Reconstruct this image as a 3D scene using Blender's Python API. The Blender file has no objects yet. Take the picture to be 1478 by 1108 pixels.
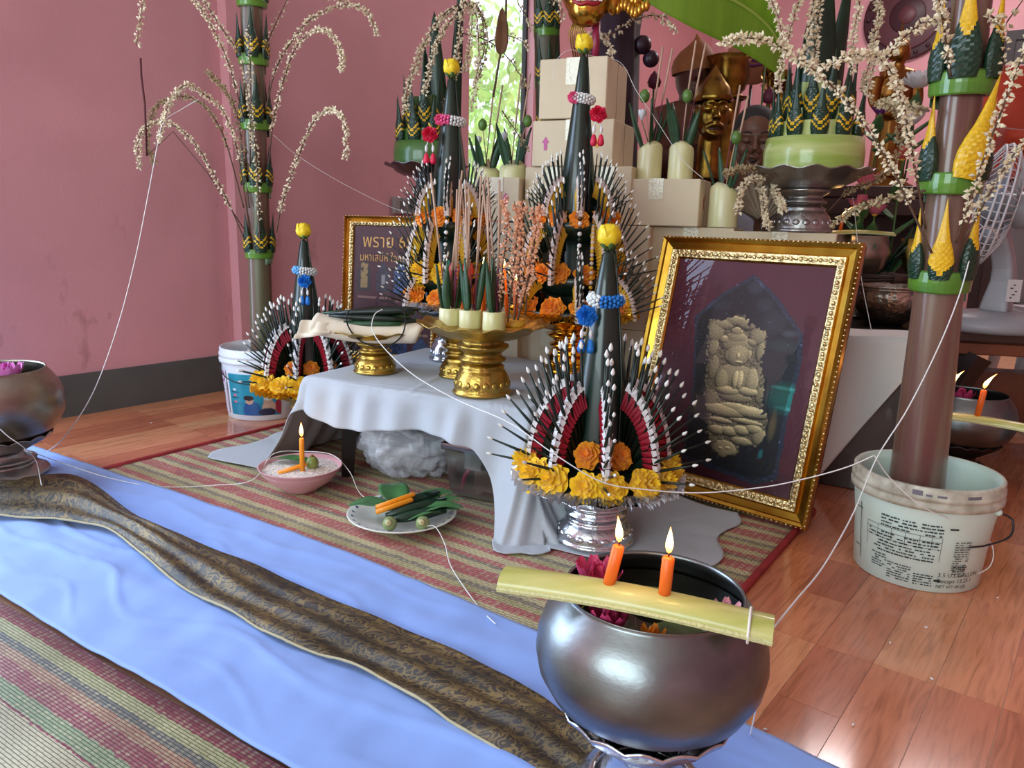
import bpy, bmesh, math, random
from mathutils import Vector, Matrix, Euler, noise
random.seed(7)
SC = bpy.context.scene
COL = SC.collection
PI = math.pi
R = math.radians

# ------------------------------------------------------------------ camera
CAM_H, PITCH, ROLL, FPX = 0.75, R(12), R(1.4), 1110.0
_fw = Vector((0, math.cos(PITCH), -math.sin(PITCH)))
_u0 = Vector((0, math.sin(PITCH), math.cos(PITCH)))
_r0 = Vector((1, 0, 0))
_rt = _r0 * math.cos(ROLL) + _u0 * math.sin(ROLL)
_up = _u0 * math.cos(ROLL) - _r0 * math.sin(ROLL)
CAMP = Vector((0, 0, CAM_H))
cd = bpy.data.cameras.new('camera')
cam = bpy.data.objects.new('camera', cd)
COL.objects.link(cam)
mw = Matrix((_rt, _up, -_fw)).transposed().to_4x4()
mw.translation = CAMP
cam.matrix_world = mw
cd.sensor_width = 36.0
cd.lens = FPX / 1478.0 * 36.0
cd.clip_start = 0.02
SC.camera = cam
SC.view_settings.view_transform = 'Standard'
SC.view_settings.look = 'None'
SC.view_settings.gamma = 1.0
SC.view_settings.use_curve_mapping = False
SC.view_settings.exposure = -0.22

def ray(x, y): return _fw + _rt * ((x - 739) / FPX) + _up * (-(y - 554) / FPX)
def fl(x, y, z=0.0):
    d = ray(x, y); return CAMP + d * ((z - CAM_H) / d.z)
def at(x, y, Y):
    d = ray(x, y); return CAMP + d * (Y / d.y)

# ------------------------------------------------------------------ world and lights
w = bpy.data.worlds.new('world'); SC.world = w; w.use_nodes = True
bg = w.node_tree.nodes['Background']
bg.inputs[0].default_value = (0.80, 0.90, 1.0, 1); bg.inputs[1].default_value = 2.2
RY = R(38)                                        # the room is turned against the camera
U = Vector((math.cos(RY), -math.sin(RY), 0)); V = Vector((math.sin(RY), math.cos(RY), 0))
WL0 = Vector((-1.658, 2.733, 0))                  # a point at the foot of the left wall
def wl(t, out=0.0, z=0.0): return WL0 + V * t + U * out + Vector((0, 0, z))
T_CORNER = 5.3
ROOM_W = 6.2; T_REAR = -5.2; CEIL = 3.0
def area(name, loc, target, sx, sy, col, power):
    l = bpy.data.lights.new(name, 'AREA'); l.shape = 'RECTANGLE'; l.size = sx; l.size_y = sy
    l.color = col; l.energy = power
    o = bpy.data.objects.new(name, l); COL.objects.link(o); o.location = loc
    o.rotation_euler = (Vector(target) - Vector(loc)).to_track_quat('-Z', 'Y').to_euler()
    return o
DOOR_T = (-1.75, -.35)                             # doorway in the left wall, out of frame
p = wl((DOOR_T[0] + DOOR_T[1]) / 2, 0.02, 1.25)
area('doorway_daylight', p, p + U - Vector((0, 0, .12)), 1.3, 2.2, (0.52, 0.72, 1.0), 82)
p = wl(T_REAR + .05, 2.6, 1.7)
area('rear_window_daylight', p, p + V - Vector((0, 0, .1)), 3.6, 1.7, (0.76, 0.96, 1.0), 168)
LAMP_P = Vector((2.45, 4.42, 2.9))

# ------------------------------------------------------------------ materials
def lin(c):
    return tuple((x / 255 / 12.92) if x / 255 <= .04045 else ((x / 255 + .055) / 1.055) ** 2.4 for x in c)
MATS = {}
def mat(name, rgb, rough=.5, metal=0.0, var=0.0, vscale=20, bump=0.0, bscale=60, coat=0.0, trans=0.0,
        emit=None, estr=0.0, alpha=1.0, sss=0.0, spec=.5, rgb2=None, stretch=None, sheen=0.0):
    if name in MATS: return MATS[name]
    m = bpy.data.materials.new(name); m.use_nodes = True
    nt = m.node_tree; b = nt.nodes['Principled BSDF']
    c = lin(rgb)
    b.inputs['Base Color'].default_value = (*c, 1)
    b.inputs['Roughness'].default_value = rough; b.inputs['Metallic'].default_value = metal
    b.inputs['Coat Weight'].default_value = coat
    b.inputs['Transmission Weight'].default_value = trans
    b.inputs['Alpha'].default_value = alpha
    b.inputs['Specular IOR Level'].default_value = spec
    if sheen: b.inputs['Sheen Weight'].default_value = sheen
    if sss:
        b.inputs['Subsurface Weight'].default_value = sss; b.inputs['Subsurface Scale'].default_value = .01
    if emit:
        b.inputs['Emission Color'].default_value = (*lin(emit), 1); b.inputs['Emission Strength'].default_value = estr
    if var or rgb2 or bump:
        tc = nt.nodes.new('ShaderNodeTexCoord'); mp = nt.nodes.new('ShaderNodeMapping')
        nt.links.new(tc.outputs['Object'], mp.inputs[0])
        if stretch: mp.inputs['Scale'].default_value = stretch
    if var or rgb2:
        n = nt.nodes.new('ShaderNodeTexNoise'); n.inputs['Scale'].default_value = vscale
        n.inputs['Detail'].default_value = 5
        nt.links.new(mp.outputs[0], n.inputs['Vector'])
        rp = nt.nodes.new('ShaderNodeValToRGB')
        c2 = lin(rgb2) if rgb2 else tuple(min(1, x * (1 + var)) for x in c)
        c1 = c if rgb2 else tuple(x * (1 - var) for x in c)
        rp.color_ramp.elements[0].position = .35; rp.color_ramp.elements[1].position = .68
        rp.color_ramp.elements[0].color = (*c1, 1); rp.color_ramp.elements[1].color = (*c2, 1)
        nt.links.new(n.outputs['Fac'], rp.inputs[0]); nt.links.new(rp.outputs[0], b.inputs['Base Color'])
    if bump:
        n2 = nt.nodes.new('ShaderNodeTexNoise'); n2.inputs['Scale'].default_value = bscale; n2.inputs['Detail'].default_value = 4
        nt.links.new(mp.outputs[0], n2.inputs['Vector'])
        bp = nt.nodes.new('ShaderNodeBump'); bp.inputs['Strength'].default_value = bump; bp.inputs['Distance'].default_value = .01
        nt.links.new(n2.outputs['Fac'], bp.inputs['Height']); nt.links.new(bp.outputs[0], b.inputs['Normal'])
    MATS[name] = m
    return m

def node_mat(name):
    m = bpy.data.materials.new(name); m.use_nodes = True; MATS[name] = m
    nt = m.node_tree
    return m, nt, nt.nodes['Principled BSDF'], nt.nodes.new, nt.links.new
def ramp(nt, stops, interp='LINEAR'):
    r = nt.nodes.new('ShaderNodeValToRGB'); r.color_ramp.interpolation = interp
    e = r.color_ramp.elements
    while len(e) < len(stops): e.new(.5)
    for i, (p_, c_) in enumerate(stops):
        e[i].position = p_; e[i].color = (*lin(c_), 1)
    return r
def mathn(nt, op, a, b=None, c=None):
    n = nt.nodes.new('ShaderNodeMath'); n.operation = op
    for i, x in enumerate((a, b, c)):
        if x is None: continue
        if isinstance(x, (int, float)): n.inputs[i].default_value = x
        else: nt.links.new(x, n.inputs[i])
    return n.outputs[0]

# painted wall: plaster with soft stains
def wall_mat(name, base, stain):
    m, nt, b, N, L = node_mat(name)
    tc = N('ShaderNodeTexCoord')
    n = N('ShaderNodeTexNoise'); n.inputs['Scale'].default_value = 2.2; n.inputs['Detail'].default_value = 6
    L(tc.outputs['Object'], n.inputs['Vector'])
    c = lin(base)
    r = N('ShaderNodeValToRGB'); r.color_ramp.elements[0].position = .3; r.color_ramp.elements[1].position = .75
    r.color_ramp.elements[0].color = (*[x * .9 for x in c], 1); r.color_ramp.elements[1].color = (*[x * 1.08 for x in c], 1)
    L(n.outputs['Fac'], r.inputs[0])
    mp = N('ShaderNodeMapping'); mp.inputs['Scale'].default_value = (6, 6, 3.0); L(tc.outputs['Object'], mp.inputs[0])
    n2 = N('ShaderNodeTexNoise'); n2.inputs['Scale'].default_value = 1.4; n2.inputs['Detail'].default_value = 7; n2.inputs['Roughness'].default_value = .6
    L(mp.outputs[0], n2.inputs['Vector'])
    r2 = N('ShaderNodeValToRGB'); r2.color_ramp.elements[0].position = .60; r2.color_ramp.elements[1].position = .72
    r2.color_ramp.elements[0].color = (0, 0, 0, 1); r2.color_ramp.elements[1].color = (1, 1, 1, 1)
    L(n2.outputs['Fac'], r2.inputs[0])
    sp = N('ShaderNodeSeparateXYZ'); L(tc.outputs['Object'], sp.inputs[0])
    low = N('ShaderNodeMapRange'); low.inputs[1].default_value = 1.05; low.inputs[2].default_value = .35; low.inputs[3].default_value = 0; low.inputs[4].default_value = .55
    L(sp.outputs['Z'], low.inputs[0])
    f = mathn(nt, 'MULTIPLY', r2.outputs[0], low.outputs[0])
    mx = N('ShaderNodeMix'); mx.data_type = 'RGBA'; mx.inputs['B'].default_value = (*lin(stain), 1)
    L(f, mx.inputs['Factor']); L(r.outputs[0], mx.inputs['A']); L(mx.outputs['Result'], b.inputs['Base Color'])
    b.inputs['Roughness'].default_value = .55
    n3 = N('ShaderNodeTexNoise'); n3.inputs['Scale'].default_value = 60; L(tc.outputs['Object'], n3.inputs['Vector'])
    bp = N('ShaderNodeBump'); bp.inputs['Strength'].default_value = .15; bp.inputs['Distance'].default_value = .004
    L(n3.outputs['Fac'], bp.inputs['Height']); L(bp.outputs[0], b.inputs['Normal'])
    return m
M_WALL = wall_mat('pink_plaster', (212, 152, 158), (120, 74, 58))
M_BASEB = mat('grey_skirting', (82, 85, 83), .5, var=.12, vscale=6)
M_CEIL = mat('ceiling_white', (226, 222, 216), .8)

# glossy floor plank: wood print, tone per plank from its own random value
def plank_mat():
    m, nt, b, N, L = node_mat('wood_print_tile')
    oi = N('ShaderNodeObjectInfo'); tc = N('ShaderNodeTexCoord')
    r = ramp(nt, [(0, (186, 106, 74)), (.3, (214, 132, 92)), (.55, (228, 156, 110)), (.78, (202, 120, 84)), (1, (240, 184, 132))])
    L(oi.outputs['Random'], r.inputs[0])
    mp = N('ShaderNodeMapping'); mp.inputs['Scale'].default_value = (85, 7, 1); L(tc.outputs['Object'], mp.inputs[0])
    ad = N('ShaderNodeVectorMath'); ad.operation = 'ADD'; L(mp.outputs[0], ad.inputs[0])
    cb = N('ShaderNodeCombineXYZ'); L(mathn(nt, 'MULTIPLY', oi.outputs['Random'], 57.0), cb.inputs[2]); L(cb.outputs[0], ad.inputs[1])
    n = N('ShaderNodeTexNoise'); n.inputs['Scale'].default_value = 1.0; n.inputs['Detail'].default_value = 6; n.inputs['Distortion'].default_value = 1.2
    L(ad.outputs[0], n.inputs['Vector'])
    g = ramp(nt, [(.3, (188, 176, 168)), (.5, (236, 232, 228)), (.75, (255, 255, 255))])
    L(n.outputs['Fac'], g.inputs[0])
    mx = N('ShaderNodeMix'); mx.data_type = 'RGBA'; mx.blend_type = 'MULTIPLY'; mx.inputs['Factor'].default_value = .75
    L(r.outputs[0], mx.inputs['A']); L(g.outputs[0], mx.inputs['B']); L(mx.outputs['Result'], b.inputs['Base Color'])
    b.inputs['Roughness'].default_value = .16; b.inputs['Coat Weight'].default_value = .3; b.inputs['Coat Roughness'].default_value = .08
    return m
M_PLANK = plank_mat()
M_GROUT = mat('tile_joint', (206, 158, 126), .35, var=.1)

# ------------------------------------------------------------------ mesh builder
class MB:
    def __init__(s): s.v = []; s.f = []; s.m = []; s.uv = {}; s.M = None; s.cur = 0
    def pt(s, p):
        p = Vector(p)
        if s.M is not None: p = s.M @ p
        s.v.append(p[:]); return len(s.v) - 1
    def face(s, idx): s.f.append(tuple(idx)); s.m.append(s.cur)
    def box(s, c, d, M=None):
        old = s.M
        if M is not None: s.M = (old @ M) if old is not None else M
        x, y, z = c; a, b, h = d[0] / 2, d[1] / 2, d[2] / 2
        i = [s.pt((x + sx * a, y + sy * b, z + sz * h)) for sz in (-1, 1) for sx, sy in ((-1, -1), (1, -1), (1, 1), (-1, 1))]
        for q in ((0, 3, 2, 1), (4, 5, 6, 7), (0, 1, 5, 4), (1, 2, 6, 5), (2, 3, 7, 6), (3, 0, 4, 7)): s.face([i[k] for k in q])
        s.M = old; return s
    def tube(s, pts, rad, seg=6, cap=True):
        pts = [Vector(p) for p in pts]; n = len(pts)
        rad = rad if isinstance(rad, (list, tuple)) else [rad] * n
        rings = []; ref = None
        for i in range(n):
            d = (pts[min(i + 1, n - 1)] - pts[max(i - 1, 0)])
            d = d.normalized() if d.length > 1e-9 else Vector((0, 0, 1))
            if ref is None:
                ref = Vector((0, 0, 1)) if abs(d.z) < .9 else Vector((1, 0, 0))
            x = ref - d * ref.dot(d)
            if x.length < 1e-6: x = d.orthogonal()
            x.normalize(); y = d.cross(x); ref = x
            rings.append([s.pt(pts[i] + (x * math.cos(2 * PI * k / seg) + y * math.sin(2 * PI * k / seg)) * rad[i]) for k in range(seg)])
        for i in range(n - 1):
            for k in range(seg):
                s.face((rings[i][k], rings[i][(k + 1) % seg], rings[i + 1][(k + 1) % seg], rings[i + 1][k]))
        if cap:
            s.face(rings[0][::-1]); s.face(rings[-1])
        return s
    def lathe(s, prof, seg=32, fn=None, close=False):
        rings = []
        for (r, z) in prof:
            ring = []
            for k in range(seg):
                a = 2 * PI * k / seg; rr, zz = (r, z) if fn is None else fn(a, r, z)
                ring.append(s.pt((rr * math.cos(a), rr * math.sin(a), zz)))
            rings.append(ring)
        for i in range(len(prof) - 1):
            for k in range(seg):
                s.face((rings[i][k], rings[i][(k + 1) % seg], rings[i + 1][(k + 1) % seg], rings[i + 1][k]))
        if close:
            s.face(rings[0][::-1]); s.face(rings[-1])
        return s
    def sph(s, c, r, seg=12, rings=8):
        r = r if isinstance(r, (tuple, list)) else (r, r, r); c = Vector(c)
        top = s.pt(c + Vector((0, 0, r[2]))); R_ = []
        for i in range(1, rings):
            t = PI * i / rings
            R_.append([s.pt(c + Vector((r[0] * math.sin(t) * math.cos(2 * PI * k / seg), r[1] * math.sin(t) * math.sin(2 * PI * k / seg), r[2] * math.cos(t)))) for k in range(seg)])
        bot = s.pt(c - Vector((0, 0, r[2])))
        for k in range(seg):
            s.face((top, R_[0][k], R_[0][(k + 1) % seg])); s.face((bot, R_[-1][(k + 1) % seg], R_[-1][k]))
        for i in range(len(R_) - 1):
            for k in range(seg): s.face((R_[i][k], R_[i + 1][k], R_[i + 1][(k + 1) % seg], R_[i][(k + 1) % seg]))
        return s
    def grid(s, fn, nu, nv, uv=True, thick=None):
        idx = []
        for j in range(nv + 1):
            row = []
            for i in range(nu + 1):
                k = s.pt(fn(i / nu, j / nv)); row.append(k)
                if uv: s.uv[k] = (i / nu, j / nv)
            idx.append(row)
        for j in range(nv):
            for i in range(nu): s.face((idx[j][i], idx[j][i + 1], idx[j + 1][i + 1], idx[j + 1][i]))
        return idx
    def poly(s, pts, th, n=None):
        """a flat outline with thickness th along its normal"""
        pts = [Vector(p) for p in pts]
        if n is None: n = (pts[1] - pts[0]).cross(pts[2] - pts[0]).normalized()
        a = [s.pt(p) for p in pts]; b = [s.pt(p + n * th) for p in pts]
        s.face(a[::-1]); s.face(b)
        for i in range(len(pts)):
            j = (i + 1) % len(pts); s.face((a[i], a[j], b[j], b[i]))
        return s
    def mesh(s, name, mats, smooth=True):
        me = bpy.data.meshes.new(name); me.from_pydata(s.v, [], s.f)
        for m in (mats if isinstance(mats, (list, tuple)) else [mats]): me.materials.append(m)
        me.polygons.foreach_set('material_index', s.m)
        me.polygons.foreach_set('use_smooth', [smooth] * len(s.f))
        if s.uv:
            l = me.uv_layers.new(name='UVMap')
            for lp in me.loops: l.data[lp.index].uv = s.uv.get(lp.vertex_index, (0, 0))
        me.update(); return me
    def build(s, name, mats, parent=None, smooth=True, loc=None):
        return obj(name, s.mesh(name, mats, smooth), parent, loc)

def obj(name, me, parent=None, loc=None):
    o = bpy.data.objects.new(name, me); COL.objects.link(o)
    if parent is not None: o.parent = parent
    if loc is not None: o.location = loc
    return o
def tag(o, label, cat, group=None):
    o['label'] = label; o['category'] = cat
    if group: o['group'] = group
    return o
def thing(name, label, cat, loc=(0, 0, 0), rz=0, group=None, sc=1.0):
    o = bpy.data.objects.new(name, None); COL.objects.link(o); o.empty_display_size = .02
    o.location = loc; o.rotation_euler = (0, 0, rz); o.scale = (sc, sc, sc)
    return tag(o, label, cat, group)
def struct(o): o['kind'] = 'structure'; return o
def stuff(o): o['kind'] = 'stuff'; return o
def solid(o, th, off=-1):
    m = o.modifiers.new('solidify', 'SOLIDIFY'); m.thickness = th; m.offset = off; return o
def sub(o, n=1):
    m = o.modifiers.new('subsurf', 'SUBSURF'); m.levels = n; m.render_levels = n; return o
def bev(o, wd=.003, n=2):
    m = o.modifiers.new('bevel', 'BEVEL'); m.width = wd; m.segments = n; m.limit_method = 'ANGLE'; return o
def catmull(pts, n):
    pts = [Vector(p) for p in pts]; P = [pts[0] * 2 - pts[1]] + pts + [pts[-1] * 2 - pts[-2]]; out = []
    m = len(pts) - 1
    for k in range(n + 1):
        t = k / n * m; i = min(int(t), m - 1); f = t - i
        a, b, c, d = P[i], P[i + 1], P[i + 2], P[i + 3]
        out.append(.5 * ((2 * b) + (c - a) * f + (2 * a - 5 * b + 4 * c - d) * f * f + (3 * b - a - 3 * c + d) * f ** 3))
    return out
def axis_frame(d):
    d = Vector(d).normalized(); x = Vector((1, 0, 0)) - d * d.x; x.normalize(); y = d.cross(x)
    return Matrix((x, y, d)).transposed().to_4x4()
def to_dir(d): return Vector(d).to_track_quat('Z', 'Y').to_matrix().to_4x4()
def TRS(loc, rot=None, s=1.0):
    m = Matrix.Translation(loc)
    if rot is not None: m = m @ rot
    return m @ Matrix.Diagonal((s, s, s, 1)) if not isinstance(s, (tuple, list)) else m @ Matrix.Diagonal((*s, 1))
def inst(name, me, M, parent):
    o = bpy.data.objects.new(name, me); COL.objects.link(o); o.parent = parent; o.matrix_local = M; return o

# ------------------------------------------------------------------ room shell
def wall_boxes(name, p0, d, n, length, height, th, holes, m):
    """wall along d from p0, thickness away from the room along -n, with rectangular openings"""
    ts = sorted({0, length, *[h[0] for h in holes], *[h[1] for h in holes]})
    mb = MB()
    for a, b in zip(ts[:-1], ts[1:]):
        zs = [(0, height)]
        for h in holes:
            if h[0] <= a + 1e-6 and h[1] >= b - 1e-6: zs = [(0, h[2]), (h[3], height)]
        for z0, z1 in zs:
            if z1 - z0 < 1e-4: continue
            c = [p0 + d * a, p0 + d * b, p0 + d * b - n * th, p0 + d * a - n * th]
            i = [mb.pt(q + Vector((0, 0, z))) for z in (z0, z1) for q in c]
            for q in ((0, 1, 2, 3), (7, 6, 5, 4), (0, 4, 5, 1), (1, 5, 6, 2), (2, 6, 7, 3), (3, 7, 4, 0)): mb.face([i[k] for k in q])
    return struct(mb.build(name, m, smooth=False))
def wt(px, py=150):                                # where a picture column meets the left wall
    d = ray(px, py); d = Vector((d.x, d.y)); n = Vector((U.x, U.y)); q = Vector((WL0.x, WL0.y))
    s_ = q.dot(n) / d.dot(n); return (d * s_ - q).dot(Vector((V.x, V.y)))
W1 = (wt(678, 60), wt(772, 60))
WIN_Z = (.86, 2.25)
t0 = T_REAR
wall_boxes('wall_left', wl(t0), V, U, T_CORNER - t0, CEIL, .09,
           [(DOOR_T[0] - t0, DOOR_T[1] - t0, 0, 2.4), (W1[0] - t0, W1[1] - t0, *WIN_Z)], M_WALL)
wall_boxes('wall_back', wl(T_CORNER), U, -V, ROOM_W, CEIL, .14, [], M_WALL)
wall_boxes('wall_right', wl(T_REAR, ROOM_W), V, -U, T_CORNER - t0, CEIL, .14, [], M_WALL)
wall_boxes('wall_rear', wl(T_REAR), U, V, ROOM_W, CEIL, .14, [(.8, 4.4, .85, 2.55)], M_WALL)
mb = MB(); c = [wl(T_REAR, -.14), wl(T_REAR, ROOM_W), wl(T_CORNER, ROOM_W), wl(T_CORNER, -.14)]
mb.poly([q + Vector((0, 0, CEIL)) for q in c], .1, Vector((0, 0, 1)))
struct(mb.build('ceiling', M_CEIL, smooth=False))
mb = MB(); mb.poly([q - Vector((0, 0, .021)) for q in c], .02, Vector((0, 0, 1)))
floor = struct(mb.build('floor', M_GROUT, smooth=False))
# skirting in two lengths, either side of the doorway
for k, (a, b) in enumerate(((DOOR_T[1], .715), (.86, T_CORNER))):
    mb = MB(); mb.M = Matrix.Translation(wl((a + b) / 2, .006, .0775)) @ Matrix.Rotation(-RY, 4, 'Z')
    mb.box((0, 0, 0), (.012, b - a, .155)); struct(mb.build('baseboard_left', M_BASEB, smooth=False))
# shallow pilaster on the left wall
mb = MB(); mb.M = Matrix.Translation(wl(.79, .03, CEIL / 2)) @ Matrix.Rotation(-RY, 4, 'Z')
mb.box((0, 0, 0), (.06, .13, CEIL)); struct(mb.build('trim_1', M_WALL, smooth=False))
# window: frame, mullion, panes
win = struct(bpy.data.objects.new('window_1', None)); COL.objects.link(win)
win.location = wl((W1[0] + W1[1]) / 2, -.07, 0); win.rotation_euler = (0, 0, -RY)
M_WFRAME = mat('dark_window_frame', (40, 34, 34), .5)
def glass_mat(name, tint=(1, 1, 1), rough=.02, base=.0):
    m, nt, b, N, L = node_mat(name)
    nt.nodes.remove(b); out = nt.nodes['Material Output']
    tr = N('ShaderNodeBsdfTransparent'); tr.inputs[0].default_value = (*tint, 1)
    gl = N('ShaderNodeBsdfGlossy'); gl.inputs['Roughness'].default_value = rough
    fr = N('ShaderNodeFresnel'); fr.inputs[0].default_value = 1.45
    mx = N('ShaderNodeMixShader')
    f = mathn(nt, 'ADD', fr.outputs[0], base) if base else fr.outputs[0]
    L(f, mx.inputs[0]); L(tr.outputs[0], mx.inputs[1]); L(gl.outputs[0], mx.inputs[2]); L(mx.outputs[0], out.inputs[0])
    return m
M_GLASS = glass_mat('clear_glass')
ww = W1[1] - W1[0]; zc = sum(WIN_Z) / 2; wh = WIN_Z[1] - WIN_Z[0]
for yy in (-ww / 2 + .015, ww / 2 - .008): MB().box((0, yy, zc), (.03, .03 if yy < 0 else .016, wh)).build('window_frame', M_WFRAME, win, False)
for zz in (WIN_Z[0] + .015, WIN_Z[1] - .015): MB().box((0, 0, zz), (.03, ww, .03)).build('window_frame', M_WFRAME, win, False)
for yy in (0,): _m = MB(); _m.face([_m.pt((0, y_, z_)) for y_, z_ in ((-ww / 2 + .02, WIN_Z[0] + .03), (ww / 2 - .015, WIN_Z[0] + .03), (ww / 2 - .015, WIN_Z[1] - .03), (-ww / 2 + .02, WIN_Z[1] - .03))]); _m.build('pane', M_GLASS, win, False)

# floor planks, aligned with the room, only where the floor is bare
def to_room(p): q = Vector((p.x, p.y, 0)) - WL0; return q.dot(U), q.dot(V)
PW, PL = .098, .40
pme = MB().box((0, 0, 0), (PW - .0012, PL - .0012, .004)).mesh('plank', M_PLANK, False)
pme2 = MB().box((0, 0, 0), (PW - .0012, PL / 2 - .0012, .004)).mesh('plank', M_PLANK, False)
def inside(px_, py_, poly):
    r = False; n = len(poly)
    for i in range(n):
        a, b = poly[i], poly[(i + 1) % n]
        if (a[1] > py_) != (b[1] > py_) and px_ < (b[0] - a[0]) * (py_ - a[1]) / (b[1] - a[1]) + a[0]: r = not r
    return r
COVER = [(-1.1, 2.03), (-.75, 2.45), (.5, 1.72), (.2, 1.2), (.12, .95), (-.9, .6), (-1.4, 1.5)]
view = [(40, 560), (700, 540), (1000, 700), (1520, 560), (1520, 1140), (900, 1140), (850, 760), (60, 760)]
rng = random.Random(3); npl = 0
for iu in range(0, 34):
    for iv in range(-10, 12):
        halves = rng.random() < .45
        for hh in ((0, 1) if halves else (0,)):
            uu = (iu + .5) * PW
            vv = -.165 + (iv + (.25 + .5 * hh if halves else .5)) * PL + ((iu % 4) in (1, 2)) * PL / 2 * 0
            p = WL0 + U * uu + V * vv
            v = p - CAMP; d = v.dot(_fw)
            if d < .3: continue
            sx = 739 + FPX * v.dot(_rt) / d; sy = 554 - FPX * v.dot(_up) / d
            if not (-80 < sx < 1560 and 540 < sy < 1230) or inside(p.x, p.y, COVER): continue
            if 400 < sx < 1000 and sy < 640: continue
            if sy < 620 and sx > 1000: continue
            o = inst('plank', pme2 if halves else pme, Matrix.Translation((p.x, p.y, -.0015)) @ Matrix.Rotation(-RY, 4, 'Z'), floor)
            npl += 1
print('planks', npl)

# trees and ground outside the window
M_LEAFOUT = mat('garden_leaf', (190, 232, 130), .5, var=.5, vscale=3, trans=0)
M_BARK = mat('garden_bark', (110, 84, 60), .8, var=.3)
garden_rng = random.Random(5)
for gi, (tt, off, zz, rad) in enumerate(((W1[0] + .9, -2.0, 1.9, .95), (W1[1] + 2.2, -2.2, 1.5, 1.1), (W1[1] + 4.2, -3.2, 2.2, 1.5))):
    base = wl(tt, off)
    t = thing('garden_tree', ['sunlit leafy tree outside the window, nearest the left jamb', 'sunlit leafy tree filling the middle of the window', 'tall sunlit tree farthest behind the window'][gi], 'tree', base, group='trees outside the window')
    MB().tube([(0, 0, -.3), (.05, 0, zz * .5), (0, .05, zz)], [.08, .06, .03], 7).build('trunk', M_BARK, t)
    mb = MB()
    for k in range(900):
        d = Vector((garden_rng.gauss(0, 1), garden_rng.gauss(0, 1), garden_rng.gauss(0, 1))).normalized() * rad * garden_rng.random() ** .4
        q = d + Vector((0, 0, zz)); s_ = .05 + .05 * garden_rng.random()
        e = Euler((garden_rng.random() * 6, garden_rng.random() * 6, garden_rng.random() * 6)).to_matrix()
        a = [mb.pt(q + e @ Vector(x) * s_) for x in ((-1, 0, 0), (0, -.45, .1), (1, 0, 0), (0, .45, .1))]
        mb.face(a)
    stuff(mb.build('foliage', M_LEAFOUT, t))

# ------------------------------------------------------------------ reed mats
def reed_mat(name, stops, period, lu, lv, repeat=True, bw=.015, rh=.011):
    m, nt, b, N, L = node_mat(name)
    tc = N('ShaderNodeTexCoord'); mp = N('ShaderNodeMapping'); mp.inputs['Scale'].default_value = (lu, lv, 1)
    L(tc.outputs['UV'], mp.inputs[0])
    sp = N('ShaderNodeSeparateXYZ'); L(mp.outputs[0], sp.inputs[0])
    wob = N('ShaderNodeTexNoise'); wob.inputs['Scale'].default_value = 40; L(mp.outputs[0], wob.inputs['Vector'])
    v = mathn(nt, 'ADD', sp.outputs['Y'], mathn(nt, 'MULTIPLY', mathn(nt, 'SUBTRACT', wob.outputs['Fac'], .5), .012))
    v = mathn(nt, 'DIVIDE', v, period)
    if repeat: v = mathn(nt, 'FRACT', v)
    r = ramp(nt, stops, 'CONSTANT'); L(v, r.inputs[0])
    br = N('ShaderNodeTexBrick'); br.inputs['Scale'].default_value = 1.0
    br.inputs['Color1'].default_value = (0, 0, 0, 1); br.inputs['Color2'].default_value = (1, 1, 1, 1); br.inputs['Mortar'].default_value = (0, 0, 0, 1)
    br.inputs['Mortar Size'].default_value = .0007; br.inputs['Mortar Smooth'].default_value = .8
    br.inputs['Brick Width'].default_value = bw; br.inputs['Row Height'].default_value = rh
    L(mp.outputs[0], br.inputs['Vector'])
    blk = N('ShaderNodeTexWave'); blk.inputs['Scale'].default_value = 18; blk.inputs['Distortion'].default_value = 1.5; L(mp.outputs[0], blk.inputs['Vector'])
    mx = N('ShaderNodeMix'); mx.data_type = 'RGBA'; mx.inputs['B'].default_value = (*lin((214, 204, 168)), 1)
    L(mathn(nt, 'MULTIPLY', mathn(nt, 'MULTIPLY', br.outputs['Color'], blk.outputs['Fac']), .62), mx.inputs['Factor']); L(r.outputs[0], mx.inputs['A'])
    gap = ramp(nt, [(0, (255, 255, 255)), (1, (92, 84, 84))]); L(br.outputs['Fac'], gap.inputs[0])
    mg = N('ShaderNodeMix'); mg.data_type = 'RGBA'; mg.blend_type = 'MULTIPLY'; mg.inputs['Factor'].default_value = .85
    L(mx.outputs['Result'], mg.inputs['A']); L(gap.outputs[0], mg.inputs['B']); mx = mg
    nz = N('ShaderNodeTexNoise'); nz.inputs['Scale'].default_value = 7; L(mp.outputs[0], nz.inputs['Vector'])
    g = ramp(nt, [(.3, (205, 200, 195)), (.7, (255, 255, 255))]); L(nz.outputs['Fac'], g.inputs[0])
    m2 = N('ShaderNodeMix'); m2.data_type = 'RGBA'; m2.blend_type = 'MULTIPLY'; m2.inputs['Factor'].default_value = .8
    L(mx.outputs['Result'], m2.inputs['A']); L(g.outputs[0], m2.inputs['B'])
    L(m2.outputs['Result'], b.inputs['Base Color'])
    b.inputs['Roughness'].default_value = .55
    bp = N('ShaderNodeBump'); bp.inputs['Strength'].default_value = .8; bp.inputs['Distance'].default_value = .003
    L(gap.outputs[0], bp.inputs['Height']); L(bp.outputs[0], b.inputs['Normal'])
    return m
TAN, RED, OLV, GRY, GRN = (214, 200, 152), (200, 112, 110), (190, 180, 128), (150, 140, 122), (150, 166, 118)
M_MAT1 = reed_mat('striped_reed_back', [(0, TAN), (.12, RED), (.24, OLV), (.34, GRY), (.42, TAN), (.52, RED), (.74, TAN), (.84, GRY), (.9, RED)], .19, 1.76, .95, bw=.016, rh=.0075)
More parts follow.
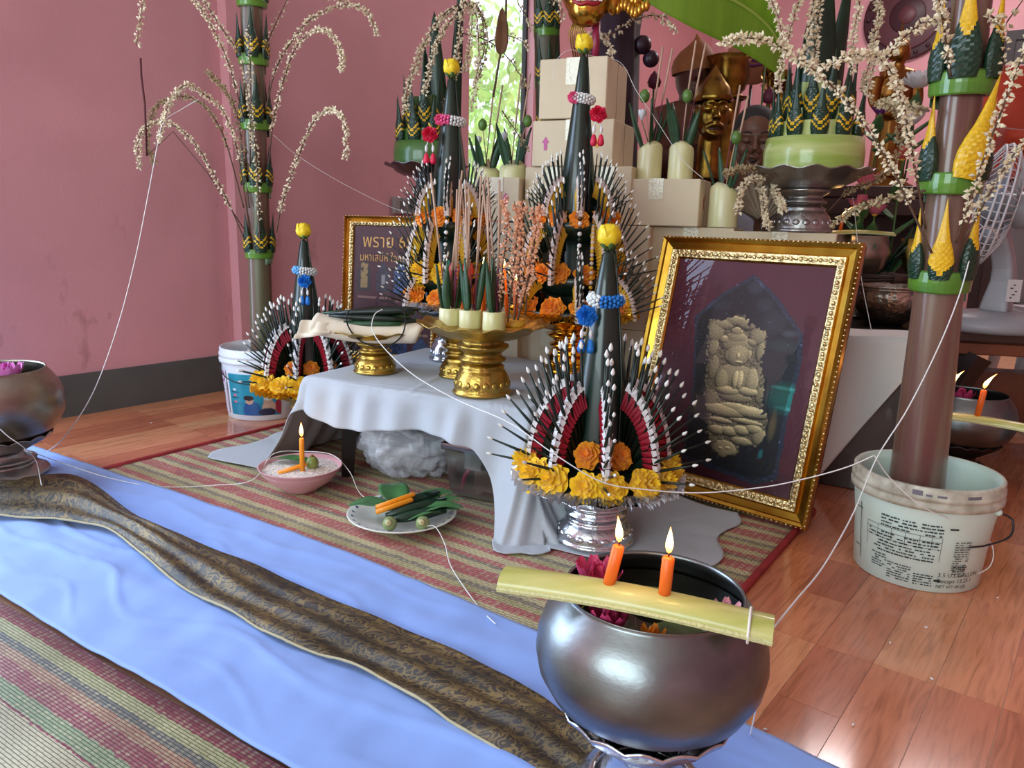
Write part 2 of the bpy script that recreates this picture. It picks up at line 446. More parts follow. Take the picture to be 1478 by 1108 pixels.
M_MAT2 = reed_mat('striped_reed_front', [(0, (160, 76, 88)), (.026, (172, 174, 126)), (.047, (112, 114, 110)), (.064, (178, 136, 112)), (.084, (158, 78, 90)), (.114, (140, 160, 120)), (.142, (150, 40, 74)), (.1475, (196, 190, 158))], 1.0, 2.4, 1.0, repeat=False, bw=.026, rh=.0052)
M_BIND = mat('mat_binding_red', (150, 36, 40), .7, var=.2)
def quad_mat(name, label, P00, P10, P01, m, nu, nv, cat='mat'):
    t = thing(name, label, cat, P00)
    e1, e2 = P10 - P00, P01 - P00
    mb = MB(); mb.grid(lambda a, b: e1 * a + e2 * b + Vector((0, 0, .006 + .0015 * noise.noise(Vector((a * 9, b * 5, 3))))), nu, nv)
    o = mb.build('woven_panel', m, t); solid(o, .005)
    for aa in (0, 1):
        q = [e1 * aa + e2 * (k / 12) + Vector((0, 0, .006)) for k in range(13)]
        MB().tube(q, .009, 6).build('binding', M_BIND, t)
    return t
A0, B0 = Vector((-1.194, 2.153, 0)), Vector((.27, 1.162, 0))
quad_mat('reed_mat', 'red and tan striped reed mat under the low table', A0, B0, A0 + Vector((.566, .82, 0)) * .97, M_MAT1, 60, 30)
C0 = fl(-260, 720); D0 = fl(560, 1205)
pe = Vector((-(D0 - C0).y, (D0 - C0).x, 0)).normalized() * -1.0
quad_mat('reed_mat', 'green and maroon striped reed mat in the near left foreground', C0, D0, C0 + pe, M_MAT2, 60, 30)

# ------------------------------------------------------------------ cloths on the floor
M_SHEET = mat('white_sheet', (138, 170, 236), .75, var=.03, vscale=5, bump=.08, bscale=25, sheen=.2)
def edge_pts(px, z=0.0): return [fl(x, y, z) for x, y in px]
far = catmull(edge_pts([(-140, 590), (0, 626), (35, 645), (140, 680), (300, 733), (470, 793), (720, 898), (1040, 1040), (1180, 1108), (1420, 1225)]), 120)
near = catmull(edge_pts([(-290, 705), (-110, 800), (0, 866), (120, 940), (260, 1022), (400, 1108), (520, 1180), (640, 1260), (740, 1330), (860, 1420)]), 120)
def sheet_z(p, a, b):
    z = .016 + .004 * noise.noise(p * 6) + .003 * noise.noise(p * 16)
    e1 = (near[0] - near[-1]).normalized()
    c = p.dot(Vector((e1.y, -e1.x, 0)))
    z += .005 * max(0, math.sin(c * 26 + 1.5 * noise.noise(p * 3))) ** 3 * math.sin(PI * b)
    z += .005 * max(0, math.sin(c * 60 + 4 * noise.noise(p * 5))) ** 6 * math.sin(PI * b)
    return z
def sheet_fn(a, b):
    i = a * 120; k = min(int(i), 119); f = i - k
    p = (near[k].lerp(near[k + 1], f)).lerp(far[k].lerp(far[k + 1], f), b)
    return Vector((p.x, p.y, sheet_z(p, a, b)))
mb = MB(); mb.grid(sheet_fn, 240, 60)
o = mb.build('floor_runner', M_SHEET); solid(o, .0025); tag(o, 'long white sheet laid across the floor between the two mats', 'cloth')

# brocade strip: black and gold, curling up at its far end
def brocade_mat():
    m, nt, b, N, L = node_mat('gold_brocade')
    tc = N('ShaderNodeTexCoord'); mp = N('ShaderNodeMapping'); mp.inputs['Scale'].default_value = (1.9, .17, 1)
    L(tc.outputs['UV'], mp.inputs[0])
    w1 = N('ShaderNodeTexVoronoi'); w1.feature = 'DISTANCE_TO_EDGE'; w1.inputs['Scale'].default_value = 34; 
    nz = N('ShaderNodeTexNoise'); nz.inputs['Scale'].default_value = 30; nz.inputs['Detail'].default_value = 2; L(mp.outputs[0], nz.inputs['Vector'])
    ad = N('ShaderNodeMix'); ad.data_type = 'VECTOR'; ad.inputs['Factor'].default_value = .06
    L(mp.outputs[0], ad.inputs['A']); L(nz.outputs['Color'], ad.inputs['B']); L(ad.outputs['Result'], w1.inputs['Vector'])
    rings = N('ShaderNodeTexWave'); rings.wave_type = 'RINGS'; rings.inputs['Scale'].default_value = 1.0
    vor = N('ShaderNodeTexVoronoi'); vor.inputs['Scale'].default_value = 13; L(ad.outputs['Result'], vor.inputs['Vector'])
    swirl = mathn(nt, 'SINE', mathn(nt, 'MULTIPLY', vor.outputs['Distance'], 55.0))
    sw = mathn(nt, 'GREATER_THAN', swirl, .45)
    edge = mathn(nt, 'LESS_THAN', w1.outputs['Distance'], .05)
    pat = mathn(nt, 'MAXIMUM', mathn(nt, 'MULTIPLY', sw, .9), edge)
    msk = N('ShaderNodeTexNoise'); msk.inputs['Scale'].default_value = 9; msk.inputs['Detail'].default_value = 5; L(mp.outputs[0], msk.inputs['Vector'])
    mr = N('ShaderNodeMapRange'); mr.inputs[1].default_value = .38; mr.inputs[2].default_value = .6; L(msk.outputs['Fac'], mr.inputs[0])
    pat = mathn(nt, 'MULTIPLY', pat, mathn(nt, 'ADD', mathn(nt, 'MULTIPLY', mr.outputs[0], .7), .3))
    base = ramp(nt, [(.3, (26, 22, 18)), (.55, (56, 44, 32)), (.75, (80, 60, 46))]); L(msk.outputs['Fac'], base.inputs[0])
    mx = N('ShaderNodeMix'); mx.data_type = 'RGBA'; mx.inputs['B'].default_value = (*lin((128, 106, 64)), 1)
    L(pat, mx.inputs['Factor']); L(base.outputs[0], mx.inputs['A']); L(mx.outputs['Result'], b.inputs['Base Color'])
    L(mathn(nt, 'MULTIPLY', pat, .3), b.inputs['Metallic'])
    b.inputs['Roughness'].default_value = .5
    bp = N('ShaderNodeBump'); bp.inputs['Strength'].default_value = .5; bp.inputs['Distance'].default_value = .003
    L(pat, bp.inputs['Height']); L(bp.outputs[0], b.inputs['Normal'])
    return m
M_BROC = brocade_mat()
b_top = catmull(edge_pts([(-60, 690), (30, 690), (110, 688), (200, 745), (330, 795), (440, 845), (560, 893), (690, 950), (790, 1005), (860, 1050), (960, 1110), (1080, 1180)], .03), 110)
b_bot = catmull(edge_pts([(-150, 728), (-60, 742), (60, 752), (160, 770), (240, 832), (330, 882), (410, 925), (520, 965), (620, 1022), (735, 1090), (850, 1160), (980, 1230)], .024), 110)
def broc_fn(a, b):
    i = a * 110; k = min(int(i), 109); f = i - k
    p = (b_bot[k].lerp(b_bot[k + 1], f)).lerp(b_top[k].lerp(b_top[k + 1], f), b)
    lift = .022 * math.exp(-((a - .22) / .16) ** 2)
    z = .024 + .008 * math.sin(PI * b) + lift * (.35 + .65 * math.sin(PI * min(1, b * 1.1))) + .010 * noise.noise(Vector((a * 16, b * 1.8, 1))) + .004 * math.sin(b * 19 + 2 * noise.noise(Vector((a * 7, 0, 5))))
    return Vector((p.x, p.y, max(.021, z)))
mb = MB(); mb.grid(broc_fn, 220, 28)
br = mb.build('brocade_cloth', M_BROC); solid(br, .0015)
tag(br, 'rumpled black and gold brocade strip lying on the white sheet', 'cloth')
M_FRAY = mat('frayed_hem', (182, 172, 140), .9)
mb = MB(); mb.tube([broc_fn(k / 160, 0.0) + Vector((0, 0, .0015 + .001 * random.random())) for k in range(161)], [.0022 + .0008 * random.random() for k in range(161)], 5)
mb.build('frayed_edge', M_FRAY, br)

# ------------------------------------------------------------------ low table and its cloth
TZ = .30
TFL = Vector((-.574, 2.135, 0)); TU = Vector((.887, -.462, 0)).normalized(); TV = Vector((-TU.y, TU.x, 0)); TL_, TW_ = .70, .62
tb = thing('low_table', 'low black table hidden under the white cloth', 'table', TFL)
M_BLACKW = mat('black_lacquer', (20, 18, 18), .35)
tm = Matrix((TU, TV, Vector((0, 0, 1)))).transposed().to_4x4()
mb = MB(); mb.M = tm; mb.box((TL_ / 2, TW_ / 2, TZ - .016), (TL_ - .02, TW_ - .02, .02)); mb.build('table_top', M_BLACKW, tb, False)
for a, b in ((.09, .07), (TL_ - .05, .07), (.09, TW_ - .07), (TL_ - .05, TW_ - .07)):
    mb = MB(); mb.M = tm
    mb.tube([(a - .012, b - .01, .008), (a, b, TZ - .026)], [.024, .03], 4); mb.build('leg', M_BLACKW, tb, False)
M_CLOTH = mat('cream_tablecloth', (178, 182, 188), .8, var=.04, vscale=9, bump=.35, bscale=9, sheen=.2)
def sstep(x, a, b):
    t = min(1, max(0, (x - a) / (b - a))); return t * t * (3 - 2 * t)
AMIN, AMAX = -.52, TL_ + .65
def cloth_fn(s_, t_):
    a = AMIN + (AMAX - AMIN) * s_
    front = .098 + .03 * a / TL_ + .02 * math.sin(a * 11) + .19 * sstep(a, TL_ - .15, TL_ + .02) - .16 * sstep(a, TL_ + .1, TL_ + .45) + .02 * sstep(-a, 0, .3)
    if a < 0: front -= .05 * sstep(-a, .0, .35)
    back = TW_ - .02 - .25 * sstep(a, TL_ + .1, TL_ + .6) 
    b = -front + (back + front) * t_
    ex = max(0, a - TL_) - max(0, -a); ey = min(0, b)
    e = math.hypot(ex, ey); x = min(max(a, 0), TL_); y = max(b, 0)
    if e < 1e-6:
        z = TZ + .0045 + .0022 * noise.noise(Vector((a * 9, b * 9, 0))) + .003 * max(0, 1 - abs(math.sin(a * 9 + b * 2)) * 9) + .003 * max(0, 1 - abs(math.sin(b * 11 - a)) * 9)
        return TFL + TU * x + TV * y + Vector((0, 0, z))
    d = TU * (ex / e) + TV * (ey / e)
    if ex > 0 and ey < 0: arc = a * 14
    al = (b * 15 if abs(ex) > abs(ey) else a * 15)
    fold = noise.noise(Vector((al * .62, 2.2, e * 1.5))) * .035 + .012 * math.sin(al * 1.9)
    rr = .012
    drop = TZ - .012
    if e < drop + .02:
        f = e / drop
        out = .018 * (1 - math.exp(-e / .01)) + .10 * f * f + fold * min(1, f * 1.6) + .006 * min(1, f * 5) * math.sin(al * 4.3 + 3 * noise.noise(Vector((al * .4, 1, 1))))
        z = TZ + .004 - e * (1 - .03 * f) if e > .01 else TZ + .004 - e * e * 50
        z = max(z, .012)
    else:
        out = .118 + fold + (e - drop) * .95
        z = .012 + .005 * abs(noise.noise(Vector((a * 7, b * 7, 4))))
    if ex < 0: out += .065 * min(1, e / drop) ** .6 * (-ex / e)
    return TFL + TU * x + TV * y + d * max(out, .012) + Vector((0, 0, z))
mb = MB(); mb.grid(cloth_fn, 260, 120)
o = mb.build('tablecloth', M_CLOTH); solid(o, .002); tag(o, 'creased white cotton cloth draped over the low table onto the floor', 'tablecloth')

# plastic bag and storage box below the table
def bag_mat():
    m, nt, b, N, L = node_mat('clear_plastic_film')
    b.inputs['Base Color'].default_value = (*lin((225, 230, 240)), 1); b.inputs['Roughness'].default_value = .12
    out = nt.nodes['Material Output']; tr = N('ShaderNodeBsdfTransparent'); mx = N('ShaderNodeMixShader')
    tc = N('ShaderNodeTexCoord'); n = N('ShaderNodeTexNoise'); n.inputs['Scale'].default_value = 14; n.inputs['Detail'].default_value = 4; n.inputs['Distortion'].default_value = 1.5
    L(tc.outputs['Object'], n.inputs['Vector'])
    r = N('ShaderNodeMapRange'); r.inputs[1].default_value = .4; r.inputs[2].default_value = .7; r.inputs[3].default_value = .28; r.inputs[4].default_value = .75
    L(n.outputs['Fac'], r.inputs[0]); L(r.outputs[0], mx.inputs[0]); L(tr.outputs[0], mx.inputs[1]); L(b.outputs[0], mx.inputs[2]); L(mx.outputs[0], out.inputs[0])
    return m
M_BAG = bag_mat()
def crumple(c, r, seed, amp=.16, seg=48, rings=30, sharp=3.0, flat=True, top=None):
    mb = MB(); mb.sph((0, 0, 0), 1.0, seg, rings)
    out = []
    for v_ in mb.v:
        v = Vector(v_); q = v * sharp + Vector((seed, seed * 2, 0))
        k = 1 + amp * (abs(noise.noise(q)) * 1.6 - .4) + amp * .5 * abs(noise.noise(q * 2.3))
        p = Vector((v.x * r[0], v.y * r[1], v.z * r[2])) * k + Vector(c)
        if flat and p.z < .012: p.z = .012
        out.append(p[:])
    mb.v = out; return mb
bag_p = fl(592, 700) + Vector((.0, .09, 0))
bg_ = thing('plastic_bag', 'bulging clear plastic bag of grey scraps under the table', 'bag', bag_p)
crumple((0, 0, .115), (.16, .11, .12), 3.1, .20, seg=72, rings=44, sharp=3.4).build('bag_film', M_BAG, bg_)
crumple((-.05, 0, .10), (.085, .07, .075), 6.3, .35, 24, 16).build('crumpled_paper', mat('grey_paper', (176, 180, 186), .6), bg_)
crumple((.07, .01, .08), (.08, .07, .06), 8.9, .35, 24, 16).build('crumpled_paper', mat('dark_grey_paper', (92, 94, 98), .6), bg_)
crumple((.02, .03, .15), (.07, .05, .05), 2.9, .35, 24, 16).build('crumpled_paper', mat('olive_scrap', (120, 122, 110), .6), bg_)
M_CLEARBOX = glass_mat('frosted_plastic', (.80, .84, .88), .2, .25)
sbx = thing('storage_box', 'small clear plastic lidded box under the table beside the bag', 'box', fl(690, 728) + Vector((.03, .07, .013)), R(-28))
mb = MB()
for z0, z1, k in ((.0, .12, 0),):
    w0, d0, w1_, d1 = .085, .07, .098, .08
    ring = lambda w_, d_, z_: [(-w_, -d_, z_), (w_, -d_, z_), (w_, d_, z_), (-w_, d_, z_)]
    A = [mb.pt(p_) for p_ in ring(w0, d0, 0)]; B = [mb.pt(p_) for p_ in ring(w1_, d1, .125)]
    mb.face(A[::-1])
    for i in range(4): mb.face((A[i], A[(i + 1) % 4], B[(i + 1) % 4], B[i]))
mb.build('body', M_CLEARBOX, sbx, False)
o = MB().box((0, 0, .137), (.215, .18, .022)).build('lid', M_CLEARBOX, sbx, False); bev(o, .006)
MB().box((0, -.095, .115), (.05, .008, .05)).build('clip', M_CLEARBOX, sbx, False)
MB().box((.02, .01, .04), (.10, .09, .06)).build('paper_packet', mat('brown_packet', (120, 92, 80), .7), sbx, False)
MB().tube([(-.06, -.05, .012), (-.05, -.055, .05), (-.03, -.05, .085)], .006, 6).build('pink_marker', mat('pink_plastic', (190, 60, 100), .4), sbx)

# ------------------------------------------------------------------ candles
M_WAX = mat('orange_wax', (240, 150, 20), .4, sss=.25)
M_WAXD = mat('deep_orange_wax', (235, 110, 30), .4, sss=.25)
M_WICK = mat('burnt_wick', (30, 20, 16), .9)
def flame_mat():
    m, nt, b, N, L = node_mat('candle_flame')
    nt.nodes.remove(b); em = N('ShaderNodeEmission'); em.inputs['Strength'].default_value = 9
    tc = N('ShaderNodeTexCoord'); sp = N('ShaderNodeSeparateXYZ'); L(tc.outputs['Generated'], sp.inputs[0])
    r = ramp(nt, [(0, (255, 120, 30)), (.25, (255, 190, 90)), (.55, (255, 232, 170)), (1, (255, 150, 50))])
    L(sp.outputs['Z'], r.inputs[0]); L(r.outputs[0], em.inputs[0]); L(em.outputs[0], nt.nodes['Material Output'].inputs[0])
    return m
M_FLAME = flame_mat()
def candle(p, d, length, r, label, lit=True, m=None, lean=(0, 0, 0), fs=1.0, group=None):
    """p is the foot, d the direction of the stick"""
    d = Vector(d).normalized(); t = thing('candle', label, 'candle', p, group=group)
    MB().tube([(0, 0, 0), d * length * .5, d * length * .96, d * length], [r, r, r, r * .7], 10).build('wax_stick', m or M_WAX, t)
    e = d * length
    if lit:
        MB().tube([e, e + Vector((.001, 0, .008))], .0009, 5).build('wick', M_WICK, t)
        prof = [(.0004, 0), (.0032, .003), (.0048, .009), (.0045, .015), (.0026, .024), (.0009, .031), (.0002, .034)]
        mb = MB(); mb.lathe([(a * fs, b * fs) for a, b in prof], 10)
        mb.v = [(x + lean[0] * z * 30 * z, y + lean[1] * z * 30 * z, z + .004) for x, y, z in mb.v]
        mb.build('flame', M_FLAME, t, loc=e)
        l = bpy.data.lights.new('candle_glow', 'POINT'); l.energy = .13 * fs; l.color = (1, .55, .2); l.shadow_soft_size = .012
        lo = bpy.data.objects.new('candle_glow', l); COL.objects.link(lo); lo.parent = t; lo.location = e + Vector((0, 0, .022 * fs))
    return t

# ------------------------------------------------------------------ alms bowls
def brushed(name, c, rough, c2=None):
    return mat(name, c, rough, 1.0, rgb2=c2, vscale=7, bump=.03, bscale=90, stretch=(1, 1, 2))
M_STEEL = brushed('worn_steel', (108, 111, 113), .34, (146, 150, 150))
M_STEELW = brushed('warm_tarnished_steel', (138, 128, 116), .34, (176, 166, 152))
M_SILV = mat('silver_plate', (205, 207, 212), .22, 1.0, bump=.25, bscale=55)
M_SILVD = mat('tarnished_silver', (150, 146, 142), .34, 1.0, bump=.35, bscale=45, rgb2=(185, 182, 180), vscale=12)
M_GOLD = mat('gilt_metal', (164, 134, 66), .32, 1.0, bump=.3, bscale=60, rgb2=(200, 168, 84), vscale=9)
M_WATER = mat('holy_water', (26, 28, 22), .04, spec=.6)
def bowl_profile(D, h):
    r = D / 2
    out = [(.001, 0), (.45, .012), (.68, .07), (.87, .2), (.97, .36), (1.0, .5), (.985, .64), (.93, .78), (.84, .9), (.775, .965), (.76, .99), (.768, 1.0)]
    inn = [(.75, .995), (.745, .965), (.81, .895), (.90, .77), (.955, .64), (.97, .5), (.94, .36), (.84, .21), (.65, .09), (.42, .035), (.001, .025)]
    return [(a * r, b * h) for a, b in out + inn]
def alms_bowl(label, p, D, h, m, group='alms bowls'):
    t = thing('alms_bowl', label, 'bowl', p, group=group)
    MB().lathe(bowl_profile(D, h), 64).build('bowl_body', m, t)
    mb = MB(); mb.lathe([(.0005, .80 * h), (.43 * D, .80 * h)], 40); mb.build('water', M_WATER, t)
    return t
def bowl_stand(label, p, D, h, m):
    """footed ring with a scalloped collar"""
    t = thing('bowl_stand', label, 'stand', p, group='silver bowl stands')
    k = D
    MB().lathe([(.001, 0), (.33 * k, 0), (.345 * k, .015 * k), (.335 * k, .035 * k), (.27 * k, .065 * k), (.24 * k, .09 * k), (.19 * k, .13 * k), (.16 * k, .55 * h), (.17 * k, .66 * h), (.24 * k, .74 * h), (.23 * k, .78 * h), (.15 * k, .6 * h)], 40).build('foot', m, t)
    for z in (.075, .11): 
        mb = MB(); mb.lathe([(.22 * k, z * k), (.26 * k, (z + .012) * k), (.22 * k, (z + .024) * k)], 40); mb.build('foot_ring', m, t)
    def sc(a, r, z):
        if z > h * .95: z = z + .022 * k * abs(math.sin(a * 8)) 
        return r, z
    MB().lathe([(.22 * k, .70 * h), (.27 * k, .80 * h), (.325 * k, .9 * h), (.375 * k, h * 1.0), (.39 * k, h * 1.06), (.375 * k, h * 1.055), (.31 * k, .93 * h), (.23 * k, .8 * h)], 96, sc).build('scalloped_collar', m, t)
    return t
# front bowl
FB = Vector((.179, .865, 0)); FD = .283
BZ = .022
bowl_stand('silver scalloped stand under the big foreground bowl', FB + Vector((0, 0, BZ)), FD, .132, M_SILV)
b_front = alms_bowl('large steel alms bowl in the right foreground with floating flowers', FB + Vector((0, 0, .152)), FD, .165, M_STEEL)
# left bowl
LB = Vector((-1.425, 2.05, 0)); LD = .35
bowl_stand('tarnished scalloped stand under the bowl at the left edge', LB + Vector((0, 0, BZ)), LD, .105, M_SILVD)
b_left = alms_bowl('tarnished steel alms bowl at the left edge holding a pink flower', LB + Vector((0, 0, .118)), LD, .205, M_STEELW)
# bowl behind the right bucket
RB = Vector((1.42, 2.34, 0)); RD = .285
bowl_stand('dark footed stand under the bowl behind the white bucket', RB, RD, .10, mat('dark_bronze', (60, 48, 44), .45, .8))
b_right = alms_bowl('steel alms bowl with candles standing behind the white bucket', RB + Vector((0, 0, .092)), RD, .17, M_STEEL)

# half-round banana stem strip
M_STEM = mat('banana_stem_skin', (176, 180, 88), .3, coat=.3, rgb2=(206, 200, 128), vscale=5, stretch=(1, 8, 8))
M_STEMCUT = mat('banana_stem_cut', (206, 206, 150), .7, bump=.4, bscale=260)
M_THREAD = mat('white_thread', (232, 230, 226), .8)
def stem_strip(label, a, b, w_, th, tie=None):
    a, b = Vector(a), Vector(b); t = thing('banana_stem_strip', label, 'stem', a)
    d = b - a; L_ = d.length; x = d.normalized(); y = Vector((0, 0, 1)).cross(x).normalized(); z = x.cross(y)
    def prof(s_, k):
        ang = PI * k; arch = .006 * math.sin(PI * s_)
        return x * (L_ * s_) + y * (math.cos(ang) * w_ / 2) + z * (math.sin(ang) ** .8 * th + arch)
    mb = MB(); mb.grid(prof, 24, 12, False); mb.build('rind', M_STEM, t)
    mb = MB()
    mb.grid(lambda s_, k: x * (L_ * s_) + y * ((.5 - k) * -w_ * .999) + z * (.006 * math.sin(PI * s_) - .002), 24, 2, False)
    for s_ in (0, 1):
        c = [prof(s_, k / 12) for k in range(13)]; i = [mb.pt(q) for q in c]; mb.face(i if s_ else i[::-1])
    for sd in (-1, 1): mb.tube([x * (L_ * k / 24) + y * sd * w_ * .495 + z * (.006 * math.sin(PI * k / 24) - .0005) for k in range(25)], .003, 5)
    mb.build('fibrous_cut_face', M_STEMCUT, t, False)
    if tie:
        ring = [prof(tie, k / 14) * 1.0 + (z * .0015 + y * math.cos(PI * k / 14) * .0015) for k in range(15)] + [x * L_ * tie + y * sgn * w_ * .5 - z * .005 for sgn in (-1, 0, 1)]
        MB().tube(ring + [ring[0]], .0016, 6).build('thread_tie', M_THREAD, t)
    return t, prof
zr = .317
sa, sb = fl(727, 838, zr + .006), fl(1116, 913, zr + .006)
_, pf = stem_strip('pale green banana stem strip with two candles across the foreground bowl', sa, sb, .046, .017, .92)
def on_line(a, b, px):
    """parameter along a-b whose picture column is px"""
    lo, hi = 0, 1
    for _ in range(40):
        mid = (lo + hi) / 2; v = a.lerp(b, mid) - CAMP
        if 739 + FPX * v.dot(_rt) / v.dot(_fw) < px: lo = mid
        else: hi = mid
    return lo
s1, s2 = on_line(sa, sb, 877), on_line(sa, sb, 957)
candle(sa + pf(s1, .5) - Vector((0, 0, .004)), (.20, .05, 1), .050, .0072, 'leaning lit orange candle on the foreground stem strip', m=M_WAXD, lean=(-.1, 0, 0), fs=.92, group='candles on the foreground bowl')
candle(sa + pf(s2, .5) - Vector((0, 0, .004)), (.04, 0, 1), .048, .0072, 'upright lit orange candle on the foreground stem strip', m=M_WAXD, fs=.92, group='candles on the foreground bowl')
ra, rb_ = fl(1330, 598, .264), fl(1520, 628, .264)
_, pf2 = stem_strip('pale banana stem strip across the bowl behind the bucket', ra, rb_, .04, .015)
for px, lb in ((1363, 'lit orange candle half hidden by the brown banana trunk'), (1409, 'lit orange candle on the strip right of the brown banana trunk')):
    s_ = on_line(ra, rb_, px); candle(ra + pf2(s_, .5) - Vector((0, 0, .004)), (.10, 0, 1), .072, .0075, lb, m=M_WAXD, lean=(.6, 0, 0), fs=1.15, group='candles on the bowl behind the bucket')

# flowers and leaves floating in the bowls
def petal_mesh(name, L_, W_, cup, m):
    mb = MB(); mb.grid(lambda a, b: ((b - .5) * W_ * math.sin(PI * min(.98, a * .86 + .06)) ** .8, L_ * a, cup * a * a + .25 * W_ * abs(b - .5) * 2 * .6), 6, 4)
    o = mb.mesh(name, m); return o
def lotus(label, p, rad, m, heart, n=16, group=None, tilt=0, name='lotus_flower', cat='flower'):
    t = thing(name, label, cat, p, group=group); t.rotation_euler = (tilt, 0, random.random() * 3)
    pm = petal_mesh('petal', rad, rad * .55, rad * .5, m)
    for k in range(n):
        ring = k % 2; e = R(20 + 38 * ring + random.random() * 10)
        inst('petal', pm, Matrix.Rotation(2 * PI * k / n, 4, 'Z') @ Matrix.Rotation(e, 4, 'X') @ Matrix.Diagonal((1, 1 - .15 * ring, 1, 1)), t)
    MB().sph((0, 0, rad * .22), (rad * .22, rad * .22, rad * .16), 10, 6).build('flower_heart', heart, t)
    return t
M_PINKP = mat('pink_petal', (176, 50, 96), .6, var=.25, vscale=30)
M_LILAC = mat('lilac_petal', (214, 120, 190), .6, var=.2, vscale=30)
M_YHEART = mat('yellow_heart', (226, 180, 60), .7)
def leaf(name, L_, W_, m, parent=None, bend=.1, vein=True, fold=.15, tipw=.6):
    mb = MB()
    def f(a, b):
        w_ = W_ * (math.sin(PI * min(1, a ** .7)) ** tipw if 0 < a < 1 else 0) * .5
        s_ = (b - .5) * 2
        return (s_ * w_, L_ * a, bend * L_ * (a - a * a) * 2 + abs(s_) * w_ * fold + .02 * L_ * noise.noise(Vector((a * 4, b * 3, L_ * 40))))
    mb.grid(f, 14, 8); o = mb.build(name, m, parent); solid(o, .0008)
    if vein and parent is not None: pass
    return o
M_LEAFD = mat('dark_glossy_leaf', (22, 54, 36), .32, var=.3, vscale=25)
M_BETEL = mat('betel_leaf', (70, 116, 66), .35, var=.25, vscale=30)
wz = .152 + .80 * .165
lotus('pink lotus floating at the left inside the foreground bowl', FB + Vector((-.066, .035, wz + .004)), .045, M_PINKP, M_YHEART, 18, 'flowers floating in the foreground bowl')
lotus('pink lotus half under the strip in the foreground bowl', FB + Vector((-.060, -.055, wz + .004)), .036, M_PINKP, M_YHEART, 16, 'flowers floating in the foreground bowl')
lotus('small orange flower floating below the strip in the foreground bowl', FB + Vector((-.015, -.078, wz + .002)), .022, mat('orange_petal', (236, 140, 30), .6, var=.2), M_YHEART, 12, 'flowers floating in the foreground bowl')
lotus('pale pink flower floating at the right inside the foreground bowl', FB + Vector((.085, -.02, wz + .002)), .025, mat('pale_pink_petal', (226, 170, 186), .6), M_YHEART, 12, 'flowers floating in the foreground bowl')
for k, (dx, dy, rz, lb) in enumerate(((.03, .03, .9, 'olive green leaf floating in the middle of the foreground bowl'), (.055, -.045, 1.2, 'dark leaf floating below the strip in the foreground bowl'))):
    o = leaf('floating_leaf', .075, .045, mat('floating_leaf_olive', (78, 92, 44), .3, var=.2)); o.location = FB + Vector((dx, dy - .03, wz + .006)); o.rotation_euler = (0, 0, rz); tag(o, lb, 'leaf', 'leaves floating in the foreground bowl')
lotus('pink flower showing inside the bowl at the left edge', LB + Vector((.07, -.03, .118 + .165)), .062, M_LILAC, M_YHEART, 18)
lotus('pink flower floating in the bowl behind the bucket', RB + Vector((-.02, .0, .092 + .13)), .05, M_PINKP, M_YHEART, 14)

# ------------------------------------------------------------------ rice bowl and betel plate on the mat
pb = fl(433, 712) + Vector((0, .015, .010))
PINK = thing('rice_bowl', 'round pink plastic bowl on the mat filled with rice', 'bowl', pb)
prof = [(.001, .002), (.048, .0), (.052, .006), (.085, .028), (.103, .052), (.112, .066), (.114, .068), (.110, .068), (.099, .05), (.08, .03), (.05, .012), (.001, .01)]
MB().lathe(prof, 48).build('bowl_body', mat('pink_melamine', (214, 160, 164), .35), PINK)
M_RICE = mat('raw_rice', (232, 222, 214), .7, var=.08, vscale=60)
rg = random.Random(11); mb = MB()
mb.lathe([(.001, .066), (.05, .063), (.085, .057), (.104, .052)], 28)
for k in range(2600):
    a = rg.random() * 2 * PI; r_ = .103 * math.sqrt(rg.random()); z = .0665 - .9 * r_ * r_
    q = Vector((r_ * math.cos(a), r_ * math.sin(a), z + .001 * rg.random()))
    d = Vector((rg.gauss(0, 1), rg.gauss(0, 1), rg.gauss(0, .4))).normalized() * .0032; n_ = d.cross(Vector((0, 0, 1))).normalized() * .001
    i = [mb.pt(q - d), mb.pt(q + n_), mb.pt(q + d), mb.pt(q - n_), mb.pt(q + Vector((0, 0, .0012)))]
    for e in ((0, 1, 4), (1, 2, 4), (2, 3, 4), (3, 0, 4)): mb.face([i[x] for x in e])
rice = stuff(tag(mb.build('rice', M_RICE, loc=pb), 'white raw rice heaped in the pink bowl', 'rice'))
M_LIME = mat('areca_green', (110, 130, 60), .4, rgb2=(140, 140, 70), vscale=40)
candle(pb + Vector((.016, -.04, .058)), (0, .02, 1), .098, .0068, 'lit yellow candle standing in the pink rice bowl', fs=1.15)
candle(pb + Vector((-.045, -.058, .062)), (.85, .34, .22), .078, .0062, 'unlit yellow candle lying on the rice in the pink bowl', lit=False)
lf = leaf('betel_leaf', .115, .062, M_BETEL); lf.location = pb + Vector((.018, .012, .071)); lf.rotation_euler = (0, .1, 1.35); tag(lf, 'green betel leaf lying on the rice in the pink bowl', 'leaf')
nt_ = thing('areca_nut', 'green areca nut on the rice beside the standing candle', 'nut', pb + Vector((.036, -.012, .062)))
MB().sph((0, 0, .016), (.017, .017, .02), 16, 10).build('husk', M_LIME, nt_); MB().lathe([(.001, .034), (.007, .033), (.004, .039), (.001, .041)], 8).build('stem_cap', mat('nut_stem', (120, 96, 50), .8), nt_)

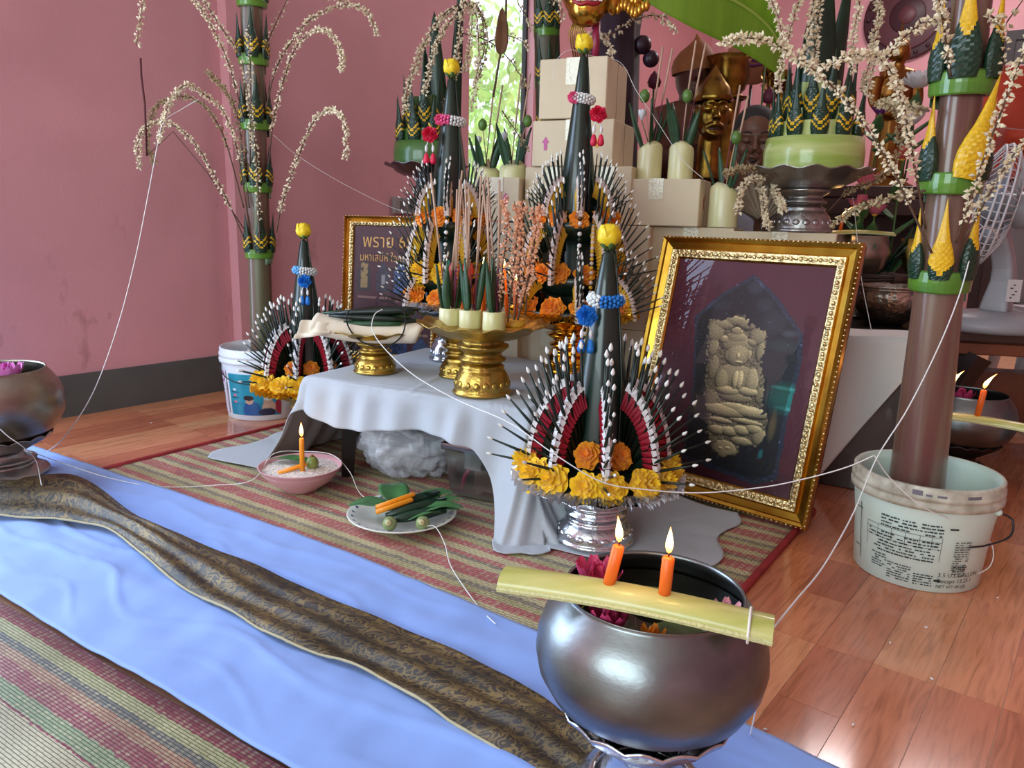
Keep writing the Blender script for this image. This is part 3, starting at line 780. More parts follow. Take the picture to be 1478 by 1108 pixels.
pp = fl(578, 764) + Vector((.0, .03, .010)); PLW = .135
plate = thing('plate', 'round white patterned plate on the mat holding betel leaves', 'plate', pp)
MB().lathe([(.001, 0), (.07, 0), (.075, .004), (.11, .012), (PLW, .024), (PLW + .001, .026), (PLW - .003, .027), (.108, .016), (.075, .008), (.001, .006)], 56).build('dish', mat('white_china', (222, 220, 208), .2, coat=.3), plate)
mb = MB()
for k in range(26):
    a = 2 * PI * k / 26; q = Vector((.122 * math.cos(a), .122 * math.sin(a), .0228))
    mb.M = Matrix.Translation(q) @ Matrix.Rotation(a, 4, 'Z') @ Matrix.Rotation(-.6, 4, 'Y'); mb.sph((0, 0, 0), (.005, .0035 if k % 2 else .006, .0012), 6, 4)
mb.build('rim_pattern', mat('china_print', (96, 110, 150), .3, var=.6, vscale=80), plate)
LV = [(-.13, .0, .03, .115, .07, 1.75, 'large betel leaf lying over the left rim of the plate'), (-.02, .05, .028, .115, .08, .35, 'broad betel leaf standing at the back of the plate'), (.02, -.07, .03, .09, .035, -1.2, 'narrow leaf lying between the two areca nuts on the plate'), (.03, .03, .03, .115, .055, -.9, 'betel leaf lying over the back right rim of the plate'), (.04, -.03, .033, .115, .05, -1.45, 'pointed leaf hanging over the right rim of the plate')]
for x, y, z, L_, W_, rz, lb in LV:
    o = leaf('betel_leaf', L_, W_, M_BETEL, bend=.22); o.location = pp + Vector((x if x > -.1 else -.02, y, z)); o.rotation_euler = (.12, 0, rz); tag(o, lb, 'leaf', 'leaves on the plate')
ROLLS = [((-.055, -.045, .045), (.085, .055, .055), 'topmost rolled dark leaf bundle on the plate'), ((-.03, -.06, .038), (.105, .02, .05), 'middle rolled dark leaf bundle on the plate'), ((-.02, -.078, .032), (.11, -.02, .042), 'lowest rolled dark leaf bundle on the plate')]
for a, b, lb in ROLLS:
    t = thing('leaf_roll', lb, 'leaf roll', pp, group='rolled leaves on the plate')
    a, b = Vector(a), Vector(b); MB().tube([a, a.lerp(b, .3), a.lerp(b, .7), b], [.006, .0125, .014, .010], 10).build('rolled_leaf', M_LEAFD, t)
    for k in range(3):
        o = leaf('leaf_tip', .05, .014, M_BETEL, t); o.matrix_local = TRS(a.lerp(b, .92), (b - a).to_track_quat('Y', 'Z').to_matrix().to_4x4() @ Matrix.Rotation((k - 1) * .5, 4, 'Z'))
candle(pp + Vector((-.055, -.05, .054)), (.80, .55, .14), .105, .0062, 'upper unlit orange candle lying across the leaf rolls on the plate', lit=False, group='candles on the plate')
candle(pp + Vector((-.052, -.066, .048)), (.80, .55, .14), .098, .0062, 'lower unlit orange candle lying across the leaf rolls on the plate', lit=False, group='candles on the plate')
for x, y, lb in ((-.015, -.098, 'left green areca nut on the plate'), (.062, -.09, 'right green areca nut on the plate')):
    t = thing('areca_nut', lb, 'nut', pp + Vector((x, y, .016)), group='areca nuts on the plate')
    mb = MB(); mb.M = Matrix.Translation((0, 0, .017)) @ Matrix.Rotation(1.1, 4, 'X'); mb.sph((0, 0, 0), (.0175, .0175, .021), 16, 10); mb.build('husk', mat('areca_bright', (120, 140, 84), .35, rgb2=(150, 160, 110), vscale=60, stretch=(1, 1, .2)), t)
    mb = MB(); mb.M = Matrix.Translation((0, 0, .017)) @ Matrix.Rotation(1.1, 4, 'X'); mb.lathe([(.001, .021), (.009, .0195), (.006, .025), (.001, .026)], 8); mb.build('stem_cap', mat('areca_cap', (190, 180, 130), .8), t)

# ------------------------------------------------------------------ footed trays
def footed_tray(name, label, p, Rd, H, m, base_r, stem_r, group=None, wavy=.012, nw=14, dish_h=None, cat='tray'):
    t = thing(name, label, cat, p, group=group); dh = dish_h or .24 * H
    b = base_r
    MB().lathe([(.001, 0), (b, 0), (b * 1.03, .02 * H), (b * .98, .05 * H), (b * .95, .07 * H), (b * .97, .10 * H), (b * .9, .24 * H), (b * .78, .33 * H), (b * .72, .36 * H), (b * .76, .385 * H), (stem_r * 1.02, .41 * H), (stem_r * .9, .44 * H)], 48).build('base', m, t)
    MB().lathe([(stem_r * .9, .44 * H), (stem_r * 1.15, .47 * H), (stem_r * 1.18, .50 * H), (stem_r * .98, .53 * H), (stem_r * .95, .58 * H), (stem_r * 1.15, .62 * H), (stem_r * 1.3, .66 * H), (stem_r * 1.3, .69 * H), (stem_r * 1.05, .71 * H), (stem_r * 1.1, H - dh)], 48).build('stem', m, t)
    def fn(a, r, z):
        k = max(0, (r / Rd - .72) / .28); return r * (1 + wavy * k * math.cos(nw * a)), z + .025 * Rd * k * math.cos(nw * a)
    z0 = H - dh
    MB().lathe([(.001, z0), (stem_r * 1.1, z0), (.55 * Rd, z0 + .16 * dh), (.72 * Rd, z0 + .42 * dh), (.80 * Rd, z0 + .70 * dh), (.97 * Rd, z0 + .93 * dh), (Rd, z0 + dh), (.97 * Rd, z0 + 1.01 * dh), (.78 * Rd, z0 + .78 * dh), (.68 * Rd, z0 + .55 * dh), (.001, z0 + .45 * dh)], 112, fn).build('dish', m, t)
    mb = MB()
    for k in range(18):                                   # embossed petals round the foot
        a = 2 * PI * k / 18; mb.M = Matrix.Rotation(a, 4, 'Z') @ Matrix.Translation((b * .93, 0, .155 * H)) @ Matrix.Rotation(-.18, 4, 'Y'); mb.sph((0, 0, 0), (b * .05, b * .13, .055 * H), 8, 5)
    mb.M = None; mb.build('embossed_petals', m, t)
    return t

# ------------------------------------------------------------------ shared offering pieces
M_LEAFK = mat('banana_leaf_dark', (16, 32, 22), .38, var=.35, vscale=30)
M_CONE = mat('banana_leaf_cone', (20, 40, 30), .30, var=.2, vscale=14, stretch=(3, 3, .6), coat=.2)
M_BUD = mat('jasmine_bud', (238, 236, 228), .5)
M_REDR = mat('crimson_ribbon', (158, 20, 44), .5)
M_WHR = mat('white_ribbon', (226, 222, 222), .55)
M_GLDR = mat('golden_ribbon', (214, 164, 36), .5)
M_LILR = mat('pale_lilac_ribbon', (206, 186, 178), .55)
M_YEL = mat('yellow_crepe', (255, 206, 30), .7, var=.08, vscale=60, sheen=.3)
M_ORG = mat('orange_crepe', (250, 158, 24), .7, var=.08, vscale=60, sheen=.3)
M_ROSE = mat('yellow_rose', (238, 206, 30), .45, var=.08, vscale=30)
M_SEPAL = mat('sepal_green', (70, 100, 40), .5)
M_FOILS = mat('silver_foil', (226, 226, 230), .38, .8)
M_FOILG = mat('gold_foil', (246, 200, 70), .28, .85)
def spike_mesh(r0=.045, tip=.06, m=None, mtip=None, s=5):
    mb = MB(); mb.tube([(0, 0, 0), (0, 0, .55), (0, 0, .935)], [r0, r0 * .8, r0 * .4], s); mb.cur = 1
    mb.lathe([(.001, .90), (tip * .8, .925), (tip, .945), (tip * .55, .98), (.001, 1.0)], 6)
    return mb.mesh('leaf_spike', [m or M_LEAFK, mtip or M_BUD])
SPK = spike_mesh(.027, .024); SPKT = spike_mesh(.024, .020)
def ruffle_mesh(name, m, seed):
    rg = random.Random(seed); mb = MB()
    for L_, (r0, z0, k, tilt) in enumerate(((1.0, -.10, 6, .45), (.92, .06, 7, .75), (.74, .20, 5, 1.1), (.52, .34, 5, 1.5), (.30, .44, 4, 1.9))):
        ph = rg.random() * 6
        def f(a, b):
            t = a * 2 * PI; r = r0 * (.15 + .85 * b) * (1 + .09 * math.sin(k * t + ph) * b + .04 * math.sin((k * 2 + 1) * t + ph) * b)
            return (r * math.cos(t), r * math.sin(t), z0 + tilt * b * b * .30 + .085 * b * math.sin((k + 4) * t + ph * 2))
        mb.grid(f, 44, 5, False)
    mb.sph((0, 0, .02), (.82, .82, .34), 14, 8)
    return mb.mesh(name, m)
FLY = [ruffle_mesh('marigold', M_YEL, 1), ruffle_mesh('marigold', M_YEL, 2)]
FLO = [ruffle_mesh('marigold', M_ORG, 3), ruffle_mesh('marigold', M_ORG, 4)]
def flower_ring(parent, r, z, rad, n, meshes, a0=0, out=1.0, jit=.15, name='marigold'):
    for k in range(n):
        a = a0 + 2 * PI * k / n + random.uniform(-jit, jit) * 2 * PI / n
        d = Vector((math.cos(a) * out, math.sin(a) * out, .55)); p = Vector((r * math.cos(a), r * math.sin(a), z + random.uniform(-.08, .08) * rad))
        inst(name, random.choice(meshes), TRS(p, to_dir(d) @ Matrix.Rotation(random.random() * 6, 4, 'Z'), rad * random.uniform(.9, 1.1)), parent)
def leaf_fan(parent, az, cr, cz, ar, ah, th0, th1, n, sl, mA, mB, spk=None, bw=.018, plate=True, inner=.45):
    """one wing of leaf spikes behind a ribbon-bound arch"""
    e = Vector((math.cos(az), math.sin(az), 0)); tn = Vector((-math.sin(az), math.cos(az), 0)); Z = Vector((0, 0, 1))
    c = e * cr + Z * cz
    arch = lambda th, k=1.0: c + e * (ar * math.cos(th) * k) + Z * (ah * math.sin(th) * k)
    mb = MB(); m_ = 12
    for sd in (-1, 1):
        i = [mb.pt(c + tn * .004 * sd)] + [mb.pt(arch(th0 + (th1 - th0) * k / m_, .96) + tn * .003 * sd) for k in range(m_ + 1)]
        for k in range(m_): mb.face((i[0], i[k + 1], i[k + 2]) if sd > 0 else (i[0], i[k + 2], i[k + 1]))
    fan = mb.build('leaf_wing', M_LEAFK, parent, False)
    for k in range(n):
        th = th0 + (th1 - th0) * (k + .5) / n; q = arch(th); d = (q - c)
        s0 = c + d * inner + tn * (.005 if k % 2 else -.005)
        dd = d.normalized() * .86 + Z * .25; dd.normalize()
        L_ = d.length * (1 - inner) + sl * (1 + .08 * math.sin(k * 2.1))
        inst('leaf_spike', spk or SPK, TRS(s0, to_dir(dd), L_ * 1.0), fan)
    mb = MB(); nb = max(10, int(n * 1.3))
    for k in range(nb):                                    # slanted ribbon wraps, pale outer edge
        tA = th0 + (th1 - th0) * k / nb; tB = th0 + (th1 - th0) * (k + .92) / nb
        sh = (th1 - th0) / nb * .8
        for sd in (-1, 1):
            o_ = tn * sd * .008
            for cu, k0, k1 in ((0, 1.0 - 1.35 * bw / ar, 1.0), (1, 1.0, 1.0 + bw / ar * .5)):
                mb.cur = cu
                a1, a2 = arch(tA + (sh if k0 < 1 else 0), k0), arch(tA, k1); b1, b2 = arch(tB + (sh if k0 < 1 else 0), k0), arch(tB - (sh * .3 if cu else 0), k1)
                pr = .006 * sd * (1 if cu == 0 else .7)
                q = [mb.pt(a1 + o_), mb.pt(a2 + o_ * .6), mb.pt(b2 + o_ * .6 + tn * pr * .4), mb.pt(b1 + o_ + tn * pr)]
                mb.face(q if sd > 0 else q[::-1])
        mb.cur = 1; q1, q2 = arch(tA, 1 + bw / ar * .5), arch(tB, 1 + bw / ar * .5)
        q = [mb.pt(q1 - tn * .005), mb.pt(q1 + tn * .005), mb.pt(q2 + tn * .005), mb.pt(q2 - tn * .005)]; mb.face(q[::-1])
    mb.build('ribbon_binding', [mA, mB], fan, False)
    return fan
def rose_bud(parent, p, r, m=None):
    def fn(a, rr, z): return rr * (1 + .07 * math.cos(5 * a + z / r * 2)), z
    MB().lathe([(r * .001, -r * .9), (r * .55, -r * .8), (r * .95, -r * .35), (r, 0), (r * .88, r * .45), (r * .6, r * .85), (r * .3, r * 1.05), (r * .001, r * .95)], 25, fn).build('rose_bud', m or M_ROSE, parent, loc=p)
    mb = MB()
    for k in range(5):
        a = 2 * PI * k / 5; mb.M = Matrix.Rotation(a, 4, 'Z') @ Matrix.Translation((r * .55, 0, -r * .75)) @ Matrix.Rotation(.6, 4, 'Y'); mb.sph((0, 0, 0), (r * .12, r * .3, r * .45), 6, 5)
    mb.M = None; mb.build('sepal', M_SEPAL, parent, loc=p)
    pm = MB(); pm.grid(lambda a, b: ((b - .5) * 1.5 * r * math.sin(PI * (.1 + .85 * a)), -.25 * r - .5 * r * math.sin(a * 2.2) - .18 * r * (1 - (2 * b - 1) ** 2), -.8 * r + 1.75 * r * a), 6, 6)
    me = pm.mesh('outer_petal', m or M_ROSE)
    for k in range(4): inst('outer_petal', me, TRS(p, Matrix.Rotation(k * 1.57 + .4, 4, 'Z')), parent)
def bead_ring(parent, p, rr, tr, m1, m2, split, tilt=(0, 0), name='garland'):
    """ring garland threaded from small blossoms, two colours; split = angle list (start,end) of colour two"""
    mb = MB(); n = 26
    M = Matrix.Translation(p) @ Euler((tilt[0], tilt[1], 0)).to_matrix().to_4x4()
    for k in range(n):
        a = 2 * PI * k / n; mb.cur = 1 if (split[0] < a < split[1]) else 0
        for j in range(7):
            b = 2 * PI * j / 7 + (k % 2) * .45; q = Vector(((rr + tr * math.cos(b)) * math.cos(a), (rr + tr * math.cos(b)) * math.sin(a), tr * math.sin(b)))
            mb.M = M @ Matrix.Translation(q); mb.sph((0, 0, 0), tr * .45, 6, 4)
    mb.M = None; return stuff(mb.build(name, [m1, m2], parent))
def tassel(parent, p, m_pom, m_bud, s=1.0, n=2, pom=None):
    inst('pompom', pom, TRS(p, Matrix.Rotation(R(75), 4, 'X'), .020 * s), parent)
    for k in range(n):
        x = (k - (n - 1) / 2) * .017 * s; mb = MB()
        mb.tube([p + Vector((x * .3, 0, -.01 * s)), p + Vector((x, -.004, -.03 * s))], .0015 * s, 5)
        mb.sph(p + Vector((x, -.004, -.034 * s)), (.004 * s, .004 * s, .009 * s), 8, 6); mb.cur = 1
        mb.lathe([(.001, .012 * s), (.005 * s, .008 * s), (.0085 * s, -.008 * s), (.006 * s, -.014 * s), (.001, -.016 * s)], 9, lambda a, r, z: (r, z))
        nv = 9 * 5
        for q in range(len(mb.v) - nv, len(mb.v)): v = mb.v[q]; mb.v[q] = (v[0] + p.x + x, v[1] + p.y - .004, v[2] + p.z - .056 * s)
        mb.build('tassel', [M_WHR, m_bud], parent)
def foil_frill(parent, r, z, m, seed, h=.018, wd=.05):
    rg = random.Random(seed); mb = MB(); n = 240
    for L_ in range(3):
        for k in range(n):
            a = 2 * PI * (k + rg.random()) / n; r0 = r * (.84 + .04 * L_); r1 = r * (1.0 + .10 * rg.random()); da = .016
            zz = z + .004 * L_; q = [mb.pt((r0 * math.cos(a - da), r0 * math.sin(a - da), zz)), mb.pt((r0 * math.cos(a + da), r0 * math.sin(a + da), zz + .003)),
                 mb.pt((r1 * math.cos(a + da * .5), r1 * math.sin(a + da * .5), zz - h * rg.random() * 1.3 + .006)), mb.pt((r1 * math.cos(a - da * .4), r1 * math.sin(a - da * .4), zz - h * rg.random() + .01))]
            mb.face(q)
    return stuff(mb.build('foil_frill', m, parent, False))
def leaf_cone(parent, r, z0, z1, top=.16):
    def fn(a, rr, z):
        return rr * (1 + .03 * math.cos(a - z * 6) + .02 * abs(math.sin(3 * a + z * 2))), z
    h = z1 - z0
    MB().lathe([(r, z0), (r * .93, z0 + .12 * h), (r * .72, z0 + .38 * h), (r * .5, z0 + .62 * h), (r * .30, z0 + .84 * h), (r * top, z1 - .02 * h), (.001, z1)], 30, fn).build('leaf_cone', M_CONE, parent)
    mb = MB(); mb.tube([(r * f_ * math.cos(-1.2 + .9 * k / 10) * 1.03, r * f_ * math.sin(-1.2 + .9 * k / 10) * 1.03, z0 + h * k / 10) for k, f_ in enumerate([1, .95, .87, .79, .72, .61, .52, .43, .34, .26, .18])], .0022, 5); mb.build('leaf_seam', M_CONE, parent)

M_BLUE = mat('blue_blossom', (30, 120, 205), .6, var=.2, vscale=80); M_LBLUE = mat('light_blue_blossom', (110, 176, 226), .6)
M_WBLOS = mat('white_blossom', (226, 228, 226), .6); M_RROSE = mat('red_blossom', (214, 30, 70), .55, var=.2, vscale=80); M_PROSE = mat('pink_blossom', (232, 90, 140), .55, var=.2, vscale=80)
POM_B = ruffle_mesh('pompom', M_BLUE, 9); POM_R = ruffle_mesh('pompom', M_RROSE, 10); POM_P = ruffle_mesh('pompom', M_PROSE, 12)

def simple_baisri(label, p, s, foil, group, gar_tilt, tas_x, seed, split, a0=R(-90)):
    random.seed(seed)
    t = thing('leaf_cone_offering', label, 'offering', p, group=group, sc=s)
    MB().lathe([(.001, 0), (.165, 0), (.17, .012), (.10, .05), (.09, .055), (.001, .056)], 40).build('leaf_base', M_LEAFK, t)
    foil_frill(t, .185, .014, foil, seed)
    leaf_cone(t, .078, .05, .535)
    for k in range(8): leaf_fan(t, a0 + k * PI / 4, .055, .035, .105, .20, R(-6), R(80), 14, .105, M_REDR, M_WHR)
    flower_ring(t, .160, .036, .038, 15, FLY, .2)
    flower_ring(t, .088, .088, .030, 8, FLO, a0 + PI / 8, jit=0)
    rose_bud(t, Vector((0, 0, .563)), .026)
    bead_ring(t, Vector((0, 0, .425)), .030, .0105, M_WBLOS, M_BLUE if seed == 1 else M_LBLUE, split, gar_tilt)
    tassel(t, Vector((tas_x, -.04, .392)), None, M_BLUE, 1.15, 2, POM_B)
    return t
# front offering on its silver tray
FP = Vector((.205, 1.715, .02))
footed_tray('footed_tray', 'silver footed tray on the floor under the front leaf cone', FP, .165, .135, M_SILV, .092, .062, 'footed trays')
simple_baisri('leaf cone offering with blue and white garland on the silver tray in front', FP + Vector((0, 0, .138)), 1.0, M_FOILS, 'leaf cone offerings', (.12, .0), -.045, 1, (4.2, 5.9))
# left offering behind the table, by the bucket
LP = Vector((-.694, 2.56, .008))
footed_tray('footed_tray', 'gold footed tray under the leftmost leaf cone, hidden by the cloth', LP, .13, .16, M_GOLD, .08, .05, 'footed trays')
simple_baisri('leaf cone offering with blue garland behind the table beside the blue bucket', LP + Vector((0, 0, .163)), .94, M_FOILG, 'leaf cone offerings', (-.05, .1), .010, 2, (2.4, 4.4))

# tall tiered offerings behind
def braid(parent, pts, r, mA, mB, name='hanging_braid'):
    pts = catmull(pts, 36); mb = MB()
    for k in range(len(pts) - 1):
        d = pts[k + 1] - pts[k]; mb.cur = k % 2
        mb.M = TRS(pts[k], to_dir(d) @ Matrix.Rotation(.6, 4, 'X')); mb.sph((0, 0, 0), (r, r * .7, r * 1.0), 6, 4)
    mb.M = None; return mb.build(name, [mA, mB], parent)
def tiered_baisri(label, p, seed, tiers, cone_r, cone_z0, cone_z1, foil, pom, gar_split, garz, gar_r, tasx, topfans, fan_sl):
    random.seed(seed)
    t = thing('tiered_leaf_offering', label, 'offering', p, group='tiered leaf offerings')
    zprev = 0
    for k, (z, r, fr, n, mes) in enumerate(tiers):
        MB().lathe([(r * .55, z - .055), (r * .72, z - .05), (r * .92, z - .02), (r, z), (r * .9, z + .004), (.001, z + .004)], 36, lambda a, rr, zz: (rr * (1 + .02 * math.cos(12 * a)), zz)).build('leaf_tier', M_CONE, t)
        flower_ring(t, r * .9, z + .012, fr, n, mes, .3 * k)
    zt = tiers[-1][0]
    MB().lathe([(.001, -.0), (tiers[0][1] * .6, 0), (tiers[1][1] * .5, tiers[1][0]), (tiers[-1][1] * .5, zt), (.001, zt + .01)], 20).build('leaf_core', M_LEAFK, t)
    foil_frill(t, tiers[0][1] * 1.1, .008, foil, seed)
    leaf_cone(t, cone_r, cone_z0, cone_z1)
    for k in range(6):
        a = R(-90) + k * PI / 3
        leaf_fan(t, a, tiers[0][1] * .62, .0, tiers[0][1] * .55, tiers[1][0] * 1.05, R(0), R(72), 13, fan_sl, M_GLDR, M_LILR, SPKT)
        leaf_fan(t, a + PI / 6, tiers[1][1] * .55, tiers[1][0], tiers[1][1] * .62, (zt - tiers[1][0]) * 1.15, R(-5), R(75), 14, fan_sl * 1.1, M_GLDR, M_LILR, SPKT)
        leaf_fan(t, a, cone_r * .8, zt, tiers[-1][1] * .62, topfans, R(8), R(80), 14, fan_sl * .85, M_GLDR, M_LILR, SPKT)
    rose_bud(t, Vector((0, 0, cone_z1 + .026)), .025)
    bead_ring(t, Vector((0, 0, garz)), gar_r, .0105, M_WBLOS, M_PROSE, gar_split, (.05, .12))
    tassel(t, Vector((tasx, -.035, garz - .045)), None, M_RROSE, 1.2, 2, pom)
    inst('pompom', POM_P, TRS(Vector((-gar_r * .9, -.02, garz)), Matrix.Rotation(1.2, 4, 'X'), .018), t)
    braid(t, [(.01, -.07, zt + .10), (.0, -.12, zt - .0), (.0, -.17, tiers[1][0] + .02), (.015, -.19, .04), (.02, -.20, -.06)], .0065, M_LEAFK, M_WHR)
    braid(t, [(.04, -.09, zt + .0), (.035, -.14, tiers[1][0] + .08), (.03, -.18, .05), (.02, -.20, -.05)], .006, M_GLDR, M_LILR)
    return t
CP = Vector((.180, 2.30, TZ + .008))
footed_tray('footed_tray', 'shiny gold footed tray under the tallest leaf offering', CP, .175, .165, mat('polished_gold', (214, 150, 40), .12, 1.0, bump=.1, bscale=40), .088, .06, 'footed trays')
tiered_baisri('tallest tiered leaf offering with red and white garland before the boxes', CP + Vector((-.002, 0, .168)), 21, [(.02, .165, .034, 12, FLO), (.115, .13, .033, 11, FLO), (.27, .105, .032, 9, FLO)], .058, .27, .735, M_FOILG, POM_R, (2.4, 3.6), .615, .026, .045, .12, .095)
GP = Vector((-.205, 2.45, TZ + .008))
footed_tray('footed_tray', 'clear silvery footed tray under the tiered offering left of the incense', GP, .12, .165, mat('crystal_silver', (190, 195, 205), .15, .9), .065, .035, 'footed trays')
tiered_baisri('tiered leaf offering with pink and white garland behind the incense tray', GP + Vector((0, 0, .168)), 22, [(.02, .125, .034, 10, FLO), (.10, .11, .036, 9, FLY), (.265, .095, .034, 8, FLO)], .062, .30, .69, M_FOILS, POM_R, (3.4, 4.6), .565, .034, -.06, .11, .095)
# small fabric ornament hanging on it
M_TEALR = mat('turquoise_ribbon', (70, 180, 180), .5); M_REDS = mat('red_satin', (190, 60, 40), .4, var=.3, vscale=30)
orn = thing('satin_bow', 'red and turquoise satin bow behind the incense sticks', 'bow', GP + Vector((.045, -.13, .19)))
mb = MB()
for sx in (-1, 1): mb.sph((sx * .02, 0, .10), (.02, .012, .03), 10, 8)
mb.grid(lambda a, b: ((a - .5) * .045 * (1 + .4 * (1 - b)), .01 * math.sin(a * 9), .10 * b), 8, 8); mb.build('red_loop', M_REDS, orn)
mb = MB(); mb.grid(lambda a, b: (-.045 + (a - .5) * .02, .008 * math.sin(b * 9), -.02 + .15 * b), 4, 10); mb.build('turquoise_tail', M_TEALR, orn)
# blue crystal chain ornament
mb = MB()
for k in range(46):
    f = k / 45; mb.sph((.012 * math.sin(k * 1.9), .012 * math.cos(k * 1.9), .13 * f), .0085, 6, 5)
o = mb.build('bead_cluster', mat('blue_crystal', (110, 140, 180), .12, .5)); o.location = GP + Vector((.03, -.19, .035)); tag(o, 'blue crystal bead string beside the incense tray', 'beads')

# ------------------------------------------------------------------ gold trays on the low table
G1 = Vector((-.078, 1.965, TZ + .008))
footed_tray('footed_tray', 'gold footed tray holding incense cups at the table front', G1, .17, .185, M_GOLD, .076, .052, 'footed trays')
G2 = Vector((-.150, 2.185, TZ + .008))
footed_tray('footed_tray', 'small gold footed tray half hidden behind the incense tray', G2, .085, .13, M_GOLD, .062, .04, 'footed trays')
G3 = Vector((-.402, 2.215, TZ + .008))
footed_tray('footed_tray', 'gold footed tray carrying the rolled cloth on the table left', G3, .135, .125, M_GOLD, .062, .042, 'footed trays')

M_CUP = mat('banana_stem_pale', (226, 218, 176), .38, coat=.2, rgb2=(208, 206, 140), vscale=4, stretch=(6, 6, .8))
M_CUPIN = mat('banana_stem_core', (224, 220, 190), .7, bump=.4, bscale=200)
M_INC = mat('incense_stick', (190, 156, 132), .8); M_INCR = mat('incense_red_shank', (120, 44, 70), .7)
M_LEAFS = mat('blade_leaf', (44, 78, 50), .4, var=.25, vscale=30)
def blade(parent, p, d, L_, W_, m=M_LEAFS, rz=0, name='leaf_blade'):
    mb = MB(); mb.grid(lambda a, b: ((b - .5) * W_ * math.sin(PI * (.12 + .86 * a ** .8)), abs(b - .5) * W_ * .5 + .03 * L_ * a * a, L_ * a), 8, 4)
    o = solid(mb.build(name, m, parent), .0007); o.matrix_local = TRS(p, to_dir(d) @ Matrix.Rotation(rz, 4, 'Z')); return o
def incense(parent, p, d, L_, r=.0028, shank=.35):
    d = Vector(d).normalized(); mb = MB(); mb.cur = 1; mb.tube([p, p + d * L_ * shank], r * .6, 5); mb.cur = 0
    mb.tube([p + d * L_ * shank, p + d * L_], r, 6); return mb.build('incense_stick', [M_INC, M_INCR], parent)
trayz = G1.z + .185 * .86
cups = [(-.045, -.055, 'left short banana stem cup of incense on the gold tray'), (.0, -.075, 'middle short banana stem cup of incense on the gold tray'), (.048, -.085, 'right short banana stem cup of incense on the gold tray')]
rg = random.Random(31)
for k, (px, lb) in enumerate(((650, cups[0][2]), (679, cups[1][2]), (713, cups[2][2]))):
    q = fl(px, 471 + k * 3, trayz); t = thing('incense_cup', lb, 'cup', q, group='incense cups on the gold tray')
    h = .050; MB().lathe([(.001, 0), (.029, 0), (.030, .004), (.0295, h - .002), (.028, h), (.026, h), (.001, h - .003)], 26, lambda a, r, z: (r * (1 + .02 * math.cos(2 * a)), z)).build('stem_cup', M_CUP, t)
    for j in range(6):
        a = rg.random() * 6.28; d = Vector((.14 * math.cos(a), .14 * math.sin(a), 1))
        blade(t, Vector((.016 * math.cos(a), .016 * math.sin(a), h - .006)), d, .10 + .05 * rg.random(), .022, rz=rg.random() * 6)
    for j in range((6, 7, 5)[k]):
        a = rg.random() * 6.28; d = Vector((.10 * rg.gauss(0, .7) + (.05, 0, -.02)[k], .08 * rg.gauss(0, .6), 1))
        incense(t, Vector((.012 * math.cos(a), .012 * math.sin(a), h - .008)), d, .29 + .08 * rg.random(), .0026)
def bud_spray(parent, pts, n=None, bud=.0052, stem=.0018, m=None, ms=None, spread=1.0, start=.12, dens=1.0):
    """arching stem with many little blossoms"""
    rg = random.Random(len(SPR) * 13 + 5); SPR.append(1)
    L_ = sum((pts[i + 1] - pts[i]).length for i in range(len(pts) - 1))
    N_ = max(24, int(L_ / .012)); c = catmull(pts, N_)
    st = MB().tube(c, [stem * (1.5 - 1.0 * k / N_) for k in range(N_ + 1)], 5).build('flower_spray', ms or M_SPSTEM, parent)
    mb = MB(); cnt = n or int(L_ / .0034 * dens)
    for k in range(cnt):
        f = start + (1 - start) * (k + rg.random()) / cnt; i = min(int(f * N_), N_ - 1); p = c[i].lerp(c[i + 1], f * N_ - i)
        d = Vector((rg.gauss(0, 1), rg.gauss(0, 1), rg.gauss(0, 1))).normalized(); s_ = bud * rg.uniform(.65, 1.25)
        p = p + d * s_ * 1.25 * spread
        e = to_dir(d + Vector((0, 0, .001))).to_3x3(); a = rg.random() * 2
        R3 = [mb.pt(p + e @ Vector((math.cos(a + q * 2.094) * s_ * .6, math.sin(a + q * 2.094) * s_ * .6, 0))) for q in range(3)]
        t_ = mb.pt(p + e @ Vector((0, 0, s_ * .95))); b_ = mb.pt(p - e @ Vector((0, 0, s_ * .7)))
        for q in range(3): mb.face((R3[q], R3[(q + 1) % 3], t_)); mb.face((R3[(q + 1) % 3], R3[q], b_))
    stuff(mb.build('blossoms', m or M_SPBUD, st, False))
    return st
SPR = []
M_SPBUD = mat('areca_blossom', (226, 210, 176), .6, var=.12, vscale=120)
M_SPBUD2 = mat('areca_blossom_brown', (170, 150, 112), .7, var=.15, vscale=120)  # browner blossom colour, for the brownish sprays
M_SPSTEM = mat('areca_spray_stem', (92, 66, 48), .7)
M_PEACH = mat('peach_blossom', (236, 176, 140), .6, var=.1, vscale=120)
sprT = thing('flower_bundle', 'pinkish flower sprays standing behind the candles on the gold tray', 'flowers', G1 + Vector((.07, .0, .15)))
for pxs in ([(722, 470), (724, 400), (732, 330), (727, 285)], [(742, 462), (748, 400), (752, 340), (742, 290)], [(733, 465), (742, 380), (748, 330), (755, 295)], [(758, 455), (765, 380), (775, 330), (781, 295)], [(747, 462), (760, 410), (772, 345), (770, 300)]):
    bud_spray(sprT, [at(x, y, 2.0) - Vector(sprT.location) for x, y in pxs], bud=.0072, m=M_PEACH, start=.18, dens=1.5)
candle(fl(744, 468, trayz), (-.02, .0, 1), .115, .0065, 'lit orange candle at the right of the incense tray', m=M_WAXD, fs=.8, group='candles on the incense tray')
candle(fl(697, 468, trayz), (.0, 0, 1), .152, .006, 'lit orange candle between the middle and right incense cups', m=M_WAXD, fs=.8, group='candles on the incense tray')
candle(fl(665, 464, trayz), (.08, 0, 1), .150, .006, 'lit orange candle behind the middle incense cup', m=M_WAXD, fs=.7, group='candles on the incense tray')
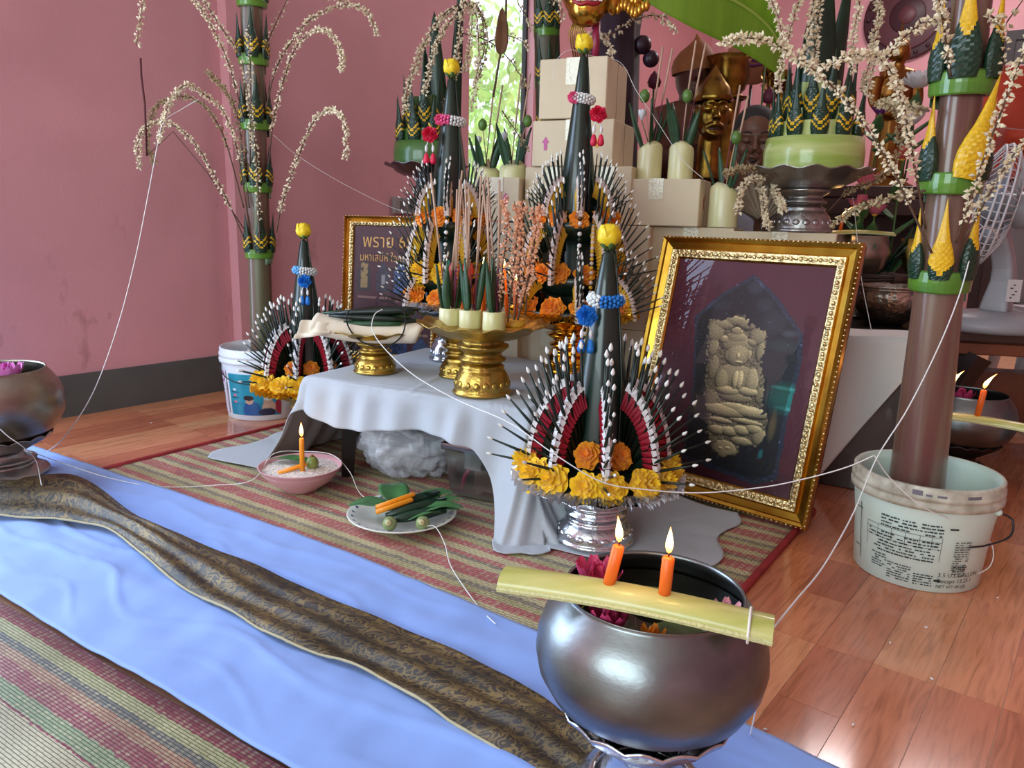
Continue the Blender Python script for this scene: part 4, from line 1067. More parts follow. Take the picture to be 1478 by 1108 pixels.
candle(fl(733, 466, trayz), (-.10, 0, 1), .150, .006, 'tall lit orange candle among the flower sprays', m=M_WAXD, fs=.9, group='candles on the incense tray')
o = MB().lathe([(.001, 0), (.03, 0), (.034, .012), (.028, .022), (.001, .024)], 20).build('wax_puck', mat('amber_wax', (214, 160, 50), .4)); o.location = fl(742, 473, trayz); tag(o, 'amber wax puck at the foot of the right candle on the tray', 'wax')
# rolled cloth and leaf bundle on the left tray
g3z = G3.z + .125
rc = thing('rolled_cloth', 'cream cloth roll lying across the left gold tray', 'cloth', G3 + Vector((0, 0, .125)))
e0, e1 = at(452, 468, 2.17) - Vector(rc.location), at(606, 482, 2.17) - Vector(rc.location)
M_CREAM = mat('cream_cotton', (228, 214, 190), .8, bump=.15, bscale=50)
def roll(s_, k):
    a = k * 2.6 * 2 * PI; r = .036 - .023 * k; p = e0.lerp(e1, s_); x = (e1 - e0).normalized(); y = Vector((0, 0, 1)).cross(x).normalized(); z = x.cross(y)
    w_ = 1 + .10 * noise.noise(Vector((s_ * 4, k * 2, 7)))
    return p + y * (r * 1.3 * math.cos(a) * w_) + z * (r * .9 * math.sin(a) * w_ + .002 - .012 * math.sin(PI * s_)) + x * (.01 * math.sin(a))
mb = MB(); mb.grid(roll, 26, 70, False); solid(mb.build('roll', M_CREAM, rc), .0018)
mb = MB()
def flapf(a, b):
    p = e0 + (e1 - e0) * (-.04 + .34 * a); return p + Vector((-.012 - .02 * b, -.03 - .022 * b + .008 * math.sin(a * 8), .014 - .055 * b * (1 - .5 * a) + .006 * math.sin(b * 9)))
mb.grid(flapf, 14, 10, False); solid(mb.build('loose_flap', M_CREAM, rc), .0018)
lbun = thing('leaf_bundle', 'bundle of dark green leaves tied with black cord on the rolled cloth', 'leaves', G3 + Vector((0, 0, .16)))
rg = random.Random(8)
for k in range(14):
    lay = k // 5
    a = Vector(at(462 + rg.random() * 34, 462 - lay * 7 + rg.random() * 5, 2.15 + (k % 5) * .022)) - Vector(lbun.location); b = Vector(at(574 + rg.random() * 34, 462 - lay * 9 + rg.random() * 8, 2.15 + (k % 5) * .022)) - Vector(lbun.location)
    q = [a, a.lerp(b, .25), a.lerp(b, .6), a.lerp(b, .85), b]; MB().tube(q, [.003, .0085, .012, .010, .005], 7).build('folded_leaf', M_LEAFK if k % 3 else M_LEAFS, lbun)
    if k % 3 == 0: o = leaf('leaf_tip', .06, .02, M_BETEL, lbun); o.matrix_local = TRS(a.lerp(b, .8), (b - a).to_track_quat('Y', 'Z').to_matrix().to_4x4())
M_CORD = mat('black_cord', (18, 18, 20), .6)
loop = [at(x, y, 2.12) - Vector(lbun.location) for x, y in ((503, 447), (500, 462), (508, 480), (524, 494), (545, 500), (565, 497), (580, 484), (585, 465), (582, 450), (566, 437), (545, 432))]
MB().tube(catmull(loop, 50), .0022, 6).build('black_cord', M_CORD, lbun)

# ------------------------------------------------------------------ banana trunk pillars
M_BANDG = mat('banana_band_green', (92, 140, 44), .28, coat=.3, rgb2=(70, 118, 36), vscale=5, stretch=(1, 1, 6))
M_BANDI = mat('banana_band_cut', (196, 206, 150), .7)
M_TRUNK = mat('banana_trunk', (112, 70, 64), .32, rgb2=(96, 104, 74), vscale=4.5, stretch=(7, 7, .35), coat=.25)
M_TRUNKR = mat('banana_trunk_red', (104, 58, 56), .32, rgb2=(124, 106, 88), vscale=4.2, stretch=(7, 7, .3), coat=.25)
M_YLEAF = mat('golden_leaf', (226, 178, 26), .35, var=.15, vscale=30)
M_PALEL = mat('leaf_backing', (120, 160, 130), .4)
def woven_spike_mesh(name, mA, mB, kind):
    """pleated leaf point: chevron folds low down, running out into a long needle tip"""
    mb = MB(); NZ, NA = 52, 24
    KN = [(0, .135), (.12, .165), (.24, .170), (.36, .140), (.5, .092), (.65, .058), (.8, .032), (.92, .014), (1.0, .002)]
    def w_(z):
        for (a, b), (c, d) in zip(KN[:-1], KN[1:]):
            if z <= c: return b + (d - b) * (z - a) / (c - a)
        return .002
    rings = []
    for i in range(NZ + 1):
        z = i / NZ; r = w_(z); row = []
        for k in range(NA):
            a = 2 * PI * k / NA; x, y = math.cos(a), math.sin(a); s_ = (z - .16 * abs(x)) / .075
            pl_ = (s_ % 1.0) * .014 * (1 if z < .46 else 0)
            row.append(mb.pt(((r + pl_ * .3) * x, (r * .55 + pl_) * y, z)))
        rings.append(row)
    for i in range(NZ):
        for k in range(NA):
            a = 2 * PI * (k + .5) / NA; z = (i + .5) / NZ; s_ = (z - .16 * abs(math.cos(a))) / .075
            if kind == 'GY': c = 1 if (1.0 < s_ < 1.6 or 2.4 < s_ < 3.0) else 0
            elif kind == 'YG': c = 1 if s_ > 4.6 else 0
            elif kind == 'YL': c = 1 if s_ > .6 else 0
            else: c = 1
            mb.cur = c; mb.face((rings[i][k], rings[i][(k + 1) % NA], rings[i + 1][(k + 1) % NA], rings[i + 1][k]))
    return mb.mesh(name, [mA, mB], False)
WS_GY = woven_spike_mesh('woven_leaf_point', M_LEAFD, M_YLEAF, 'GY')      # green with two golden chevrons
WS_YG = woven_spike_mesh('woven_leaf_point', M_LEAFD, M_YLEAF, 'YG')      # green weave, golden tip
WS_Y = woven_spike_mesh('woven_leaf_point', M_LEAFD, M_YLEAF, 'Y')        # all golden
WS_YL = woven_spike_mesh('woven_leaf_point', M_LEAFD, M_YLEAF, 'YL')    # golden, green at the foot
def pillar(name, label, base, top, r0, r1, m, bands, spikes, group, br=.05):
    """bands: picture rows as fractions; spikes: (band, azimuth, length, mesh, lean)"""
    t = thing(name, label, 'pillar', base, group=group); d = Vector(top) - Vector(base); L_ = d.length; ax = d.normalized(); M0 = axis_frame(ax)
    def fn(a, r, z): return r * (1 + .05 * math.cos(3 * a + z * 1.3) + .03 * math.cos(5 * a)), z
    mb = MB(); mb.M = M0; mb.lathe([(.001, 0)] + [(r0 + (r1 - r0) * k / 12, L_ * k / 12) for k in range(13)] + [(.001, L_)], 32, fn); mb.build('trunk', m, t)
    for f, wd in bands:
        z = L_ * f; r = br; h = wd
        mb = MB(); mb.M = M0 @ Matrix.Translation((0, 0, z)) @ Matrix.Rotation(.06, 4, 'X')
        mb.lathe([(r - .016, -h / 2), (r - .002, -h / 2), (r, -h / 2 + .003), (r + .001, 0), (r, h / 2 - .003), (r - .002, h / 2), (r - .016, h / 2)], 36, lambda a, rr, zz: (rr * (1 + .03 * math.cos(3 * a)), zz)); bo = mb.build('stem_band', M_BANDG, t, False)
        mb = MB(); mb.M = M0 @ Matrix.Translation((0, 0, z)) @ Matrix.Rotation(.06, 4, 'X'); mb.lathe([(r - .007, h / 2 + .0005), (r + .001, h / 2 + .001)], 30, lambda a, rr, zz: (rr * (1 + .03 * math.cos(3 * a)), zz)); mb.build('cut_edge', M_BANDI, bo)
        mb = MB(); mb.M = M0 @ Matrix.Translation((0, 0, z - h / 2 - .008)) @ Matrix.Rotation(-2.2 + f * 5, 4, 'Z'); mb.grid(lambda a, b: ((r - .004) * math.cos(a * 1.6), (r - .004) * math.sin(a * 1.6), (b - .5) * .03 * (1 - .5 * a)), 8, 2); solid(mb.build('leaf_backing', M_PALEL, bo), .001)
    for f, a, ln, me, lean in spikes:
        z = L_ * f + .004; r = br - .004
        M = M0 @ Matrix.Translation((r * math.cos(a), r * math.sin(a), z)) @ Matrix.Rotation(a + PI / 2, 4, 'Z') @ Matrix.Rotation(lean, 4, 'X') @ Matrix.Diagonal((ln * .85, ln * .85, ln, 1))
        o_ = inst('woven_leaf_point', me, M, t)
        if me is WS_Y: o_.matrix_local = M @ Matrix.Rotation(.22, 4, 'Y')
    return t
def sprays(t, lst, Y0, **kw):
    for k, e in enumerate(lst):
        pxs, dy = e[0], e[1]; kk = dict(kw); kk.update(e[2] if len(e) > 2 else {})
        n = len(pxs) - 1
        bud_spray(t, [at(x, y, Y0 + dy * i / n) - Vector(t.location) for i, (x, y) in enumerate(pxs)], **kk)

# left pillar in the blue bucket
LBK = Vector((-.955, 2.885, 0))
lbase = at(380, 560, 2.885); lbase.z = .02; ltop = at(354, -300, 2.885)
def frac_of(base, top, ypx):
    lo, hi = 0, 1
    for _ in range(40):
        mid = (lo + hi) / 2; v = Vector(base).lerp(Vector(top), mid) - CAMP
        if 554 - FPX * v.dot(_up) / v.dot(_fw) > ypx: lo = mid
        else: hi = mid
    return lo
lb_rows = [(365, .034), (270, .036), (180, .036), (87, .036), (3, .036)]
lbands = [(frac_of(lbase, ltop, y), h) for y, h in lb_rows]
lsp = []
for f, h in lbands:
    for a in (-2.4, -1.25, -.1, 1.0, 2.2): lsp.append((f, a + .15 * math.sin(f * 30), .17 if a == -1.25 else .15, WS_GY, .05))
pl = pillar('banana_trunk_pillar', 'slim banana trunk pillar with green bands standing in the left bucket', lbase, ltop, .042, .034, M_TRUNK, lbands, lsp, 'banana trunk pillars', .051)
DARKSP = dict(m=M_SPBUD2)
sprays(pl, [([(360, 330), (343, 220), (322, 161), (291, 134), (267, 123), (247, 144), (237, 171), (228, 206)], -.35),
            ([(353, 346), (329, 291), (302, 240), (274, 199), (240, 177), (213, 182), (199, 206), (202, 242)], -.10),
            ([(352, 170), (330, 93), (309, 45), (285, 5), (262, -20)], -.25), ([(348, 80), (325, 48), (300, 10), (288, -12)], .0),
            ([(388, 235), (394, 178), (408, 120), (429, 65), (459, 43), (480, 51), (493, 79), (492, 103)], -.25),
            ([(384, 155), (400, 95), (432, 45), (460, 20), (500, 7), (530, 18), (546, 54)], .05),
            ([(399, 335), (408, 291), (429, 230), (453, 175), (480, 158), (497, 178), (499, 230)], -.30),
            ([(381, 72), (398, 34), (418, -8)], .15, dict(dens=.35)), ([(355, -20), (300, -75), (245, -70), (212, -20), (197, 66)], -.2),
            ([(360, 300), (343, 171), (322, 127), (298, 103)], .1, DARKSP), ([(352, 300), (320, 190), (280, 143), (240, 144), (219, 165), (213, 206), (223, 237)], .1, DARKSP),
            ([(361, 240), (362, 120), (358, 40)], -.10, dict(dens=.6)), ([(375, 350), (372, 260), (366, 190), (350, 90)], -.12, dict(dens=.8)),
            ([(420, -10), (470, -5), (505, 5)], .2, dict(dens=.5))], 2.83, bud=.0068, dens=1.7)
MB().tube([at(212, 225, 2.75) - pl.location, at(209, 150, 2.75) - pl.location, at(204, 110, 2.75) - pl.location, at(203, 84, 2.75) - pl.location], .0035, 5).build('bare_stem', mat('dark_red_stem', (86, 30, 36), .7), pl)
MB().tube([at(212, 225, 2.75) - pl.location, at(250, 190, 2.8) - pl.location, at(300, 250, 2.82) - pl.location, at(352, 330, 2.84) - pl.location], .0018, 5).build('bare_stem', M_SPSTEM, pl)

def bucket(label, p, rt, rb_, h, m, rimm, group='buckets'):
    t = thing('bucket', label, 'bucket', p, group=group)
    MB().lathe([(.001, .004), (rb_ - .006, .004), (rb_ - .003, 0), (rb_, .003), (rb_ * .995 + (rt * .96 - rb_) * .5, h * .5), (rt * .955, h * .80), (rt * .955, h * .9), (rt * .95, h), (rt * .93, h), (rt * .93, h * .9), (rb_ * .97, .012), (.001, .010)], 56).build('body', m, t)
    z = h
    MB().lathe([(rt * .955, z * .79), (rt * 1.0, z * .795), (rt * 1.005, z * .845), (rt * .985, z * .85), (rt * .985, z * .88), (rt * 1.0, z * .885), (rt * 1.0, z * .92), (rt * .98, z * .925), (rt * .985, z * .985), (rt * .97, z * 1.0), (rt * .945, z), (rt * .94, z * .97)], 56).build('rim', rimm, t)
    return t
M_BUCKW = mat('white_bucket_plastic', (222, 228, 236), .35)
bl = bucket('white bucket with turquoise label behind the left leaf cone', LBK, .155, .132, .265, M_BUCKW, M_BUCKW)
# its printed label, painted on a curved patch
def vcol_mat(name, rough=.4, coat=0.0):
    m, nt, b, N, L = node_mat(name); at_ = N('ShaderNodeAttribute'); at_.attribute_name = 'Col'
    L(at_.outputs['Color'], b.inputs['Base Color']); b.inputs['Roughness'].default_value = rough; b.inputs['Coat Weight'].default_value = coat; b.inputs['Coat Roughness'].default_value = .05
    return m
M_PRINT = vcol_mat('printed_label', .35)
def painted_grid(name, fn, paint, nu, nv, m, parent):
    mb = MB(); mb.grid(fn, nu, nv); me = mb.mesh(name, m)
    ca = me.color_attributes.new('Col', 'FLOAT_COLOR', 'POINT')
    for j in range(nv + 1):
        for i in range(nu + 1): ca.data[j * (nu + 1) + i].color = (*lin(paint(i / nu, j / nv)), 1)
    return obj(name, me, parent)
def ell(u, v, cx, cy, rx, ry): return ((u - cx) / rx) ** 2 + ((v - cy) / ry) ** 2 < 1
def label_paint(u, v):
    c = (26, 140, 165)
    if v < .33: c = (18, 126, 156)
    if ell(u, v, .46, .12, .17, .24): c = (34, 84, 140)
    if ell(u, v, .42, .36, .075, .085): c = (196, 152, 130)
    if ell(u, v, .41, .43, .10, .065): c = (32, 28, 34)
    if ell(u, v, .78, .18, .13, .19): c = (196, 160, 140)
    if ell(u, v, .76, .36, .08, .09): c = (186, 150, 132)
    if ell(u, v, .76, .43, .085, .055): c = (208, 206, 200)
    if ell(u, v, .74, .08, .16, .1): c = (40, 46, 70)
    if ell(u, v, .97, .22, .08, .2): c = (160, 40, 60)
    for k, y in enumerate((.62, .48, .32)):
        if ell(u, v, .13, y, .035, .03): c = (210, 226, 230) if k == 0 else (214, 110, 130)
        if abs(u - .13) < .085 and .025 < y - v < .075 and int(v * 90) % 2: c = (20, 80, 110)
    return c
bh, brt, brb = .265, .155, .132
def bcurve(a, z, ex=.0015):
    r = brb + (brt * .955 - brb) * min(1, z / (bh * .8)) + ex; return Vector((r * math.cos(a), r * math.sin(a), z))
painted_grid('label', lambda u, v: bcurve(R(-128) + R(82) * u, .022 + .155 * v), label_paint, 70, 60, M_PRINT, bl)
painted_grid('side_print', lambda u, v: bcurve(R(-166) + R(30) * u, .022 + .165 * v), lambda u, v: (150, 70, 130) if abs(math.hypot((u - .5) / .35, (v - .82) / .13) - .85) < .22 else ((60, 70, 100) if v < .6 and .3 < u < .62 and int(v * 34) % 3 else ((170, 120, 140) if u > .8 and int(v * 60) % 2 and v < .7 else (226, 228, 238))), 24, 60, M_PRINT, bl)
M_WIRE = mat('bucket_wire', (60, 62, 66), .4, .8)
MB().tube(catmull([bcurve(R(-158), .212, .006), bcurve(R(-140), .178, .012), bcurve(R(-110), .15, .016), bcurve(R(-70), .14, .016)], 20), .002, 6).build('wire_handle', M_WIRE, bl)

# right pillar in the paint bucket
RBK = Vector((.925, 1.63, 0))
rbase = at(1325, 720, 1.66); rbase = Vector((rbase.x - .004, 1.66, .02)); rtop = at(1436, -290, 1.66)
rrows = [(404, .045), (264, .043), (122, .045)]
rbands = [(frac_of(rbase, rtop, y), h) for y, h in rrows]
f1, f2, f3 = [b[0] for b in rbands]
rsp = [(f1, -2.10, .165, WS_YL, .03), (f1, -3.1, .15, WS_YG, .02), (f1, -1.05, .17, WS_YG, .06), (f1, .5, .15, WS_YG, .05),
       (f2, -3.05, .175, WS_YG, .0), (f2, -1.65, .21, WS_Y, .0), (f2, -.75, .16, WS_YG, .06), (f2, 1.0, .15, WS_YG, .05),
       (f3, -2.10, .21, WS_YG, .0), (f3, -3.1, .17, WS_YG, .0), (f3, -1.0, .18, WS_YG, .03), (f3, 1.0, .15, WS_YG, .05)]
pr = pillar('banana_trunk_pillar', 'tall purple brown banana trunk with golden leaf points in the right bucket', rbase, rtop, .060, .028, M_TRUNKR, rbands, rsp, 'banana trunk pillars', .060)
sprays(pr, [([(1380, 350), (1400, 290), (1425, 215), (1455, 135), (1478, 75), (1500, 30)], -.18),
            ([(1392, 345), (1425, 285), (1455, 235), (1478, 208), (1515, 180)], -.05),
            ([(1336, 330), (1318, 230), (1306, 160), (1290, 110), (1265, 82), (1230, 80), (1190, 97)], -.18),
            ([(1345, 365), (1310, 290), (1275, 220), (1225, 150), (1180, 105), (1150, 82), (1110, 60), (1075, 55), (1045, 62)], -.08),
            ([(1372, 30), (1350, 28), (1310, 50), (1275, 85)], -.05), ([(1372, 110), (1362, 40), (1352, -20)], -.06),
            ([(1420, 20), (1437, 28), (1449, 55), (1450, 102)], .0), ([(1425, 90), (1445, 45), (1480, -5)], .1, dict(dens=.3)),
            ([(1335, 275), (1290, 285), (1240, 300), (1200, 325)], .25, DARKSP), ([(1340, 160), (1300, 152), (1268, 148)], .4, DARKSP)], 1.60, bud=.0068, dens=2.0)

# paint bucket
M_PAIL = mat('pale_green_pail', (208, 232, 222), .45, rgb2=(206, 218, 204), vscale=9)
M_PAILRIM = mat('dirty_pail_rim', (212, 208, 190), .5, rgb2=(150, 140, 120), vscale=26)
rbk = bucket('white paint bucket with black print holding the brown banana trunk', RBK, .152, .128, .235, M_PAIL, M_PAILRIM)
ph, prt, prb = .235, .152, .128
M_INK = mat('black_ink', (40, 44, 44), .6); M_SMUDGE = mat('grey_smudge', (112, 108, 116), .7)
def pcurve(a, z, ex=.0012):
    r = prb + (prt * .955 - prb) * min(1, z / (ph * .8)) + ex; return Vector((r * math.cos(a), r * math.sin(a), z))
camdir = math.atan2(-RBK.y, -RBK.x)               # azimuth on the pail that faces the viewer
def print_bars(name, segs, parent, m):
    mb = MB()
    for a0, a1, z, hgt in segs:
        n = max(1, int((a1 - a0) / .05)); 
        for k in range(n):
            b0, b1 = a0 + (a1 - a0) * k / n, a0 + (a1 - a0) * (k + 1) / n
            mb.face([mb.pt(pcurve(camdir + b0, z)), mb.pt(pcurve(camdir + b1, z)), mb.pt(pcurve(camdir + b1, z + hgt)), mb.pt(pcurve(camdir + b0, z + hgt))])
    return mb.build(name, m, parent, False)
rg = random.Random(4)
segs = []
for z0, rows, a0, a1, hg in ((.145, 4, -.55, .32, .0042), (.110, 3, -.75, .30, .004), (.085, 4, -.65, .25, .004), (.050, 6, -.68, -.42, .0032), (.036, 7, -.40, -.05, .0032), (.030, 5, .0, .28, .0032), (.090, 13, .52, .78, .0030), (.055, 5, .55, .78, .003)):
    for r_ in range(rows):
        z = z0 + (r_ - rows / 2) * hg * 1.75; a = a0
        while a < a1:
            w_ = rg.uniform(.015, .07)
            if rg.random() < .82: segs.append((a, min(a + w_, a1), z, hg * rg.uniform(.6, .85)))
            a += w_ + rg.uniform(.006, .02)
stuff(print_bars('small_print', segs, rbk, M_INK))
tbl = []
for z in (.128, .117, .101): tbl.append((-.80, .32, z, .0009))
for z0, z1 in ((.075, .128),):
    for a in (-.80, -.60, -.38, -.18, .02, .18, .32): tbl.append((a, a + .006, z0 + (.025 if -.79 < a < .3 else 0), z1 - z0 - (.025 if -.79 < a < .3 else 0)))
tbl += [(-.98, -.965, .03, .13), (.40, .52, .148, .004), (-1.12, -.93, .145, .002), (-1.15, -1.0, .055, .002), (.30, .40, .028, .0045)]
print_bars('ruled_table', tbl, rbk, M_INK)
print_bars('smudge', [(-.15, -.02, .212, .016), (.02, .10, .210, .012), (.16, .28, .208, .014), (.55, .75, .212, .012), (-.75, -.68, .207, .01)], rbk, M_SMUDGE).scale = (1.022, 1.022, 1)
def text_mesh(name, body, size, m, fn, parent, align='LEFT', shear=0):
    c = bpy.data.curves.new(name, 'FONT'); c.body = body; c.size = size; c.align_x = align; c.shear = shear; c.resolution_u = 3
    o = bpy.data.objects.new(name, c); COL.objects.link(o); bpy.context.view_layer.update()
    me = bpy.data.meshes.new_from_object(o.evaluated_get(bpy.context.evaluated_depsgraph_get()))
    bpy.data.objects.remove(o); bpy.data.curves.remove(c)
    for v in me.vertices: v.co = fn(v.co.x, v.co.y)
    me.materials.clear(); me.materials.append(m); me.name = name
    return obj(name, me, parent)
for body, z, sz in (('3.5 U.S.GALLON', .040, .0135), ('Bocaps 13.25 l', .0265, .0135), ('NET WT 48 LBS', .0145, .010)):
    text_mesh('printed_text', body, sz, M_INK, lambda x, y, z=z: pcurve(camdir + .34 + x / .135, z + y, .0016), rbk)
h0, h1 = pcurve(camdir + 1.18, .158, .006), pcurve(camdir + 1.05, .10, .03)
MB().tube(catmull([pcurve(camdir + 1.25, .178, .006), pcurve(camdir + 1.32, .165, .028), pcurve(camdir + 1.22, .135, .034), pcurve(camdir + .95, .118, .016), pcurve(camdir + .7, .112, .006)], 24), .0022, 6).build('wire_handle', M_WIRE, rbk)
for a in (1.25, 1.25 + PI): MB().sph(pcurve(camdir + a, .178, .002), (.008, .008, .008), 8, 6).build('handle_lug', M_PAIL, rbk)

# ------------------------------------------------------------------ cardboard boxes
M_CARD = mat('cream_cardboard', (214, 196, 164), .75, var=.05, vscale=6, bump=.05, bscale=120)
M_TAPE = mat('clear_tape', (222, 214, 186), .12, coat=.6, bump=.5, bscale=60)
M_PINKARROW = mat('pink_print', (196, 92, 150), .6); M_REDARROW = mat('red_print', (190, 40, 40), .6); M_DOT = mat('orange_sticker', (232, 150, 30), .5)
M_SEAM = mat('box_seam', (150, 130, 102), .8)
BYAW = R(-23)
def carton(label, px, py, Y, w_, d_, h_, yaw=BYAW, tape='front', arrows=(), dot=None, side_arrow=False, ztop=None):
    """px,py: picture spot of the near top corner between front and right faces"""
    c = at(px, py, Y); top = ztop if ztop is not None else c.z
    ex = Vector((math.cos(yaw), math.sin(yaw), 0)); ey = Vector((-math.sin(yaw), math.cos(yaw), 0))
    ctr = Vector((c.x, c.y, 0)) - ex * w_ / 2 + ey * d_ / 2; ctr.z = top - h_
    t = thing('cardboard_box', label, 'box', ctr, yaw, 'cream cardboard boxes')
    bev(MB().box((0, 0, h_ / 2), (w_, d_, h_)).build('carton', M_CARD, t, False), .003, 1)
    if tape: 
        mb = MB(); mb.box((0, -d_ / 2 - .0006, h_ * .78), (.048, .0012, h_ * .44)); mb.box((0, 0, h_ + .0006), (.048, d_, .0012)); mb.build('tape', M_TAPE, t, False)
    mb = MB(); mb.box((0, 0, h_ + .0004), (w_ * .98, .0025, .0008)); mb.box((w_ / 2 + .0004, 0, h_ * .5), (.0008, .0018, h_ * .96)); mb.build('flap_seam', M_SEAM, t, False)
    def arrow(x, y, z, s_, m, side=False):
        pts = [(-.35, -1), (.35, -1), (.35, .1), (.8, .1), (0, 1), (-.8, .1), (-.35, .1)]; mb = MB()
        if side: mb.poly([(w_ / 2 + .0004, y + a * s_ * .5, z + b * s_) for a, b in pts], .0006, Vector((1, 0, 0)))
        else: mb.poly([(x + a * s_ * .75, -d_ / 2 - .001, z + b * s_) for a, b in pts], .0006, Vector((0, -1, 0)))
        mb.build('printed_arrow', m, t, False)
    for fx in arrows: arrow(fx * w_, 0, h_ * .5, .022, M_PINKARROW)
    if side_arrow: arrow(0, -d_ * .12, h_ * .52, .024, M_REDARROW, True)
    if dot is not None:
        mb = MB(); mb.poly([(dot * w_ + .014 * math.cos(a), -d_ / 2 - .001, h_ * .5 + .014 * math.sin(a)) for a in [k * PI / 10 for k in range(20)]], .0008, Vector((0, -1, 0))); mb.build('round_sticker', M_DOT, t, False)
    return t
BX = 2.62
z_a = at(1010, 329, BX).z                                # top of the lower wall of boxes
carton('topmost cream cardboard box under the golden mask', 878, 80, BX + .02, .235, .24, at(878, 80, BX).z - at(884, 171, BX).z - .002)
z2 = at(884, 171, BX).z; z3 = at(888, 240, BX).z
carton('second box from the top with two pink arrows and an orange dot', 887, 171, BX, .285, .26, z2 - z3 - .001, arrows=(-.33, .10), dot=.30, ztop=z2)
z4 = z_a + .002
carton('third tier box right half, under the box with the orange dot', 913, 240, BX - .02, .17, .24, z3 - z4 - .001, ztop=z3)
carton('third tier box left half, behind the tallest leaf offering', 838, 240, BX + .055, .20, .24, z3 - z4 - .001, ztop=z3, arrows=(.05,))
carton('box with one pink arrow left of the stack by the window', 750, 256, BX + .11, .17, .22, at(750, 256, BX).z - z4, arrows=(.2,))
carton('long taped box below the two banana stem cups', 1012, 258, BX - .10, .285, .20, at(1012, 258, BX - .1).z - at(1012, 328, BX - .1).z - .001, side_arrow=True)
zz = at(1012, 328, BX - .1).z - .001
lw = .172
for r_ in range(4):
    for c_, (px, lb) in enumerate(((1060, 'right'), (938, 'middle'), (842, 'left'), (752, 'far left'))):
        rowname = ('top row', 'second row', 'third row', 'floor row')[r_]
        carton('cream cardboard box in the %s of the lower wall, %s column' % (rowname, lb), px, 330, BX - .12 + .055 * c_, .275 if c_ == 0 else .23, .24, lw - .001 if r_ < 3 else max(.05, zz - 3 * lw - .001), ztop=zz - r_ * lw)
# box under the large silver tray
zs = at(1165, 336, 2.46).z
carton('taped box under the large silver tray, behind the big frame', 1208, 339, 2.38, .33, .26, .13, ztop=zs, tape='front')
carton('plain box under the taped box behind the big frame', 1208, 339, 2.385, .32, .25, zs - .131, ztop=zs - .131, tape=None)

# ------------------------------------------------------------------ banana stem cups on the boxes
M_NUT = mat('green_nut', (84, 118, 52), .35, var=.2, vscale=20)
M_WPET = mat('white_petal', (224, 224, 226), .6)
def tall_cup(label, p, r, h, seed, nut=(0, 0), white=True, s=1.0):
    rg = random.Random(seed); t = thing('banana_stem_cup', label, 'cup', p, group='banana stem cups on the boxes')
    def fn(a, rr, z): return (rr * (1 + .02 * math.cos(2 * a)), z + (.010 * math.cos(a + seed) if z > h * .9 else 0))
    MB().lathe([(.001, .0), (r, 0), (r * 1.01, .004), (r, h * .93), (r * .93, h), (r * .6, h * 1.10), (r * .5, h * 1.08), (.001, h * .98)], 28, fn).build('stem_cup', M_CUP, t)
    for k in range(4):
        a = k * 1.7 + seed; blade(t, Vector((r * .5 * math.cos(a), r * .5 * math.sin(a), h * .92)), Vector((.35 * math.cos(a), .35 * math.sin(a), 1)), .13 + .04 * rg.random(), .028, rz=a)
    for k in range(2): incense(t, Vector((.008 * (k * 2 - 1), 0, h * .9)), Vector((.09 + .05 * k, 0, 1)), .30 + .05 * rg.random(), .0032, .5)
    c = Vector((nut[0], nut[1] - .01, h * 1.0 + .16))
    mb = MB(); mb.tube([Vector((0, 0, h * .95)), c], .002, 5); mb.build('nut_stick', M_INC, t)
    mb = MB(); mb.sph(c, (.017, .017, .022), 12, 9); mb.build('areca_nut', M_NUT, t)
    if white:
        pm = petal_mesh('white_petal', .032, .016, .012, M_WPET); q = Vector((-.035, -.01, h + .085))
        MB().tube([Vector((0, 0, h * .95)), q], .0018, 5).build('flower_stalk', M_SEPAL, t)
        for k in range(12): inst('white_petal', pm, TRS(q, Matrix.Rotation(k * PI / 6, 4, 'Z') @ Matrix.Rotation(R(45 + 30 * (k % 2)), 4, 'X')), t)
    return t
zl = at(950, 258, BX - .1).z
def onz(px, py, z): return fl(px, py, z) if abs(z - CAM_H) > .05 else None
p = at(936, 258, 2.66); p.z = zl + .002; tall_cup('pale banana stem cup with white flower, left of the pair on the long box', p, .040, .105, 1, (-.03, 0))
p = at(981, 258, 2.64); p.z = zl + .002; tall_cup('pale banana stem cup, right of the pair on the long box', p, .040, .105, 2, (.005, 0), False)
p = at(1042, 328, 2.56); p.z = zz + .002; tall_cup('banana stem cup standing lower beside the praying man', p, .046, .120, 3, (.02, 0), False)
sh = thing('wall_shelf_table', 'narrow wooden side table behind the boxes below the window', 'table', Vector((-.06, 3.03, 0)), R(-23))
M_DWOOD = mat('dark_wood', (58, 36, 28), .4, var=.3, vscale=5, stretch=(1, 6, 1), coat=.2)
bev(MB().box((0, 0, .80), (.27, .17, .03)).build('table_top', M_DWOOD, sh, False), .004)
for sx in (-1, 1):
    for sy in (-1, 1): MB().box((sx * .11, sy * .06, .3925), (.04, .04, .785)).build('leg', M_DWOOD, sh, False)
p = at(703, 258, 3.06); p.z = .816; tall_cup('left banana stem cup in front of the window', p, .050, .125, 4, (-.02, 0), True)
p = at(740, 258, 3.0); p.z = .816; tall_cup('right banana stem cup in front of the window', p, .050, .135, 5, (.05, 0), True)

